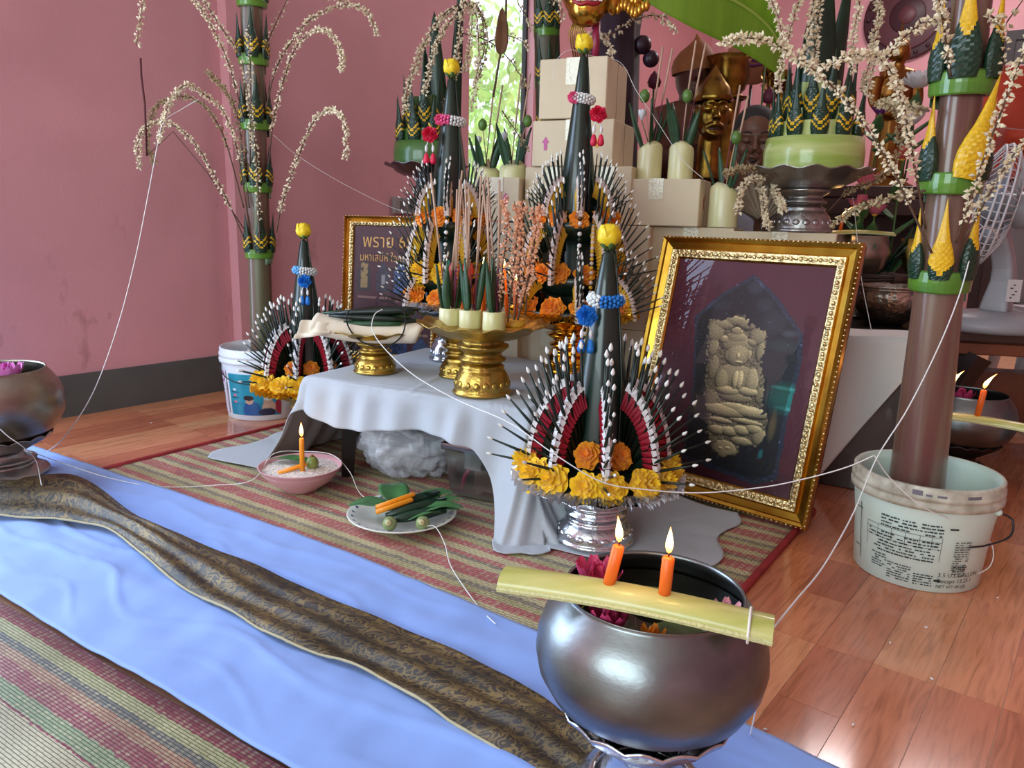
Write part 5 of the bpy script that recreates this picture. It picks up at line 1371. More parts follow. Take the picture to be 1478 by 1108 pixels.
# ------------------------------------------------------------------ framed posters
M_FRAME = mat('gilt_frame', (170, 118, 40), .28, 1.0, rgb2=(200, 160, 62), vscale=14)
M_FRAMEO = mat('gilt_ornament', (226, 204, 150), .28, 1.0, bump=.6, bscale=90)
M_GLASSP = glass_mat('picture_glass', (1, 1, 1), .015)
def picture_frame(label, BL, BR, lean, h, mold, paint, nu, nv, backm):
    BL, BR = Vector(BL), Vector(BR); x = (BR - BL).normalized(); w_ = (BR - BL).length; n = Vector((-x.y, x.x, 0))
    y = n * math.sin(lean) + Vector((0, 0, 1)) * math.cos(lean); z = x.cross(y)          # z looks out of the picture
    t = thing('picture_frame', label, 'frame', BL); M = Matrix((x, y, z)).transposed().to_4x4()
    t.matrix_world = Matrix.Translation(BL) @ M
    m_ = mold
    prof = [(0, 0, 0), (0, .018, 0), (.10, .024, 0), (.22, .020, 0), (.26, .014, 0), (.52, .008, 0), (.60, .014, 1), (.92, .010, 1), (1.0, .004, 0), (1.0, 0, 0)]
    inner = lambda f: (f * m_, f * m_, w_ - f * m_, h - f * m_)
    for si in range(4):
        mb = MB()
        for (f0, z0, c0), (f1, z1, c1) in zip(prof[:-1], prof[1:]):
            r0, r1 = inner(f0), inner(f1); mb.cur = 1 if (c0 and c1) else 0
            c = lambda r_: [(r_[0], r_[1]), (r_[2], r_[1]), (r_[2], r_[3]), (r_[0], r_[3])]
            a, b = c(r0), c(r1); i, j = si, (si + 1) % 4
            mb.face([mb.pt((*a[i], z0)), mb.pt((*a[j], z0)), mb.pt((*b[j], z1)), mb.pt((*b[i], z1))])
        mo = mb.build('moulding', [M_FRAME, M_FRAMEO], t, False)
        mb = MB(); L_ = w_ if si % 2 == 0 else h; nb = int(L_ / .013)
        for k in range(nb):
            q = .06 * m_ + (L_ - .12 * m_) * (k + .5) / nb
            for f_, zz_, rr in ((.04, .020, .0032), (.76, .014, .0052)):
                pos = {0: (q, f_ * m_), 1: (w_ - f_ * m_, q), 2: (q, h - f_ * m_), 3: (f_ * m_, q)}[si]
                if f_ > .5 and not (.7 * m_ < q < L_ - .7 * m_): continue
                mb.sph((*pos, zz_), (rr, rr, rr * .7) if f_ < .5 else ((rr * 1.4, rr * .8, rr * .6) if (k + si) % 2 else (rr, rr * 1.3, rr * .6)), 6, 4)
        stuff(mb.build('beading', [M_FRAMEO], mo))
    iw, ih = w_ - 2 * m_, h - 2 * m_
    painted_grid('poster', lambda u, v: (m_ + iw * u, m_ + ih * v, .002), paint, nu, nv, M_POSTER, t)
    MB().box((w_ / 2, h / 2, -.008), (w_ - .006, h - .006, .012)).build('backing_board', backm, t, False)
    mb = MB(); mb.face([mb.pt((a_, b_, .0048)) for a_, b_ in ((m_ - .002, m_ - .002), (w_ - m_ + .002, m_ - .002), (w_ - m_ + .002, h - m_ + .002), (m_ - .002, h - m_ + .002))]); mb.build('glass_pane', M_GLASSP, t, False)
    return t, M, BL, x, y, z, iw, ih
M_POSTER = vcol_mat('poster_print', .5)
BLp, BRp = Vector((.328, 2.1915, .014)), Vector((.7439, 1.7982, .014))
MOLD = .062; FH = .72
fx = (BRp - BLp).normalized(); fw_ = (BRp - BLp).length; fn_ = Vector((-fx.y, fx.x, 0)); LEAN = R(14)
fy = fn_ * math.sin(LEAN) + Vector((0, 0, 1)) * math.cos(LEAN); fz = fx.cross(fy)
def to_uv(px, py):
    d = ray(px, py); s_ = (BLp - CAMP).dot(fz) / d.dot(fz); q = CAMP + d * s_ - BLp
    return ((q.dot(fx) - MOLD) / (fw_ - 2 * MOLD), (q.dot(fy) - MOLD) / (FH - 2 * MOLD))
PENT = [to_uv(*q) for q in ((1090, 396), (1122, 428), (1160, 482), (1158, 520), (1136, 610), (1122, 692), (1090, 700), (985, 660), (1000, 560), (1004, 456), (1040, 425))]
FIG = [to_uv(*q) for q in ((1025, 460), (1040, 464), (1060, 456), (1075, 455), (1085, 470), (1108, 480), (1104, 505), (1098, 520), (1104, 560), (1098, 590), (1108, 605), (1102, 635), (1092, 645), (1070, 640), (1064, 655), (1040, 660), (1026, 645), (1020, 610), (1018, 570), (1020, 530), (1022, 490))]
def blob_list(lst): return [(*to_uv(x, y), rx / 185, ry / 330, c, s_) for x, y, rx, ry, c, s_ in lst]
BL_ = blob_list([
    (1063, 515, 40, 58, (196, 172, 128), .9), (1045, 475, 14, 12, (214, 192, 146), .8), (1085, 480, 12, 14, (214, 192, 146), .8), (1064, 470, 14, 14, (206, 184, 134), .8),
    (1048, 520, 6, 24, (120, 100, 70), .8), (1094, 520, 5, 22, (110, 92, 66), .8),
    (1064, 497, 17, 9, (150, 126, 88), .7), (1065, 511, 14, 18, (208, 186, 148), 1), (1060, 508, 4, 2.2, (96, 74, 54), 1), (1071, 508, 4, 2.2, (96, 74, 54), 1), (1066, 513, 2, 5, (230, 210, 176), 1), (1066, 520, 5, 1.8, (110, 82, 62), 1), (1065, 529, 12, 3, (130, 106, 78), .7),
    (1062, 545, 27, 16, (206, 184, 150), 1), (1050, 545, 6, 12, (150, 126, 96), .7), (1064, 548, 7, 15, (226, 208, 176), 1), (1068, 546, 2, 14, (120, 96, 70), 1), (1076, 553, 10, 8, (190, 166, 132), .8), (1048, 560, 14, 6, (214, 192, 160), .9), (1084, 557, 7, 12, (212, 190, 156), .8),
    (1060, 573, 24, 8, (196, 172, 138), .9), (1060, 566, 20, 2.4, (120, 98, 72), .9), (1062, 582, 30, 3, (104, 84, 62), .9),
    (1045, 592, 26, 10, (214, 192, 158), .95), (1080, 594, 24, 9, (206, 184, 152), .95), (1062, 604, 36, 3.2, (92, 74, 56), .9),
    (1058, 615, 34, 9, (200, 176, 142), .9), (1040, 622, 10, 5, (226, 206, 172), .8), (1070, 622, 12, 5, (222, 202, 168), .8), (1060, 630, 34, 3, (110, 90, 66), .8), (1045, 645, 16, 12, (176, 152, 118), .8), (1040, 650, 6, 4, (90, 74, 54), .8), (1090, 628, 8, 14, (206, 182, 146), .8)])
GREEN = blob_list([(1132, 575, 22, 26, (14, 96, 84), .9), (1130, 560, 16, 3, (70, 150, 136), .7), (1134, 590, 14, 3, (60, 140, 128), .6), (1118, 465, 16, 20, (60, 62, 74), .6), (1105, 440, 12, 12, (54, 56, 68), .7), (1091, 415, 11, 12, (60, 62, 76), .8), (1130, 500, 18, 10, (36, 70, 70), .6), (1140, 482, 10, 6, (92, 104, 112), .6), (1040, 440, 18, 8, (44, 48, 62), .7), (1115, 615, 5, 26, (126, 104, 62), .8), (1098, 655, 3, 8, (40, 190, 190), .6)])
RELIEF = [(x, y, rx, ry, h_) for x, y, rx, ry, h_ in (
    (1064, 498, 19, 12, 9), (1064, 488, 12, 9, 9), (1064, 479, 7, 7, 8), (1065, 511, 13.5, 18, 13), (1060, 508, 4.5, 3, 2), (1071, 508, 4.5, 3, 2), (1066, 513, 3, 7, 17), (1066, 522, 6, 2.5, 15), (1051, 512, 4, 9, 8), (1080, 512, 4, 9, 8),
    (1062, 545, 24, 19, 10), (1043, 548, 9, 17, 13), (1085, 550, 8, 18, 13), (1050, 563, 15, 7, 15), (1079, 565, 12, 7, 15), (1062, 548, 5, 15, 19), (1068, 548, 4.5, 15, 18), (1060, 572, 20, 8, 9),
    (1045, 592, 27, 9, 15), (1083, 595, 23, 8, 15), (1064, 588, 20, 6, 12), (1040, 606, 14, 4, 10), (1075, 608, 20, 4, 10),
    (1035, 620, 10, 7, 12), (1052, 622, 10, 7, 13), (1070, 621, 10, 7, 13), (1087, 619, 9, 7, 12), (1045, 648, 14, 13, 10), (1040, 646, 4, 3, 13), (1050, 646, 4, 3, 13), (1070, 637, 12, 6, 9), (1095, 630, 8, 12, 9),
    (1034, 478, 10, 16, 9), (1045, 468, 12, 8, 9), (1062, 463, 12, 7, 8), (1080, 468, 12, 8, 9), (1094, 484, 9, 14, 9), (1030, 500, 6, 14, 8), (1098, 508, 5, 14, 8), (1086, 494, 6, 6, 9), (1046, 490, 6, 6, 9), (1030, 530, 6, 18, 7), (1098, 535, 5, 16, 7), (1028, 575, 8, 14, 7), (1098, 572, 6, 12, 7))]
RELIEF = [(*to_uv(x, y), rx / 185 * 1.06, ry / 330 * 1.06, h_) for x, y, rx, ry, h_ in RELIEF]
def relief_h(u, v):
    n2 = noise.noise(Vector((u * 46, v * 60, 3))); n3 = noise.noise(Vector((u * 100, v * 130, 8)))
    h_ = 3 + 2.2 * n2 + 1.6 * n3
    for cx, cy, rx, ry, hh in RELIEF:
        d = ((u - cx) / rx) ** 2 + ((v - cy) / ry) ** 2
        if d < 1: h_ = max(h_, hh * math.sqrt(1 - d) + 2 + .8 * n3)
    return h_
def poster_paint(u, v):
    n1 = noise.noise(Vector((u * 9, v * 12, 0))); n2 = noise.noise(Vector((u * 40, v * 52, 3))); n3 = noise.noise(Vector((u * 90, v * 110, 8)))
    c = Vector((84, 12, 38)) * (1 + .06 * n1)
    if v < .10: c = Vector((74, 18, 36))
    uu, vv = u + .006 * n2, v + .005 * n2
    if inside(uu, vv, PENT):
        c = Vector((10, 12, 20)) * (1 + .6 * max(0, n2)) + Vector((30, 32, 42)) * max(0, n3 * 1.2)
        for cx, cy, rx, ry, col, s_ in GREEN:
            d = ((u - cx) / rx) ** 2 + ((v - cy) / ry) ** 2
            if d < 1: c = c.lerp(Vector(col), s_ * (1 - d) ** .5)
        if not inside(.5 + (uu - .5) * 1.07, .5 + (vv - .5) * 1.045, PENT): c = c * 1.4 + Vector((16, 18, 26))
    uu, vv = u + .022 * n2 + .014 * n3, v + .018 * n2 + .010 * n3
    if inside(uu, vv, FIG):
        h0 = relief_h(u, v); gx = (relief_h(u + .004, v) - h0) / .004; gy = (relief_h(u, v + .003) - h0) / .003
        sh_ = .62 - gx * .00042 + gy * -.00060 * -1 * -1 + (h0 - 7) * .022
        sh_ = min(1.18, max(.16, sh_))
        c = Vector((222, 198, 152)) * sh_
        if n3 < -.42 and h0 < 7: c = c * .4
    elif n3 > .60 and n2 > .2: c = c + Vector((60, 60, 60))
    return tuple(min(255, max(0, x)) for x in c)
picture_frame('big gold framed poster of a carved amulet leaning on the right', BLp, BRp, LEAN, FH, MOLD, poster_paint, 230, 300, M_DWOOD)

# small framed poster
SBL = Vector((-.640, 2.86, .225)); SBR = SBL + Vector((math.cos(R(-20.5)), math.sin(R(-20.5)), 0)) * .40
st = thing('wooden_crate', 'low wooden crate behind the table carrying the small framed poster', 'crate', (SBL + SBR) / 2 + Vector((.06, .10, -.225)), -math.atan2(-TU.y, TU.x))
for k in range(3): MB().box((0, -.12, .035 + .075 * k), (.44, .014, .066)).build('slat', M_DWOOD, st, False); MB().box((0, .12, .035 + .075 * k), (.44, .014, .066)).build('slat', M_DWOOD, st, False)
MB().box((0, 0, .211), (.44, .26, .020)).build('crate_top', M_DWOOD, st, False)
for sx in (-1, 1): MB().box((sx * .212, 0, .10), (.016, .226, .196)).build('crate_end', M_DWOOD, st, False)
SW, SH_, SM = .40, .53, .036
def spaint(u, v):
    n1 = noise.noise(Vector((u * 30, v * 40, 1))); c = Vector((74, 20, 40)) * (1 + .05 * n1)
    for k, (cx, cy, rx, ry) in enumerate(((.14, .62, .085, .13), (.38, .61, .085, .12), (.62, .62, .10, .14), (.86, .62, .085, .12), (.25, .06, .12, .10), (.6, .05, .12, .10), (.88, .05, .1, .1), (.55, .26, .07, .08), (.8, .26, .07, .08))):
        x, y = (u - cx) / rx, (v - cy) / ry
        if abs(x) < 1 and -1 < y < 1 - abs(x) * .8:
            c = [Vector((40, 30, 40)), Vector((44, 44, 66)), Vector((60, 70, 110)), Vector((50, 70, 120)), Vector((40, 60, 110)), Vector((52, 66, 110)), Vector((46, 64, 110)), Vector((50, 50, 60)), Vector((60, 50, 60))][k] * (1 + .5 * n1)
            if k == 0 and abs(x) < .55 and abs(y + .05) < .75 and n1 > -.25: c = Vector((170, 140, 90))
            if k == 1 and abs(x) < .28 and abs(y + .2) < .3: c = Vector((150, 150, 156))
            if k == 2 and int(y * 8 + abs(x) * 4) % 2: c = c * 1.6
    for y0, x0, x1 in ((.44, .06, .48), (.42, .55, .95), (.155, .30, .60), (.16, .66, .96), (.30, .1, .2)):
        if abs(v - y0) < .008 and x0 < u < x1 and n1 > -.2: c = Vector((160, 120, 110))
    if .06 < u < .30 and .24 < v < .33: c = Vector((120, 96, 92))
    return tuple(min(255, max(0, x)) for x in c)
sf, sM, *_r = picture_frame('small gold framed amulet poster behind the rolled cloth', SBL, SBR, R(5), SH_, SM, spaint, 90, 120, M_DWOOD)
M_GOLDINK = mat('gold_ink', (206, 156, 84), .4, .3)
text_mesh('poster_title', 'พราย 65', .066, M_GOLDINK, lambda x, y: Vector((SM + .035 + x * .92, SH_ - SM - .075 + y, .0042)), sf)
text_mesh('poster_subtitle', 'มหาเสน่ห์ ใจแตก', .040, M_GOLDINK, lambda x, y: Vector((SM + .025 + x * .82, SH_ - SM - .125 + y, .0042)), sf)
o = thing('wall_socket', 'small grey socket box on the pink wall above the small frame', 'socket', wl(wt(582, 313), .0, 0)); o.rotation_euler = (0, 0, -RY)
zk = .75 + (330 - 313) / 1110 * 4
bev(MB().box((.012, 0, zk), (.022, .16, .085)).build('back_box', mat('socket_grey', (150, 140, 138), .5), o, False), .004)
for k in (-.03, .03): MB().box((.024, k, zk), (.003, .03, .045)).build('socket_plate', mat('socket_dark', (100, 94, 94), .5), o, False)

# ------------------------------------------------------------------ leaf towers on silver trays
M_STEMG = mat('stem_ring_green', (150, 176, 74), .32, coat=.3, rgb2=(204, 208, 140), vscale=3.0, stretch=(1, 1, 9))
M_STEMD = mat('stem_ring_dark', (58, 100, 44), .32, coat=.3, rgb2=(76, 116, 52), vscale=3.0, stretch=(1, 1, 9))
def leaf_tower(label, p, r, h, ringm, pale, seed, npts, tall, group='leaf towers', spike=None):
    random.seed(seed)
    t = thing('leaf_tower', label, 'offering', p, group=group)
    MB().lathe([(.001, 0), (r, 0), (r * 1.02, h * .2), (r * 1.03, h * .6), (r * .99, h), (r * .93, h), (r * .93, h * .96), (.001, h * .95)], 48, lambda a, rr, z: (rr * (1 + .006 * math.sin(5 * a)), z)).build('stem_ring', ringm, t)
    for k, (f, hh) in enumerate(((.82, .045), (.68, .085), (.54, .125), (.40, .165))):   # stepped inner sleeves
        MB().lathe([(r * f, h * .9), (r * f, h + hh), (r * f - .006, h + hh), (r * f - .006, h * .9)], 12, lambda a, rr, z: (rr, z + (.006 if int(a * 3) % 2 else 0))).build('stem_sleeve', pale, t, False)
    for k in range(npts):
        a = R(-90) + 2 * PI * (k + .5) / npts
        inst('woven_leaf_point', WS_GY, TRS(Vector((r * .86 * math.cos(a), r * .86 * math.sin(a), h * .98)), Matrix.Rotation(a + PI / 2, 4, 'Z') @ Matrix.Rotation(.07, 4, 'X'), (.155, .155, .17)), t)
        a += PI / npts
        inst('woven_leaf_point', WS_GY, TRS(Vector((r * .62 * math.cos(a), r * .62 * math.sin(a), h + .05)), Matrix.Rotation(a + PI / 2, 4, 'Z') @ Matrix.Rotation(.05, 4, 'X'), (.15, .15, .2)), t)
    for k, (dx, dy, L_, wd) in enumerate(tall):
        o = MB(); o.grid(lambda a, b: ((b - .5) * wd * (1 - a) ** .55 * 1.0, -abs(b - .5) * -wd * .35 * (1 - a), L_ * a), 10, 4); o = solid(o.build('folded_leaf_blade', M_LEAFD, t), .002); o.location = (dx, dy, h + .05); o.rotation_euler = (.03 * (k - 1), .05 * (k % 2 * 2 - 1), .3 * k)
    return t
SPD = Vector((.925, 2.555, zs + .002))
trayH = at(1172, 246, 2.555).z - SPD.z
footed_tray('footed_tray', 'large tarnished silver footed tray carrying the pale green leaf tower', SPD, .205, trayH, M_SILVD, .095, .062, 'footed trays', dish_h=.06)
lt = leaf_tower('leaf tower with pale green stem ring and cream flower sprays', SPD + Vector((.018, 0, trayH - .022)), .148, .118, M_STEMG, mat('pale_sleeve', (196, 206, 130), .5), 3, 11, [(.0, -.02, .50, .13), (.05, .03, .44, .09), (-.05, .02, .30, .06)])
sprays(lt, [([(1180, -40), (1150, -70), (1120, -40), (1114, 0), (1122, 20), (1130, 55), (1133, 70)], -.2), ([(1182, -30), (1165, -30), (1154, 0), (1145, 28), (1135, 68), (1127, 98), (1123, 131)], -.2),
            ([(1185, -30), (1175, 0), (1168, 42), (1163, 77)], -.18), ([(1188, -40), (1184, 0), (1178, 47), (1176, 87), (1177, 105)], -.2), ([(1200, -30), (1222, -50), (1240, 0), (1235, 35), (1231, 70), (1228, 108)], -.2),
            ([(1200, -30), (1245, -50), (1264, 0), (1269, 23), (1260, 58), (1264, 82), (1255, 117), (1253, 140)], -.1), ([(1200, -30), (1255, -60), (1272, 0), (1262, 60), (1250, 110), (1248, 135)], .05),
            ([(1195, 305), (1225, 275), (1260, 262), (1290, 235), (1298, 190), (1288, 155), (1262, 148)], -.1, DARKSP), ([(1105, 245), (1070, 244), (1045, 252)], -.25, DARKSP), ([(1110, 262), (1095, 258), (1078, 262), (1068, 280), (1066, 305)], -.3), ([(1092, 258), (1100, 280), (1104, 310), (1108, 330)], -.3), ([(1112, 265), (1124, 285), (1130, 305)], -.3)], 2.55, bud=.0076, dens=1.7)
# broad banana leaf leaning behind the tower
bl_c = catmull([at(1130, 80, 2.95), at(1110, 40, 2.9), at(1060, 2, 2.85), at(985, -22, 2.8), at(900, -40, 2.8)], 24)
mb = MB()
def bleaf(a, b):
    i = a * 24; k = min(int(i), 23); p_ = bl_c[k].lerp(bl_c[k + 1], i - k); w_ = .13 * math.sin(PI * min(.98, .12 + .86 * a)) ** .7
    s_ = (b - .5) * 2; return p_ + Vector((-.25, -.3, 1)).normalized() * s_ * w_ + Vector((0, -.02 * abs(s_), -.03 * abs(s_)))
mb.grid(bleaf, 40, 12); bn = mb.build('banana_leaf', mat('fresh_banana_leaf', (104, 140, 30), .4, rgb2=(122, 156, 40), vscale=3, stretch=(8, 8, .5))); solid(bn, .001); tag(bn, 'broad fresh green banana leaf hanging in above the praying man', 'leaf')
MB().tube([q + Vector((0, -.004, 0)) for q in bl_c], .006, 6).build('midrib', mat('leaf_midrib', (150, 170, 70), .5), bn)

LT = at(618, 300, 2.98); stz = .816
# the side table is long enough to carry the second tower too
LTP = Vector((at(616, 240, 3.1).x, 3.1, 0))
lst = thing('plant_stand', 'tall dark stand behind the small frame under the darker leaf tower', 'stand', LTP)
MB().lathe([(.001, 0), (.13, 0), (.13, .02), (.04, .05), (.028, .3), (.035, .62), (.10, .66), (.10, .675), (.001, .68)], 24).build('turned_column', M_DWOOD, lst)
dz = at(616, 238, 3.1).z
footed_tray('footed_tray', 'dark silver footed tray under the leaf tower by the window', LTP + Vector((0, 0, .682)), .165, dz - .682, mat('dark_silver', (120, 118, 122), .3, 1.0, bump=.3, bscale=50), .07, .04, 'footed trays', dish_h=.05)
lt2 = leaf_tower('darker leaf tower under drooping sprays by the window', LTP + Vector((0, 0, dz - .018)), .125, .10, M_STEMD, M_STEMD, 4, 9, [(.05, -.03, .42, .085), (.10, .02, .58, .06), (.0, .02, .30, .06)])
AP = (670, 2)
sprays(lt2, [([AP, (639, 22), (616, 56), (603, 83), (589, 126), (584, 160)], -.15), ([AP, (650, 31), (632, 59), (621, 95), (613, 135)], -.2), ([AP, (636, 30), (612, 70), (600, 110)], .05), ([AP, (668, 9), (661, 68), (657, 101), (650, 135), (646, 155)], -.25), ([AP, (681, 22), (677, 70), (670, 105)], -.1),
             ([AP, (686, 18), (691, 68), (688, 108), (682, 155)], -.2), ([AP, (694, 22), (698, 68), (690, 115)], 0, DARKSP), ([AP, (690, 10), (704, 60), (686, 130)], -.1, dict(dens=.5)),
             ([(668, 48), (704, 59), (731, 81), (752, 110), (761, 131)], -.2, dict(dens=.4, m=M_SPBUD2)), ([(700, 62), (731, 52), (752, 59), (764, 70)], -.2, dict(dens=.4)), ([(662, 110), (664, 50), AP], 0, dict(dens=.3)), ([(725, 160), (745, 190), (760, 215)], -.3, dict(dens=.3, m=M_SPBUD2))], 3.1, bud=.0078, dens=1.6)
MB().tube([at(731, -20, 3.0) - lt2.location, at(730, 40, 3.0) - lt2.location, at(720, 90, 3.0) - lt2.location, at(712, 140, 3.0) - lt2.location], .004, 6).build('bare_stem', M_SPSTEM, lt2)
o = leaf('dry_leaf_sheath', .16, .05, mat('dry_leaf', (110, 76, 50), .8, var=.2), lt2); o.location = at(722, 80, 2.99) - lt2.location; o.rotation_euler = (R(95), 0, .3)
# dark banded pillar beside the window
pb0 = at(792, 330, 3.15); pb0.z = .802; pt0 = at(786, -80, 3.15)
bb = [(frac_of(pb0, pt0, y), .045) for y in (190, 120, 45, -20)]
sp_ = []
for f, h in bb:
    for a in (-2.2, -1.4, -.6, .6, 2.0): sp_.append((f, a, .15, WS_GY, .05))
pd = pillar('banana_trunk_pillar', 'dark banana trunk pillar with green bands beside the window', pb0, pt0, .052, .046, mat('dark_banana_trunk', (58, 52, 38), .4, rgb2=(80, 76, 50), vscale=4, stretch=(6, 6, .4)), bb, sp_, 'banana trunk pillars')
sprays(pd, [([(775, -10), (755, -30), (747, 0), (761, 27), (766, 47)], -.1, dict(dens=.4)), ([(790, 20), (806, -10), (812, 30)], -.1), ([(830, 70), (850, 52), (868, 50), (880, 66), (884, 82)], -.35), ([(860, 68), (885, 48), (915, 30), (945, 22), (966, 36), (975, 46)], -.35, dict(dens=.6)), ([(960, 25), (964, 5), (960, -15)], -.35)], 3.12, bud=.0085)
sh2 = thing('side_cabinet', 'low dark cabinet behind the box stack carrying the mask stand', 'cabinet', Vector((.29, 3.20, 0)), R(-23))
bev(MB().box((0, 0, .40), (.62, .32, .80)).build('body', M_DWOOD, sh2, False), .006)
for sx in (-1, 1): bev(MB().box((sx * .15, -.166, .40), (.28, .012, .72)).build('door', M_DWOOD, sh2, False), .004)

# ------------------------------------------------------------------ sculpted figures
def blob(name, prims, m, parent=None, voxel=.006, loc=None, smooth=4):
    mb = MB()
    for p_ in prims:
        k = p_[0]
        if k == 's':
            rot = p_[3] if len(p_) > 3 else None
            if rot: mb.M = Matrix.Translation(p_[1]) @ Euler(rot).to_matrix().to_4x4(); mb.sph((0, 0, 0), p_[2], 24, 16); mb.M = None
            else: mb.sph(p_[1], p_[2], 24, 16)
        elif k == 't': mb.tube(catmull(p_[1], 8 * (len(p_[1]) - 1)), [p_[2][0] + (p_[2][1] - p_[2][0]) * i / (8 * (len(p_[1]) - 1)) for i in range(8 * (len(p_[1]) - 1) + 1)], 12)
        elif k == 'b': mb.box(p_[1], p_[2])
    o = mb.build(name, m, parent, loc=loc)
    r = o.modifiers.new('remesh', 'REMESH'); r.mode = 'VOXEL'; r.voxel_size = voxel; r.use_smooth_shade = True
    if smooth: s_ = o.modifiers.new('smooth', 'SMOOTH'); s_.iterations = smooth; s_.factor = .5
    return o

# the chanting man behind the boxes
MY = 2.93
hc = at(1089, 203, MY)                                    # middle of his head
man = thing('person', 'seated person in white with shaved head, mouth open, palms together', 'person', Vector((hc.x + .03, hc.y + .06, 0)))
o0 = Vector((hc.x, hc.y, hc.z)) - Vector(man.location)
M_SKIN = mat('brown_skin', (104, 66, 50), .5, var=.08, vscale=30, sss=.1)
fr = Matrix.Rotation(R(-14), 4, 'Z') @ Matrix.Rotation(R(12), 4, 'X')      # head turned to the left of the picture and bowed
def H(x, y, z): return o0 + (fr @ Vector((x, y, z)))
SKr = fr.to_euler()
prims = [('s', H(0, .012, .022), (.076, .094, .092), SKr), ('s', H(0, -.012, -.045), (.062, .072, .068), SKr), ('s', H(0, -.030, -.088), (.036, .040, .026), SKr),
         ('s', H(0, -.075, .030), (.052, .014, .012), SKr), ('s', H(.037, -.062, -.022), (.024, .020, .022), SKr), ('s', H(-.037, -.062, -.022), (.024, .020, .022), SKr),
         ('t', [H(0, -.082, .018), H(0, -.094, -.004), H(0, -.100, -.022)], (.008, .013)), ('s', H(.013, -.090, -.025), (.010, .010, .008), SKr), ('s', H(-.013, -.090, -.025), (.010, .010, .008), SKr),
         ('s', H(.030, -.074, .010), (.016, .010, .009), SKr), ('s', H(-.030, -.074, .010), (.016, .010, .009), SKr),
         ('t', [H(-.026, -.078, -.050), H(-.012, -.088, -.044), H(0, -.090, -.046), H(.012, -.088, -.044), H(.026, -.078, -.050)], (.006, .006)), ('t', [H(-.024, -.074, -.060), H(-.012, -.080, -.074), H(0, -.082, -.078), H(.012, -.080, -.074), H(.024, -.074, -.060)], (.007, .007)),
         ('s', H(.077, .018, -.008), (.010, .020, .032), SKr), ('s', H(-.077, .018, -.008), (.010, .020, .032), SKr),
         ('t', [H(0, .02, -.07), o0 + Vector((.01, .05, -.16)), o0 + Vector((.01, .06, -.20))], (.054, .062)),
         ('s', o0 + Vector((.02, .06, -.36)), (.17, .10, .20)), ('s', o0 + Vector((.02, .06, -.60)), (.15, .11, .16)), ('t', [o0 + Vector((-.16, .05, -.235)), o0 + Vector((.02, .05, -.215)), o0 + Vector((.20, .05, -.235))], (.062, .062)),
         ('t', [o0 + Vector((-.17, .05, -.24)), o0 + Vector((-.20, .0, -.37)), o0 + Vector((-.19, -.05, -.45))], (.052, .042)), ('t', [o0 + Vector((-.19, -.05, -.45)), o0 + Vector((-.10, -.14, -.42)), o0 + Vector((-.025, -.185, -.34))], (.040, .026)),
         ('t', [o0 + Vector((.21, .05, -.24)), o0 + Vector((.23, .0, -.37)), o0 + Vector((.21, -.05, -.45))], (.052, .042)), ('t', [o0 + Vector((.21, -.05, -.45)), o0 + Vector((.10, -.14, -.42)), o0 + Vector((.015, -.185, -.34))], (.040, .026)),
         ('t', [o0 + Vector((-.08, .05, -.66)), o0 + Vector((-.20, -.08, -.68)), o0 + Vector((-.08, -.13, -.70))], (.085, .06)), ('t', [o0 + Vector((.12, .05, -.66)), o0 + Vector((.24, -.08, -.68)), o0 + Vector((.12, -.13, -.70))], (.085, .06))]
for sx in (-1, 1):                                        # palms together, five fingers each
    hx = -.008 + sx * .014; prims.append(('s', o0 + Vector((hx, -.198, -.300)), (.013, .028, .042)))
    for k, (dy, L_) in enumerate(((-.022, .066), (-.008, .078), (.006, .074), (.018, .060))):
        b = o0 + Vector((hx, -.198 + dy, -.268)); prims.append(('t', [b, b + Vector((-sx * .002, -.004, L_ * .5)), b + Vector((-sx * .004, -.010, L_))], (.0085, .0065)))
    b = o0 + Vector((hx, -.222, -.305)); prims.append(('t', [b, b + Vector((-sx * .003, -.018, .022)), b + Vector((-sx * .006, -.024, .048))], (.0095, .0075)))
blob('body', prims, M_SKIN, man, .0046, smooth=3)
blob('hair', [('s', H(0, .022, .032), (.080, .095, .091), SKr), ('s', H(0, .036, .0), (.081, .084, .074), SKr)], mat('shaved_hair', (40, 34, 34), .8), man, .006, smooth=2)
MB().sph(H(0, -.0745, -.060), (.018, .012, .012), 12, 8).build('open_mouth', mat('mouth_dark', (40, 16, 16), .6), man)
for sx in (-1, 1):
    MB().tube(catmull([H(sx * .016, -.0815, .006), H(sx * .030, -.0835, .002), H(sx * .046, -.074, .006)], 8), .0016, 5).build('closed_eyelid', mat('lash_dark', (36, 24, 22), .8), man)
    MB().tube(catmull([H(sx * .014, -.0875, .034), H(sx * .032, -.086, .040), H(sx * .052, -.070, .032)], 8), [.002, .0028, .003, .003, .003, .003, .0026, .002, .001], 5).build('eyebrow', mat('brow_dark', (46, 34, 32), .9), man)
M_SHIRT = mat('white_shirt', (196, 200, 216), .8, bump=.2, bscale=25)
blob('shirt', [('s', o0 + Vector((.02, .06, -.36)), (.185, .118, .21)), ('s', o0 + Vector((.02, .06, -.60)), (.168, .125, .18)), ('t', [o0 + Vector((-.165, .05, -.242)), o0 + Vector((.02, .055, -.228)), o0 + Vector((.205, .05, -.242))], (.074, .074)),
               ('t', [o0 + Vector((-.17, .05, -.24)), o0 + Vector((-.205, .0, -.35)), o0 + Vector((-.20, -.04, -.43))], (.068, .060)), ('t', [o0 + Vector((.21, .05, -.24)), o0 + Vector((.235, .0, -.35)), o0 + Vector((.22, -.04, -.43))], (.068, .060))], M_SHIRT, man, .009, smooth=5)
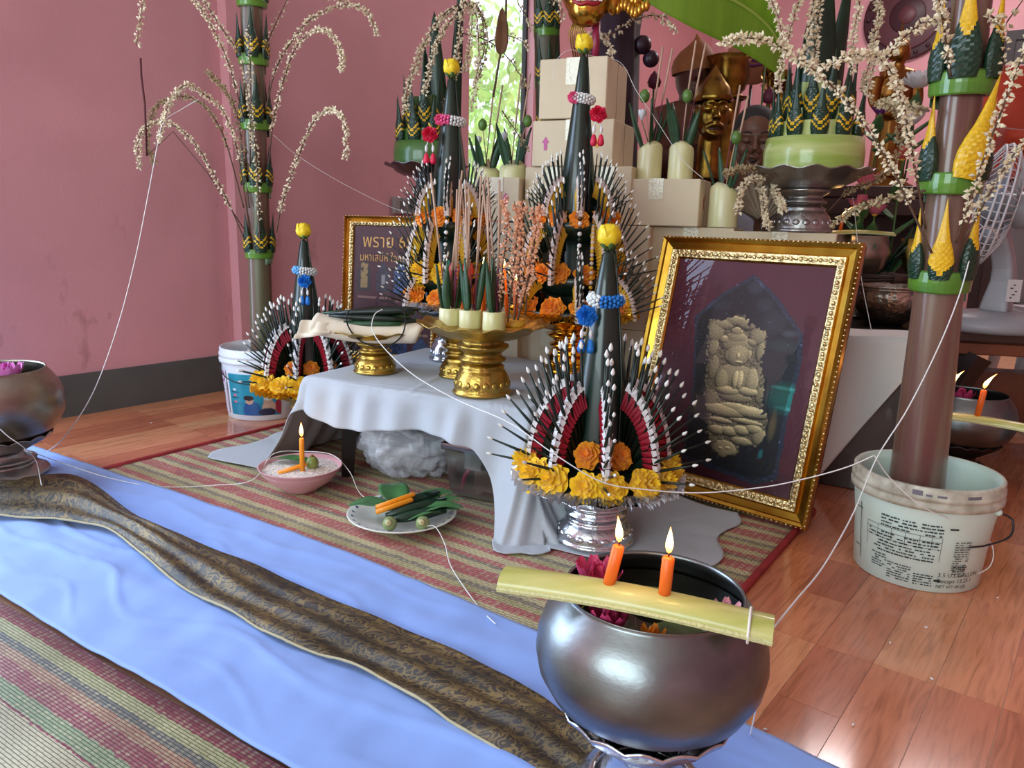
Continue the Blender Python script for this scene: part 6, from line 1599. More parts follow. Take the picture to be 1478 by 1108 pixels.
mb = MB(); mb.grid(lambda a, b: o0 + Vector((.01 + (a - .5) * .14, -.085 - .03 * math.cos((a - .5) * 3) + .03 * b, -.205 - .10 * (1 - abs(a - .5) * 2) * b)), 14, 6); solid(mb.build('collar', M_SHIRT, man), .003)
o = MB().box((.02, .06, -.0), (.40, .36, .03)); stoolz = hc.z - .80
ms = thing('stool', 'low dark stool under the praying person', 'stool', Vector((man.location.x, man.location.y + .03, 0)))
bev(MB().box((0, 0, max(.06, stoolz) - .02), (.42, .34, .04)).build('seat', M_DWOOD, ms, False), .006)
for sx in (-1, 1):
    for sy in (-1, 1): MB().box((sx * .17, sy * .13, (max(.06, stoolz) - .04) / 2), (.04, .04, max(.06, stoolz) - .041)).build('leg', M_DWOOD, ms, False)
# pleated palm fan held before his hands
fanp = thing('folded_paper_fan', 'pleated beige paper fan open in front of the praying person', 'fan', at(1100, 322, 2.62))
mb = MB(); n = 22
for k in range(n):
    a0, a1 = R(150 - 118 * k / n), R(150 - 118 * (k + 1) / n); d0, d1 = (.004 if k % 2 else -.004), (-.004 if k % 2 else .004)
    q = [mb.pt((.02 * math.cos(a0), d0, .02 * math.sin(a0))), mb.pt((.02 * math.cos(a1), d1, .02 * math.sin(a1))), mb.pt((.135 * math.cos(a1), d1 * 2, .135 * math.sin(a1))), mb.pt((.135 * math.cos(a0), d0 * 2, .135 * math.sin(a0)))]; mb.face(q)
mb.build('pleats', mat('beige_paper', (176, 156, 136), .8), fanp, False); fanp.rotation_euler = (0, 0, R(-10))
for a in (150, 32): MB().tube([(0, 0, 0), (.137 * math.cos(R(a)), 0, .137 * math.sin(R(a)))], .004, 6).build('guard_rib', M_DWOOD, fanp)
MB().tube([(0, .0, .0), (.005, .03, -.07)], .006, 8).build('handle', M_DWOOD, fanp)

# altar bench at the back and its statues
def at_z(px, py, Y, z): p_ = at(px, py, Y); return Vector((p_.x, p_.y, z))
alt = thing('altar_bench', 'long dark altar bench behind the praying person carrying the statues', 'bench', Vector((1.18, 3.62, 0)), R(-14))
bev(MB().box((0, 0, .90), (1.50, .55, .05)).build('bench_top', M_DWOOD, alt, False), .006)
MB().box((0, -.27, .84), (1.50, .02, .06)).build('front_rail', M_DWOOD, alt, False)
for sx in (-1, -.33, .33, 1):
    for sy in (-1, 1): MB().box((sx * .69, sy * .22, .4375), (.07, .07, .875)).build('leg', M_DWOOD, alt, False)
MB().box((0, .24, .45), (1.42, .02, .8)).build('back_panel', M_DWOOD, alt, False)
ALZ = .927
SY = 3.55
M_CLAY = mat('statue_clay', (96, 54, 40), .5, rgb2=(70, 36, 30), vscale=10); M_CAP = mat('ochre_cap', (150, 96, 52), .7, var=.2); M_AGOLD = mat('aged_gold', (160, 124, 50), .32, 1.0, rgb2=(96, 70, 34), vscale=16); M_ROBEB = mat('brown_robe', (110, 66, 44), .7, var=.2)
mh = at(1000, 112, SY)
mk = thing('hermit_statue', 'dark hermit statue wearing an ochre pointed cap and brown robe', 'statue', Vector((mh.x, mh.y, ALZ)))
zq = mh.z - ALZ
blob('figure', [('s', (0, 0, zq), (.075, .085, .10)), ('s', (0, -.03, zq - .055), (.05, .055, .05)), ('t', [(0, -.075, zq + .02), (0, -.095, zq - .02)], (.012, .018)), ('s', (.025, -.07, zq + .02), (.016, .012, .01)), ('s', (-.025, -.07, zq + .02), (.016, .012, .01)), ('t', [(-.03, -.07, zq - .05), (0, -.08, zq - .052), (.03, -.07, zq - .05)], (.008, .008)), ('t', [(0, .01, zq - .06), (0, .02, zq - .14)], (.05, .06)), ('s', (0, .02, zq - .26), (.14, .09, .15)), ('s', (0, .0, .09), (.2, .15, .09))], M_CLAY, mk, .007)
blob('robe', [('t', [(-.14, .02, zq - .19), (0, .02, zq - .155), (.14, .02, zq - .19)], (.07, .07)), ('s', (0, .025, zq - .26), (.16, .10, .16)), ('s', (0, .02, .10), (.19, .13, .11))], M_ROBEB, mk, .009)
MB().lathe([(.088, zq + .02), (.092, zq + .05), (.085, zq + .08), (.06, zq + .115), (.025, zq + .145), (.006, zq + .165), (.001, zq + .165)], 20, lambda a, r, z: (r * (1 + .04 * math.cos(a * 2)), z + .012 * math.cos(a))).build('pointed_cap', M_CAP, mk)
# gilded crown vessel and gilded mask
gv = at(1051, 122, SY - .1); gvt = thing('gilded_headdress', 'gilded open-topped headdress behind the gold mask', 'headdress', Vector((gv.x, gv.y, ALZ)))
zq = gv.z - ALZ
MB().lathe([(.001, 0), (.09, 0), (.085, .04), (.06, .08), (.055, zq - .13), (.06, zq - .06), (.045, zq - .045), (.07, zq - .02), (.085, zq + .03), (.08, zq + .085), (.095, zq + .11), (.075, zq + .10), (.06, zq + .0), (.001, zq)], 28, lambda a, r, z: (r * (1 + .04 * math.cos(6 * a)), z)).build('crown_body', M_AGOLD, gvt)
for z in (zq - .055, zq + .10, .05): 
    mb = MB(); mb.lathe([(.07, z - .008), (.088, z), (.07, z + .008)], 28); mb.build('crown_ring', M_AGOLD, gvt)
gm = at(1028, 168, SY - .22); gmt = thing('gilded_mask', 'gilded demon mask with open mouth left of the praying person', 'mask', Vector((gm.x, gm.y, ALZ)))
zq = gm.z - ALZ
blob('face', [('s', (0, 0, zq), (.068, .065, .085)), ('s', (0, -.02, zq - .06), (.045, .05, .035)), ('t', [(0, -.06, zq + .02), (0, -.085, zq - .02)], (.011, .019)), ('s', (.028, -.058, zq + .022), (.022, .014, .013)), ('s', (-.028, -.058, zq + .022), (.022, .014, .013)), ('t', [(-.05, -.04, zq + .045), (-.02, -.07, zq + .05), (0, -.065, zq + .04), (.02, -.07, zq + .05), (.05, -.04, zq + .045)], (.008, .008)), ('t', [(-.04, -.045, zq - .05), (0, -.075, zq - .038), (.04, -.045, zq - .05)], (.009, .009)), ('t', [(-.036, -.045, zq - .06), (0, -.07, zq - .078), (.036, -.045, zq - .06)], (.009, .009)), ('s', (.07, .0, zq), (.012, .02, .035)), ('s', (-.07, .0, zq), (.012, .02, .035)), ('t', [(0, .02, zq - .06), (0, .02, .01)], (.045, .06))], M_AGOLD, gmt, .0055)
MB().sph((0, -.058, zq - .055), (.03, .014, .012), 12, 8).build('open_mouth', mat('dark_maroon', (50, 14, 20), .5), gmt)
MB().lathe([(.072, zq + .055), (.082, zq + .065), (.074, zq + .08), (.07, zq + .105), (.05, zq + .13), (.02, zq + .17), (.001, zq + .2)], 24, lambda a, r, z: (r * (1 + .05 * math.cos(8 * a)), z)).build('tiered_crown', M_AGOLD, gmt)
# round ceremonial fan
tf = at(1087, 85, SY + .15); tft = thing('ceremonial_fan', 'round tan ceremonial fan with purple emblem on a thin stand', 'fan', Vector((tf.x, tf.y, ALZ)))
zq = tf.z - ALZ; rr = .118
mb = MB(); mb.M = Matrix.Translation((0, 0, zq)) @ Matrix.Rotation(PI / 2, 4, 'X'); mb.lathe([(.001, .004), (rr * .96, .004), (rr, 0), (rr * .96, -.004), (.001, -.004)], 40, lambda a, r, z: (r * (1 + .06 * math.sin(a)), z)); mb.build('fan_disc', mat('tan_silk', (168, 112, 84), .6, var=.12, vscale=12), tft)
mb = MB(); mb.M = Matrix.Translation((0, -.006, zq)) @ Matrix.Rotation(PI / 2, 4, 'X')
for k in range(7):
    a = PI * k / 6; mb.tube([(.0, -.01, 0), (.035 * math.cos(a), .035 * math.sin(a) - .005, 0)], [.005, .008], 6)
mb.tube([(-.045, -.02, 0), (0, -.03, 0), (.045, -.02, 0)], .007, 6); mb.build('purple_emblem', mat('purple_thread', (110, 50, 110), .6), tft)
MB().tube([(0, 0, zq - rr * .95), (0, 0, .012)], .007, 8).build('fan_staff', M_DWOOD, tft); MB().lathe([(.001, 0), (.06, 0), (.055, .015), (.012, .03), (.001, .03)], 20).build('fan_foot', M_DWOOD, tft)
# gold ornament tree in front of the fan
for px, py, Y, lb in ((1112, 115, SY + .05, 'gilded ornament cluster right of the tan fan'), (1128, 130, SY - .05, 'gilded ornament cluster behind the leaf tower')):
    q = at(px, py, Y); t = thing('gilded_ornament', lb, 'ornament', Vector((q.x, q.y, ALZ)), group='gilded ornaments'); rg = random.Random(px)
    zq = q.z - ALZ; MB().lathe([(.001, 0), (.05, 0), (.045, .02), (.012, .05), (.010, zq - .05), (.02, zq)], 14).build('stem', M_AGOLD, t)
    pm = petal_mesh('gilded_leaf', .045, .03, .015, M_AGOLD)
    for k in range(26): inst('gilded_leaf', pm, TRS(Vector((rg.gauss(0, .012), rg.gauss(0, .012), zq - .09 + .14 * rg.random())), Matrix.Rotation(rg.random() * 6.3, 4, 'Z') @ Matrix.Rotation(rg.uniform(.1, 1.1), 4, 'X')), t)
# purple-red lotus buds among them
for k, (px, py, lb) in enumerate(((944, 118, 'dark red lotus bud beside the hermit statue'), (1110, 140, 'dark red lotus bud above the head of the praying person'), (1106, 72, 'dark red lotus bud beside the tan fan'))):
    q = at(px, py, SY - .12); t = thing('lotus_bud', lb, 'flower', Vector((q.x, q.y, ALZ)), group='dark red lotus buds'); zq = q.z - ALZ
    MB().tube([(0, 0, .002), (0, 0, zq)], .004, 6).build('stalk', M_SEPAL, t); MB().lathe([(.001, zq - .03), (.022, zq - .02), (.028, zq), (.018, zq + .025), (.001, zq + .045)], 12, lambda a, r, z: (r * (1 + .1 * math.cos(5 * a)), z)).build('bud', mat('maroon_petal', (92, 24, 50), .6), t)

# golden mask above the box stack, dark drape behind
ztopbox = at(878, 80, BX).z
gp = at(860, 62, 2.80); GMP = Vector((gp.x, gp.y, ztopbox + .002))
gk = thing('golden_mask', 'large golden mask with red lips on a red pole above the boxes', 'mask', GMP)
fc = at(850, -6, 2.80) - GMP
M_BGOLD = mat('bright_gold', (214, 172, 76), .22, 1.0, rgb2=(200, 150, 60), vscale=5); M_LIP = mat('red_lacquer', (160, 30, 44), .35); M_TEETH = mat('white_enamel', (228, 222, 214), .3); M_POLE = mat('crimson_pole', (140, 30, 62), .4)
MB().tube([(0, 0, .0), (0, .0, fc.z - .06)], .013, 12).build('pole', M_POLE, gk); MB().lathe([(.001, 0), (.05, 0), (.05, .008), (.014, .014), (.001, .014)], 24).build('pole_foot', M_POLE, gk)
blob('face', [('s', fc + Vector((0, .02, .04)), (.095, .09, .12)), ('s', fc + Vector((-.01, -.03, -.05)), (.062, .065, .055)), ('s', fc + Vector((-.012, -.065, -.058)), (.036, .026, .030)), ('s', fc + Vector((.04, -.045, -.0)), (.035, .03, .04)), ('s', fc + Vector((-.06, -.045, -.0)), (.035, .03, .04)), ('t', [fc + Vector((-.01, -.085, .06)), fc + Vector((-.012, -.11, .02))], (.015, .026)), ('s', fc + Vector((.03, -.07, .06)), (.025, .015, .015)), ('s', fc + Vector((-.05, -.07, .06)), (.025, .015, .015)), ('s', fc + Vector((.085, .01, .01)), (.02, .035, .07))], M_BGOLD, gk, .006)
for dz_, nm in ((-.022, 'upper_lip'), (-.046, 'lower_lip')):
    MB().tube(catmull([fc + Vector((-.062, -.076, -.030)), fc + Vector((-.036, -.094, dz_ - .004)), fc + Vector((-.012, -.100, dz_)), fc + Vector((.015, -.094, dz_ - .002)), fc + Vector((.046, -.074, -.024))], 16), [.003] + [.007] * 15 + [.003], 8).build(nm, M_LIP, gk)
mb = MB()
for k in range(5): mb.box(fc + Vector((-.042 + .018 * k, -.090 - .008 * math.sin(PI * k / 4), -.033)), (.014, .008, .014))
mb.build('teeth', M_TEETH, gk, False)
mb = MB()
for k in range(9):
    q = fc + Vector((.10 + .012 * k, .0, -.035 + .012 * math.sin(k))); mb.sph(q, (.012, .01, .022), 8, 6); mb.sph(q + Vector((0, 0, .035)), (.014, .008, .016), 8, 6)
mb.build('ear_pendant', M_BGOLD, gk)
mb = MB()
for k in range(8):
    x = -.055 + .008 * k; mb.tube([fc + Vector((x * .5 - .02, .02, -.08)), fc + Vector((x - .005, .035, -.11)), Vector((x - .01, .04, .01))], .0028, 5)
mb.build('gold_tassels', M_GOLD, gk)
MB().lathe([(.097, .09), (.108, .10), (.10, .12), (.09, .16), (.06, .22), (.02, .32), (.001, .36)], 28, lambda a, r, z: (r * (1 + .05 * math.cos(8 * a)), z)).build('tiered_crown', M_BGOLD, gk, loc=fc)
dr = thing('dark_drape', 'dark plum cloth hanging behind the golden mask', 'drape', Vector((at(885, 95, 3.25).x, 3.22, .803)))
h_ = at(880, -30, 3.25).z - .815
mb = MB(); mb.lathe([(.001, 0), (.115, 0), (.105, .2), (.09, h_ - .18), (.10, h_ - .1), (.07, h_ - .02), (.001, h_)], 40, lambda a, r, z: (r * (1 + .07 * math.cos(9 * a + z * 3)), z)); mb.build('cloth_folds', mat('plum_velvet', (52, 26, 44), .8, sheen=.4), dr)
for dx, dz_, r_ in ((.10, h_ - .24, .035), (.135, h_ - .29, .032)): MB().sph((dx, -.05, dz_), r_, 12, 9).build('round_knob', mat('plum_lacquer', (44, 18, 34), .4), dr)

# standing golden Buddha figure, wall roundel, flowers at the right
bq = at(1297, 95, 3.72); bt = thing('standing_statue', 'slender golden standing statue with hands folded before the wall roundel', 'statue', Vector((bq.x, bq.y, ALZ)))
k_ = (at(1297, 22, 3.72).z - ALZ); M_BUD2 = mat('brown_gold', (150, 100, 44), .35, .9, rgb2=(120, 76, 34), vscale=12)
hz = k_ * .80
blob('figure', [('s', (0, 0, hz), (.042, .046, .056)), ('s', (0, -.03, hz - .01), (.010, .012, .016)), ('t', [(0, .01, hz + .04), (0, .01, hz + .075)], (.024, .014)), ('t', [(0, .01, hz + .075), (0, .01, hz + .14)], (.010, .003)), ('t', [(0, 0, hz - .04), (0, .005, hz - .08)], (.022, .03)), ('s', (0, .005, hz - .17), (.075, .05, .10)), ('t', [(-.07, .005, hz - .10), (.0, .005, hz - .09), (.07, .005, hz - .10)], (.03, .03)),
                ('t', [(-.088, .0, hz - .11), (-.10, -.01, hz - .21), (-.06, -.05, hz - .27), (-.005, -.062, hz - .275)], (.027, .018)), ('t', [(.088, .0, hz - .11), (.10, -.01, hz - .21), (.06, -.05, hz - .27), (.005, -.062, hz - .275)], (.027, .018)), ('t', [(0, .005, hz - .2), (0, .005, .12), (0, 0, .05)], (.07, .085)), ('s', (.043, .0, hz - .01), (.006, .012, .026)), ('s', (-.043, .0, hz - .01), (.006, .012, .026))], M_BUD2, bt, .0055)
MB().lathe([(.001, 0), (.13, 0), (.12, .025), (.09, .04), (.10, .055), (.001, .055)], 28).build('lotus_base', M_BUD2, bt)
def back_wall_t(px, py):
    d = ray(px, py); q0 = wl(T_CORNER); n = V; s_ = (q0 - CAMP).dot(n) / d.dot(n); return CAMP + d * s_
rq = back_wall_t(1312, 24); rl = thing('wall_roundel', 'dark round carved disc mounted on the pink wall behind the statue', 'wall disc', rq - V * .02, -RY)
for r_, d_, m_ in ((.30, .0, mat('roundel_dark', (64, 34, 42), .5)), (.235, .012, mat('roundel_mid', (84, 46, 52), .5)), (.12, .022, mat('roundel_dark2', (58, 30, 38), .5)), (.06, .03, mat('roundel_mid2', (90, 50, 56), .5))):
    mb = MB(); mb.M = Matrix.Rotation(PI / 2, 4, 'X'); mb.lathe([(r_, 0), (r_, d_ + .008), (r_ * .95, d_ + .014), (.001, d_ + .014)], 40); mb.build('disc_ring', m_, rl)
sme = MB().sph((0, 0, 0), .016, 6, 5).mesh('disc_stud', MATS['roundel_dark2'])
for k in range(20): inst('disc_stud', sme, Matrix.Translation((.265 * math.cos(2 * PI * k / 20), -.02, .265 * math.sin(2 * PI * k / 20))), rl)
# brown door on the back wall
dq0, dq1 = back_wall_t(1432, 300), back_wall_t(1540, 300)
dl = (dq1 - dq0).length; dd = struct(bpy.data.objects.new('door_1', None)); COL.objects.link(dd); dd.location = Vector((dq0.x, dq0.y, 0)) - V * .005; dd.rotation_euler = (0, 0, -RY)
M_DOOR = mat('brown_door', (50, 34, 36), .45, var=.2, vscale=4, stretch=(8, 1, 1)); dtop = back_wall_t(1445, 62).z
MB().box((.45, -.02, dtop / 2), (.9, .04, dtop)).build('door_leaf', M_DOOR, dd, False)
for x in (-.03, .93): MB().box((x, -.025, dtop / 2 + .03), (.06, .06, dtop + .06)).build('door_frame', mat('door_frame_dark', (34, 24, 26), .5), dd, False)
MB().box((.45, -.025, dtop + .03), (.9, .06, .06)).build('door_frame', MATS['door_frame_dark'], dd, False)
for z in (dtop * .28, dtop * .72): bev(MB().box((.45, -.044, z), (.62, .012, dtop * .34)).build('door_panel', M_DOOR, dd, False), .006)
MB().sph((.08, -.07, 1.0), .03, 12, 8).build('door_handle', M_GOLD, dd)
def bloom(label, px, py, Y, rad, m, stemz, n=18, kind='cup', group='altar flowers'):
    q = at(px, py, Y); t = thing('cut_flower', label, 'flower', Vector((q.x, q.y, stemz)), group=group); zq = q.z - stemz
    MB().tube([(0, .02, .002), (.01, .02, zq * .5), (0, 0, zq)], .004, 6).build('stalk', M_SEPAL, t)
    pm = petal_mesh('petal', rad, rad * .5, rad * .35, m)
    for k in range(n): inst('petal', pm, TRS(Vector((0, 0, zq)), Matrix.Rotation(2 * PI * k / n, 4, 'Z') @ Matrix.Rotation(R((25, 55)[k % 2] if kind == 'cup' else (8, 30)[k % 2]), 4, 'X')), t)
    MB().sph((0, 0, zq + rad * .12), (rad * .2, rad * .2, rad * .14), 8, 6).build('flower_heart', M_YHEART, t)
    for k in range(3): blade(t, Vector((0, .02, zq * (.5 + .12 * k))), Vector((math.cos(k * 2.2) * .8, math.sin(k * 2.2) * .8, .6)), .11, .05, M_BETEL)
    return t
bloom('white chrysanthemum left of the upper band of the brown trunk', 1325, 128, 3.3, .075, M_WPET, ALZ, 22, 'flat')
bloom('white lily below the statue, left of the brown trunk', 1312, 185, 3.3, .085, M_WPET, ALZ, 10)
bloom('white flower behind the brown trunk beside the orange robe', 1388, 178, 3.26, .08, M_WPET, ALZ, 10)
bloom('purple orchid at the foot of the standing statue', 1270, 168, 3.35, .05, mat('purple_petal', (112, 40, 112), .6), ALZ, 8)
# low altar table behind the leaf tower with pink lotuses and an offering candle
la = thing('altar_table', 'black lacquered altar table between the leaf tower and brown trunk', 'table', Vector((1.27, 2.76, 0)), R(-14))
LAZ = at(1270, 470, 2.62).z
bev(MB().box((0, 0, LAZ - .025), (.37, .44, .05)).build('table_top', M_BLACKW, la, False), .006)
for sx in (-1, 1):
    for sy in (-1, 1): MB().tube([(sx * .14, sy * .17, LAZ - .05), (sx * .155, sy * .19, LAZ * .5), (sx * .13, sy * .16, .0)], [.04, .03, .03], 8).build('leg', M_BLACKW, la)
for px, py, rad, lb in ((1250, 272, .07, 'upper pink lotus bloom above the silver bowl'), (1242, 308, .065, 'lower pink lotus bloom beside the far candle'), (1262, 312, .055, 'dusky pink lotus bloom behind the arching spray'), (1302, 232, .05, 'coral flower low behind the arching sprays')):
    bloom(lb, px, py, 2.92, rad, mat('dusty_pink_petal', (196, 104, 130), .6, var=.2) if 'coral' not in lb else mat('coral_petal', (190, 84, 76), .6), LAZ + .002, 14, group='pink lotuses on the altar table')
kb = at(1284, 432, 2.66); kbp = Vector((kb.x, kb.y, LAZ + .002))
kn = thing('repousse_bowl', 'large silver repousse bowl on the black altar table', 'bowl', kbp)
kh = at(1284, 412, 2.66).z - LAZ
kr = .118
MB().lathe([(.001, .0), (.05, .0), (.06, .008), (.09, .03), (kr * .97, .075), (kr, .105), (kr * .97, kh * .93), (kr * 1.02, kh * .96), (kr * 1.02, kh), (kr * .96, kh), (kr * .93, kh * .9), (kr * .9, .08), (.001, .02)], 72, lambda a, r, z: (r * (1 + (.02 * math.cos(24 * a) if .01 < z < kh * .85 else 0)), z)).build('ribbed_body', mat('old_silver', (170, 160, 150), .3, 1.0, bump=.5, bscale=70), kn)
mb = MB(); mb.lathe([(kr * .98, kh * .88), (kr * 1.04, kh * .905), (kr * .98, kh * .93)], 48); mb.build('rim_ring', MATS['old_silver'], kn)
wb = thing('stick_whisk', 'dark bundle of sticks laid across the repousse bowl', 'whisk', kbp + Vector((0, 0, kh + .012)))
mb = MB(); rg = random.Random(9)
for k in range(26): a = Vector((-.12 + rg.gauss(0, .004), rg.gauss(0, .014), rg.gauss(.01, .008))); b = Vector((.10, rg.gauss(0, .006), .010 + rg.gauss(0, .004))); mb.tube([a, b], .0028, 5)
stuff(mb.build('sticks', mat('dark_twigs', (52, 34, 28), .8), wb)); MB().tube([(.0, 0, .01), (.05, 0, .011)], [.019, .014], 10).build('binding', mat('whisk_binding', (70, 44, 34), .8), wb)
gt = thing('gold_goblet', 'small gold goblet behind the repousse bowl rim', 'goblet', Vector((at(1315, 380, 2.88).x, 2.88, LAZ + .002)))
gh = at(1315, 345, 2.88).z - LAZ
MB().lathe([(.001, 0), (.04, 0), (.035, .015), (.012, .03), (.012, gh * .55), (.03, gh * .65), (.045, gh), (.04, gh), (.02, gh * .7), (.001, gh * .68)], 24).build('goblet_body', M_GOLD, gt)
bs = thing('book_stand', 'dark folding book stand behind the repousse bowl', 'stand', Vector((at(1275, 385, 2.80).x, 2.83, LAZ + .002)), R(-14))
o = MB().box((0, 0, .11), (.13, .008, .13)).build('rest_board', mat('stand_brown', (92, 74, 66), .6), bs, False); o.rotation_euler = (-.3, 0, 0)
MB().tube([(-.05, .06, .004), (.05, -.01, .15)], .009, 6).build('strut', M_BLACKW, bs); MB().box((0, .03, .012), (.13, .12, .02)).build('foot_board', M_BLACKW, bs, False)
# far bowl with strip and candle, behind the silver tray
fbq = at(1245, 338, 2.86); fb = thing('tall_bowl_stand', 'dark bowl on a tall foot behind the silver tray', 'bowl', Vector((fbq.x - .0, fbq.y, LAZ + .002)))
fh = fbq.z - LAZ - .006
MB().lathe([(.001, 0), (.06, 0), (.05, .02), (.02, .05), (.02, fh * .45), (.08, fh * .6), (.10, fh * .8), (.085, fh), (.078, fh), (.001, fh * .9)], 30).build('bowl_body', M_STEELW, fb)
fa, fb2 = Vector((at(1196, 330, 2.80).x, 2.80, LAZ + fh + .004)), Vector((at(1292, 334, 2.86).x, 2.88, LAZ + fh + .004))
_, pf3 = stem_strip('short banana stem strip across the far bowl behind the silver tray', fa, fb2, .035, .012)
candle(fa + pf3(.18, .5) - Vector((0, 0, .003)), (.08, 0, 1), .045, .0065, 'small lit orange candle behind the silver tray', m=M_WAXD, lean=(.8, 0, 0), fs=1.05)
# foliage mass around the lotuses
t = thing('leafy_plant', 'dark leafy plant on the altar table behind the lotuses', 'plant', Vector((1.33, 2.90, LAZ + .002)))
MB().lathe([(.001, 0), (.06, 0), (.075, .10), (.07, .10), (.001, .09)], 20).build('pot', mat('dark_pot', (50, 36, 34), .5), t)
rg = random.Random(12)
for k in range(26): a = rg.random() * 6.3; blade(t, Vector((rg.gauss(0, .015), rg.gauss(0, .015), .09)), Vector((math.cos(a) * .9, math.sin(a) * .6, .35 + rg.random())), .16 + .12 * rg.random(), .05, M_LEAFD if k % 2 else M_BETEL)

# ------------------------------------------------------------------ right side: white bench, carved table, fan, chair, robe
wbz = at(1300, 487, 2.16).z
WA, WB_, WC = at(1306, 487, 2.14), at(1222, 479, 2.30), at(1120, 470, 2.36)
wt_ = thing('covered_bench', 'low bench under a stiff white sheet behind the big frame', 'bench', Vector((.98, 2.26, 0)), R(-30))
bev(MB().box((0, .0, wbz / 2 - .006), (.36, .16, wbz - .012)).build('bench_box', M_DWOOD, wt_, False), .004)
M_SHEETG = mat('greyish_sheet', (206, 204, 200), .7, bump=.15, bscale=14)
def wsheet(a, b):
    x = -.20 + .42 * a; L_ = wbz * (1.0 if a < .40 else 1.0 - .92 * (a - .40) / .60)
    s_ = b * (.26 + L_)
    if s_ < .26: y, z = .085 - s_ * .68, wbz + .002 + .004 * math.sin(a * 9)
    else:
        f = (s_ - .26); y, z = -.09 - .05 * f + .012 * math.sin(a * 12) * f / wbz * 2, wbz - f + .002
    return (x, y, max(z, .006))
mb = MB(); mb.grid(wsheet, 30, 40); solid(mb.build('sheet', M_SHEETG, wt_), .003)

ct = thing('carved_table', 'low dark carved table with bowed legs carrying the grey fan', 'table', Vector((1.76, 2.62, 0)), R(-12))
ctz = at(1420, 478, 2.45).z
bev(MB().box((0, 0, ctz - .02), (.62, .44, .04)).build('table_top', M_DWOOD, ct, False), .008)
bev(MB().box((0, 0, ctz - .06), (.57, .40, .04)).build('apron', mat('red_brown_wood', (110, 56, 30), .35, var=.3, vscale=5, coat=.3), ct, False), .004)
MB().box((0, .1, .17), (.50, .10, ctz - .25)).build('inner_panel', MATS['red_brown_wood'], ct, False)
for sx in (-1, 1):
    for sy in (-1, 1):
        mb = MB(); mb.M = Matrix.Translation((sx * .22, sy * .15, 0))
        n = 12
        mb.tube([(sx * (.0 + .05 * math.sin(PI * k / n)), 0, (ctz - .08) * (1 - k / n) + .001) for k in range(n + 1)], [.075 - .03 * math.sin(PI * k / n * .5) for k in range(n + 1)], 4); mb.build('bowed_leg', mat('black_brown_wood', (36, 22, 22), .35), ct, False)
M_FANG = mat('grey_fan_plastic', (150, 150, 156), .4); M_FANW = mat('fan_cage_white', (206, 204, 206), .45)
fbp = Vector((at(1428, 468, 2.5).x, 2.5, ctz + .001))
fan_ = thing('table_fan', 'grey table fan with white cage seen from the side', 'fan', fbp)
mb = MB(); mb.lathe([(.001, 0), (.155, 0), (.165, .012), (.16, .035), (.13, .052), (.06, .062), (.001, .064)], 40, lambda a, r, z: (r * (1 + .12 * abs(math.cos(a)) ** 4), z)); mb.build('base', M_FANG, fan_)
nk = at(1440, 330, 2.5) - fbp
mb = MB(); n = 10
for k in range(n + 1): pass
mb.tube([Vector((.012, 0, .055)), Vector((.018, 0, .12)), Vector((.03, 0, nk.z * .6)), Vector((nk.x, 0, nk.z))], [.062, .052, .044, .042], 4); sub(bev(mb.build('neck', M_FANG, fan_, False), .012, 2), 1)
MB().box((.028, -.052, .13), (.045, .004, .07)).build('rating_label', mat('label_white', (206, 206, 206), .5), fan_, False)
mb = MB()
for k in range(5): mb.box((.020 + .007 * (k % 3), -.0545, .108 + .01 * k), (.006 + .004 * (k % 2), .0006, .004))
mb.build('label_print', M_INK, fan_, False)
MB().tube([nk + Vector((0, 0, -.01)), nk + Vector((-.05, -.01, -.02))], [.035, .03], 12).build('tilt_joint', M_FANG, fan_)
hub = at(1432, 296, 2.47) - fbp; fax = Vector((-.89, .40, .16)).normalized(); fM = TRS(hub, to_dir(fax))
fr_ = .185
mb = MB(); mb.M = fM
for k in range(44):
    a = 2 * PI * k / 44; c, s_ = math.cos(a), math.sin(a)
    mb.tube([(.035 * c, .035 * s_, .055), (.12 * c, .12 * s_, .052), (fr_ * .96 * c, fr_ * .96 * s_, .02), (fr_ * c, fr_ * s_, 0), (fr_ * .96 * c, fr_ * .96 * s_, -.02), (.12 * c, .12 * s_, -.05), (.035 * c, .035 * s_, -.055)], .0016, 4)
mb.build('cage_wires', M_FANW, fan_)
for r_, z in ((fr_, 0), (.12, .052), (.12, -.05), (fr_ * .97, .018), (fr_ * .97, -.018)):
    mb = MB(); mb.M = fM; mb.tube([(r_ * math.cos(2 * PI * k / 48), r_ * math.sin(2 * PI * k / 48), z) for k in range(49)], .0035 if r_ > .15 else .002, 6, False); mb.build('cage_ring', M_FANW, fan_)
mb = MB(); mb.M = fM; mb.lathe([(.001, -.14), (.05, -.13), (.06, -.08), (.045, -.055), (.04, .06), (.001, .062)], 20); mb.build('motor_housing', M_FANG, fan_)
for k in range(3):
    mb = MB(); mb.M = fM @ Matrix.Rotation(2 * PI * k / 3, 4, 'Z'); mb.grid(lambda a, b: (.03 + .125 * a, (b - .5) * (.06 + .09 * a), (b - .5) * .04), 8, 6); solid(mb.build('blade', mat('fan_blade', (150, 156, 168), .3), fan_), .002)
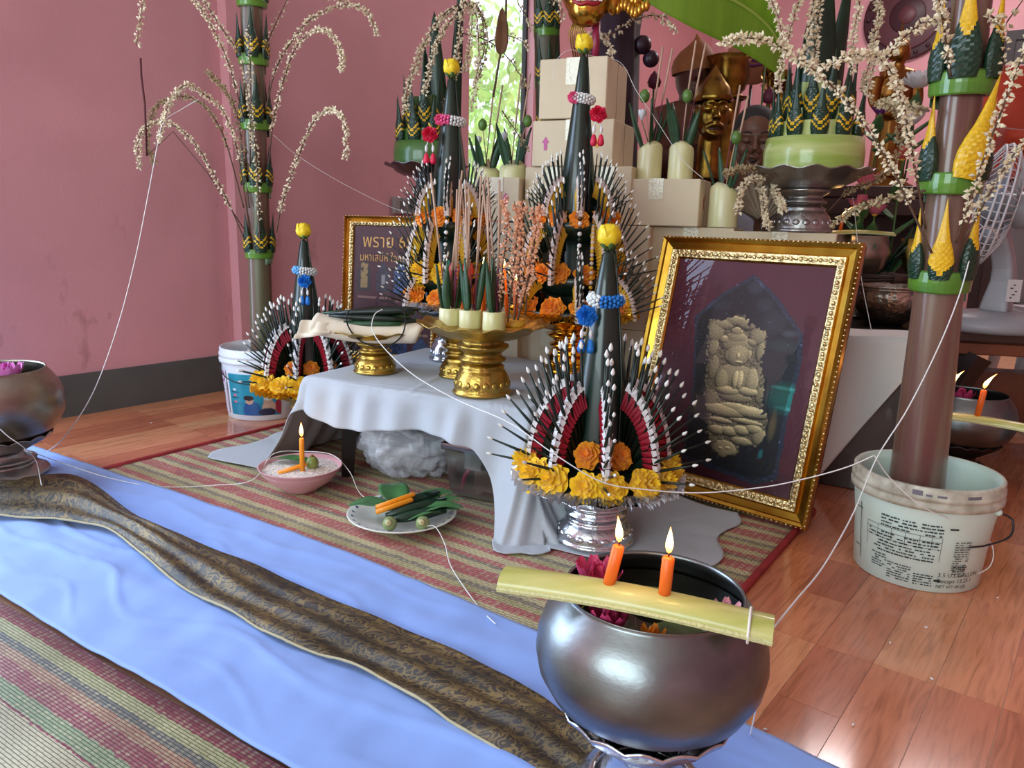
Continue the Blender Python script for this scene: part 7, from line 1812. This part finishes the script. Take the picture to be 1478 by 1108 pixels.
# white plastic chair
cq = at(1475, 300, 3.15); chp = Vector((2.25, 3.10, 0)); ch = thing('plastic_chair', 'white plastic chair behind the grey fan at the right edge', 'chair', chp, R(70))
M_CHAIR = mat('chair_plastic', (198, 192, 196), .4)
bev(MB().box((0, 0, .43), (.46, .44, .03)).build('seat', M_CHAIR, ch, False), .012)
for sx in (-1, 1):
    for sy in (-1, 1): MB().tube([(sx * .19, sy * .18, .415), (sx * .24, sy * .22, 0)], [.026, .02], 8).build('leg', M_CHAIR, ch)
rt_ = at(1460, 235, 3.2).z
mb = MB(); mb.grid(lambda a, b: (-.25 + .50 * a, .20 + .05 * b - .05 * math.sin(PI * a), .46 + (rt_ - .46) * b + .05 * b * math.sin(PI * a)), 16, 10); solid(mb.build('backrest', M_CHAIR, ch), .014)
for sx in (-1, 1): MB().tube(catmull([(sx * .25, .21, rt_ - .10), (sx * .27, .0, .68), (sx * .26, -.2, .64), (sx * .24, -.2, .43)], 18), .02, 8).build('armrest', M_CHAIR, ch)
# orange robe bundled over it
M_ROBE = mat('saffron_robe', (176, 50, 14), .7, var=.15, vscale=6, sheen=.3)
rq_ = [at(1434, 88, 3.05), at(1500, 96, 3.05), at(1432, 262, 3.05), at(1520, 262, 3.05)]
rbt = Vector(((rq_[0].x + rq_[1].x) / 2 + .03, 3.12, 0))
rob = thing('orange_robe', 'bright orange robe heaped over the chair back at the right edge', 'robe', Vector((rbt.x, rbt.y, rq_[2].z)))
zt_, zb_ = rq_[0].z - rq_[2].z, 0
mb = MB()
def robef(a, b):
    t_ = a * 2 * PI; z = .01 + (zt_ - .01) * b; w_ = .15 + .05 * math.sin(b * 7) * (1 - b) + .015 * (1 - b); dp = .10
    fo = 1 + .10 * noise.noise(Vector((math.cos(t_) * 2.2, math.sin(t_) * 2.2, b * 5))) + .05 * math.sin(t_ * 7 + b * 12)
    k = 1 if b < .93 else math.sqrt(max(0, 1 - ((b - .93) / .07) ** 2))
    return (w_ * math.cos(t_) * fo * k, dp * math.sin(t_) * fo * k, z)
mb.grid(robef, 72, 50, False); mb.build('gathered_folds', M_ROBE, rob)
mb = MB()
mb.grid(lambda a, b: (-.17 + .36 * a, -.115 - .02 * math.sin(a * 14) - .015 * math.sin(b * 6), zt_ * (.50 - .16 * a) - .10 * b * (1 + .3 * math.sin(a * 9)) ), 30, 12, False); solid(mb.build('thrown_sash', M_ROBE, rob), .004)

# crumpled bag of scraps at the far right
sb_ = thing('plastic_bag', 'crumpled clear plastic bag at the far right under the carved table', 'bag', Vector((at(1478, 560, 2.3).x + .06, 2.18, 0)))
crumple((0, 0, .16), (.09, .09, .15), 5.5, .25, 30, 20).build('bag_film', M_BAG, sb_)
crumple((0, 0, .13), (.06, .06, .08), 1.5, .35, 20, 14).build('crumpled_paper', mat('pinkish_paper', (186, 160, 160), .6), sb_)

# ------------------------------------------------------------------ sacred threads
def thread(label, pts, r=.0016, n=60):
    c = catmull(pts, n); o = MB().tube(c, r * .75, 5).build('sacred_thread', M_THREAD); return tag(o, label, 'thread', 'sacred white threads')
A_ = at
thread('white thread hanging from the left flower spray down to the left bowl', [A_(287, 143, 2.62), A_(262, 158, 2.58), A_(237, 175, 2.52), A_(228, 206, 2.48), A_(215, 275, 2.44), A_(196, 370, 2.38), A_(170, 470, 2.32), A_(135, 565, 2.24), A_(95, 628, 2.17), fl(68, 652, .03)], .0020)
thread('thin white thread crossing the pink wall from the left pillar', [A_(395, 195, 2.85), A_(430, 225, 2.9), A_(490, 262, 2.95), A_(560, 297, 3.0), A_(600, 310, 3.0)], .0012)
thread('white thread looping from the left bowl stand', [A_(-20, 600, 1.90), A_(10, 628, 1.90), A_(35, 646, 1.93), fl(52, 665, .06), fl(60, 700, .05)], .0016)
bowlrim = pb + Vector((.0, 0, .071))
thread('white thread lying from the left bowl across the mat to the pink bowl', [A_(35, 648, 1.94), fl(90, 668, .04), fl(160, 690, .024), fl(230, 702, .012), fl(310, 700, .014), fl(365, 692, .04), bowlrim + Vector((-.09, .05, .01)), bowlrim + Vector((-.02, .10, .004)), bowlrim + Vector((.07, .075, .004)), bowlrim + Vector((.135, .0, -.02)), fl(520, 712, .018), fl(555, 735, .045)], .0016, 110)
thread('white thread trailing off the plate toward the brocade', [pp + Vector((.07, -.10, .03)), pp + Vector((.095, -.115, .034)), fl(642, 785, .02), fl(650, 815, .012), fl(672, 850, .012), fl(695, 880, .012), fl(715, 900, .026)], .0016)
thread('long white thread from the gold tray past the front leaf cone to the bucket', [A_(552, 446, 2.12), A_(540, 455, 2.10), A_(538, 478, 2.08), A_(560, 508, 2.03), A_(600, 543, 1.93), A_(660, 577, 1.80), A_(735, 610, 1.60), A_(800, 655, 1.52), A_(868, 695, 1.50), A_(930, 706, 1.50), A_(1010, 711, 1.50), A_(1100, 703, 1.49), A_(1165, 690, 1.48), A_(1222, 674, 1.47), A_(1262, 657, 1.47)], .0018, 120)
thread('white thread slanting from the fan across the brown trunk to the foreground strip', [A_(1440, 345, 1.75), A_(1432, 330, 1.70), A_(1415, 330, 1.64), A_(1402, 365, 1.60), A_(1385, 425, 1.57), A_(1355, 500, 1.53), A_(1310, 590, 1.49), A_(1266, 660, 1.46), A_(1232, 740, 1.34), A_(1190, 815, 1.15), A_(1150, 865, .98), A_(1117, 905, .875)], .0018, 110)
kk = RBK
thread('white thread wound round the rim and side of the paint bucket', [A_(1262, 657, 1.47), A_(1285, 690, 1.485), A_(1330, 730, 1.470), A_(1380, 752, 1.495), A_(1405, 762, 1.53), A_(1428, 780, 1.56), A_(1434, 800, 1.55), A_(1428, 818, 1.54), A_(1412, 828, 1.53), A_(1400, 838, 1.52), A_(1403, 800, 1.52), A_(1406, 765, 1.525)], .0016, 90)
thread('white thread hanging from the foreground strip to the floor', [A_(1108, 938, .86), A_(1104, 962, .87), A_(1096, 1000, .91), A_(1085, 1052, .96), fl(1083, 1062, .004)], .0014)
thread('white thread dropping from the far candle to the white sheeted bench', [A_(1231, 285, 2.70), A_(1236, 330, 2.60), A_(1243, 400, 2.42), A_(1258, 478, 2.26)], .0014)
thread('white thread strung over the top box beside the golden mask', [A_(798, 115, 2.6), A_(803, 88, 2.64), A_(822, 72, 2.66), A_(850, 80, 2.70), A_(895, 90, 2.72), A_(918, 130, 2.62), A_(945, 170, 2.60), A_(985, 230, 2.55), A_(1015, 258, 2.52)], .0012)

# scattered rice on the floor
rg = random.Random(77); gm_ = MB(); gm_.sph((0, 0, 0), (.0042, .0018, .0016), 6, 4); gme = gm_.mesh('rice_grain', M_RICE)
for x, y, wh_ in ((1105, 1052, 'upper rice grain of the pair beside the hanging foreground thread'), (1108, 1060, 'lower rice grain of the pair beside the hanging foreground thread'), (1232, 1045, 'rice grain on the floor boards straight below the paint bucket'), (1337, 905, 'rice grain just in front of the paint bucket'), (1440, 862, 'rice grain on the floor right of the paint bucket'), (1285, 927, 'rice grain in front of the left side of the paint bucket'), (255, 578, 'rice grain by the grey skirting left of the blue bucket'), (253, 650, 'rice grain beside the red border of the back mat'), (218, 610, 'rice grain mid-floor between skirting and back mat'), (1345, 979, 'rice grain nearest the lower right corner of the floor')):
    o = obj('rice_grain', gme); o.location = fl(x, y, .003); o.rotation_euler = (0, 0, rg.random() * 3); tag(o, wh_, 'rice', 'rice grains on the floor')

# ------------------------------------------------------------------ ceiling lamp
lm = thing('ceiling_lamp', 'white square ceiling lamp above the altar', 'lamp', LAMP_P, -RY)
MB().box((0, 0, .06), (1.25, .54, .07)).build('lamp_housing', M_CEIL, lm, False)
MB().box((0, 0, .02), (1.2, .5, .012)).build('diffuser', mat('lamp_diffuser', (255, 250, 240), .5, emit=(255, 244, 228), estr=5.0), lm, False)
l = area('ceiling_lamp_light', LAMP_P - Vector((0, 0, .0)), LAMP_P - Vector((0, 0, 1)), 1.15, .46, (1, .89, .92), 44); l.rotation_euler = (0, 0, -RY)
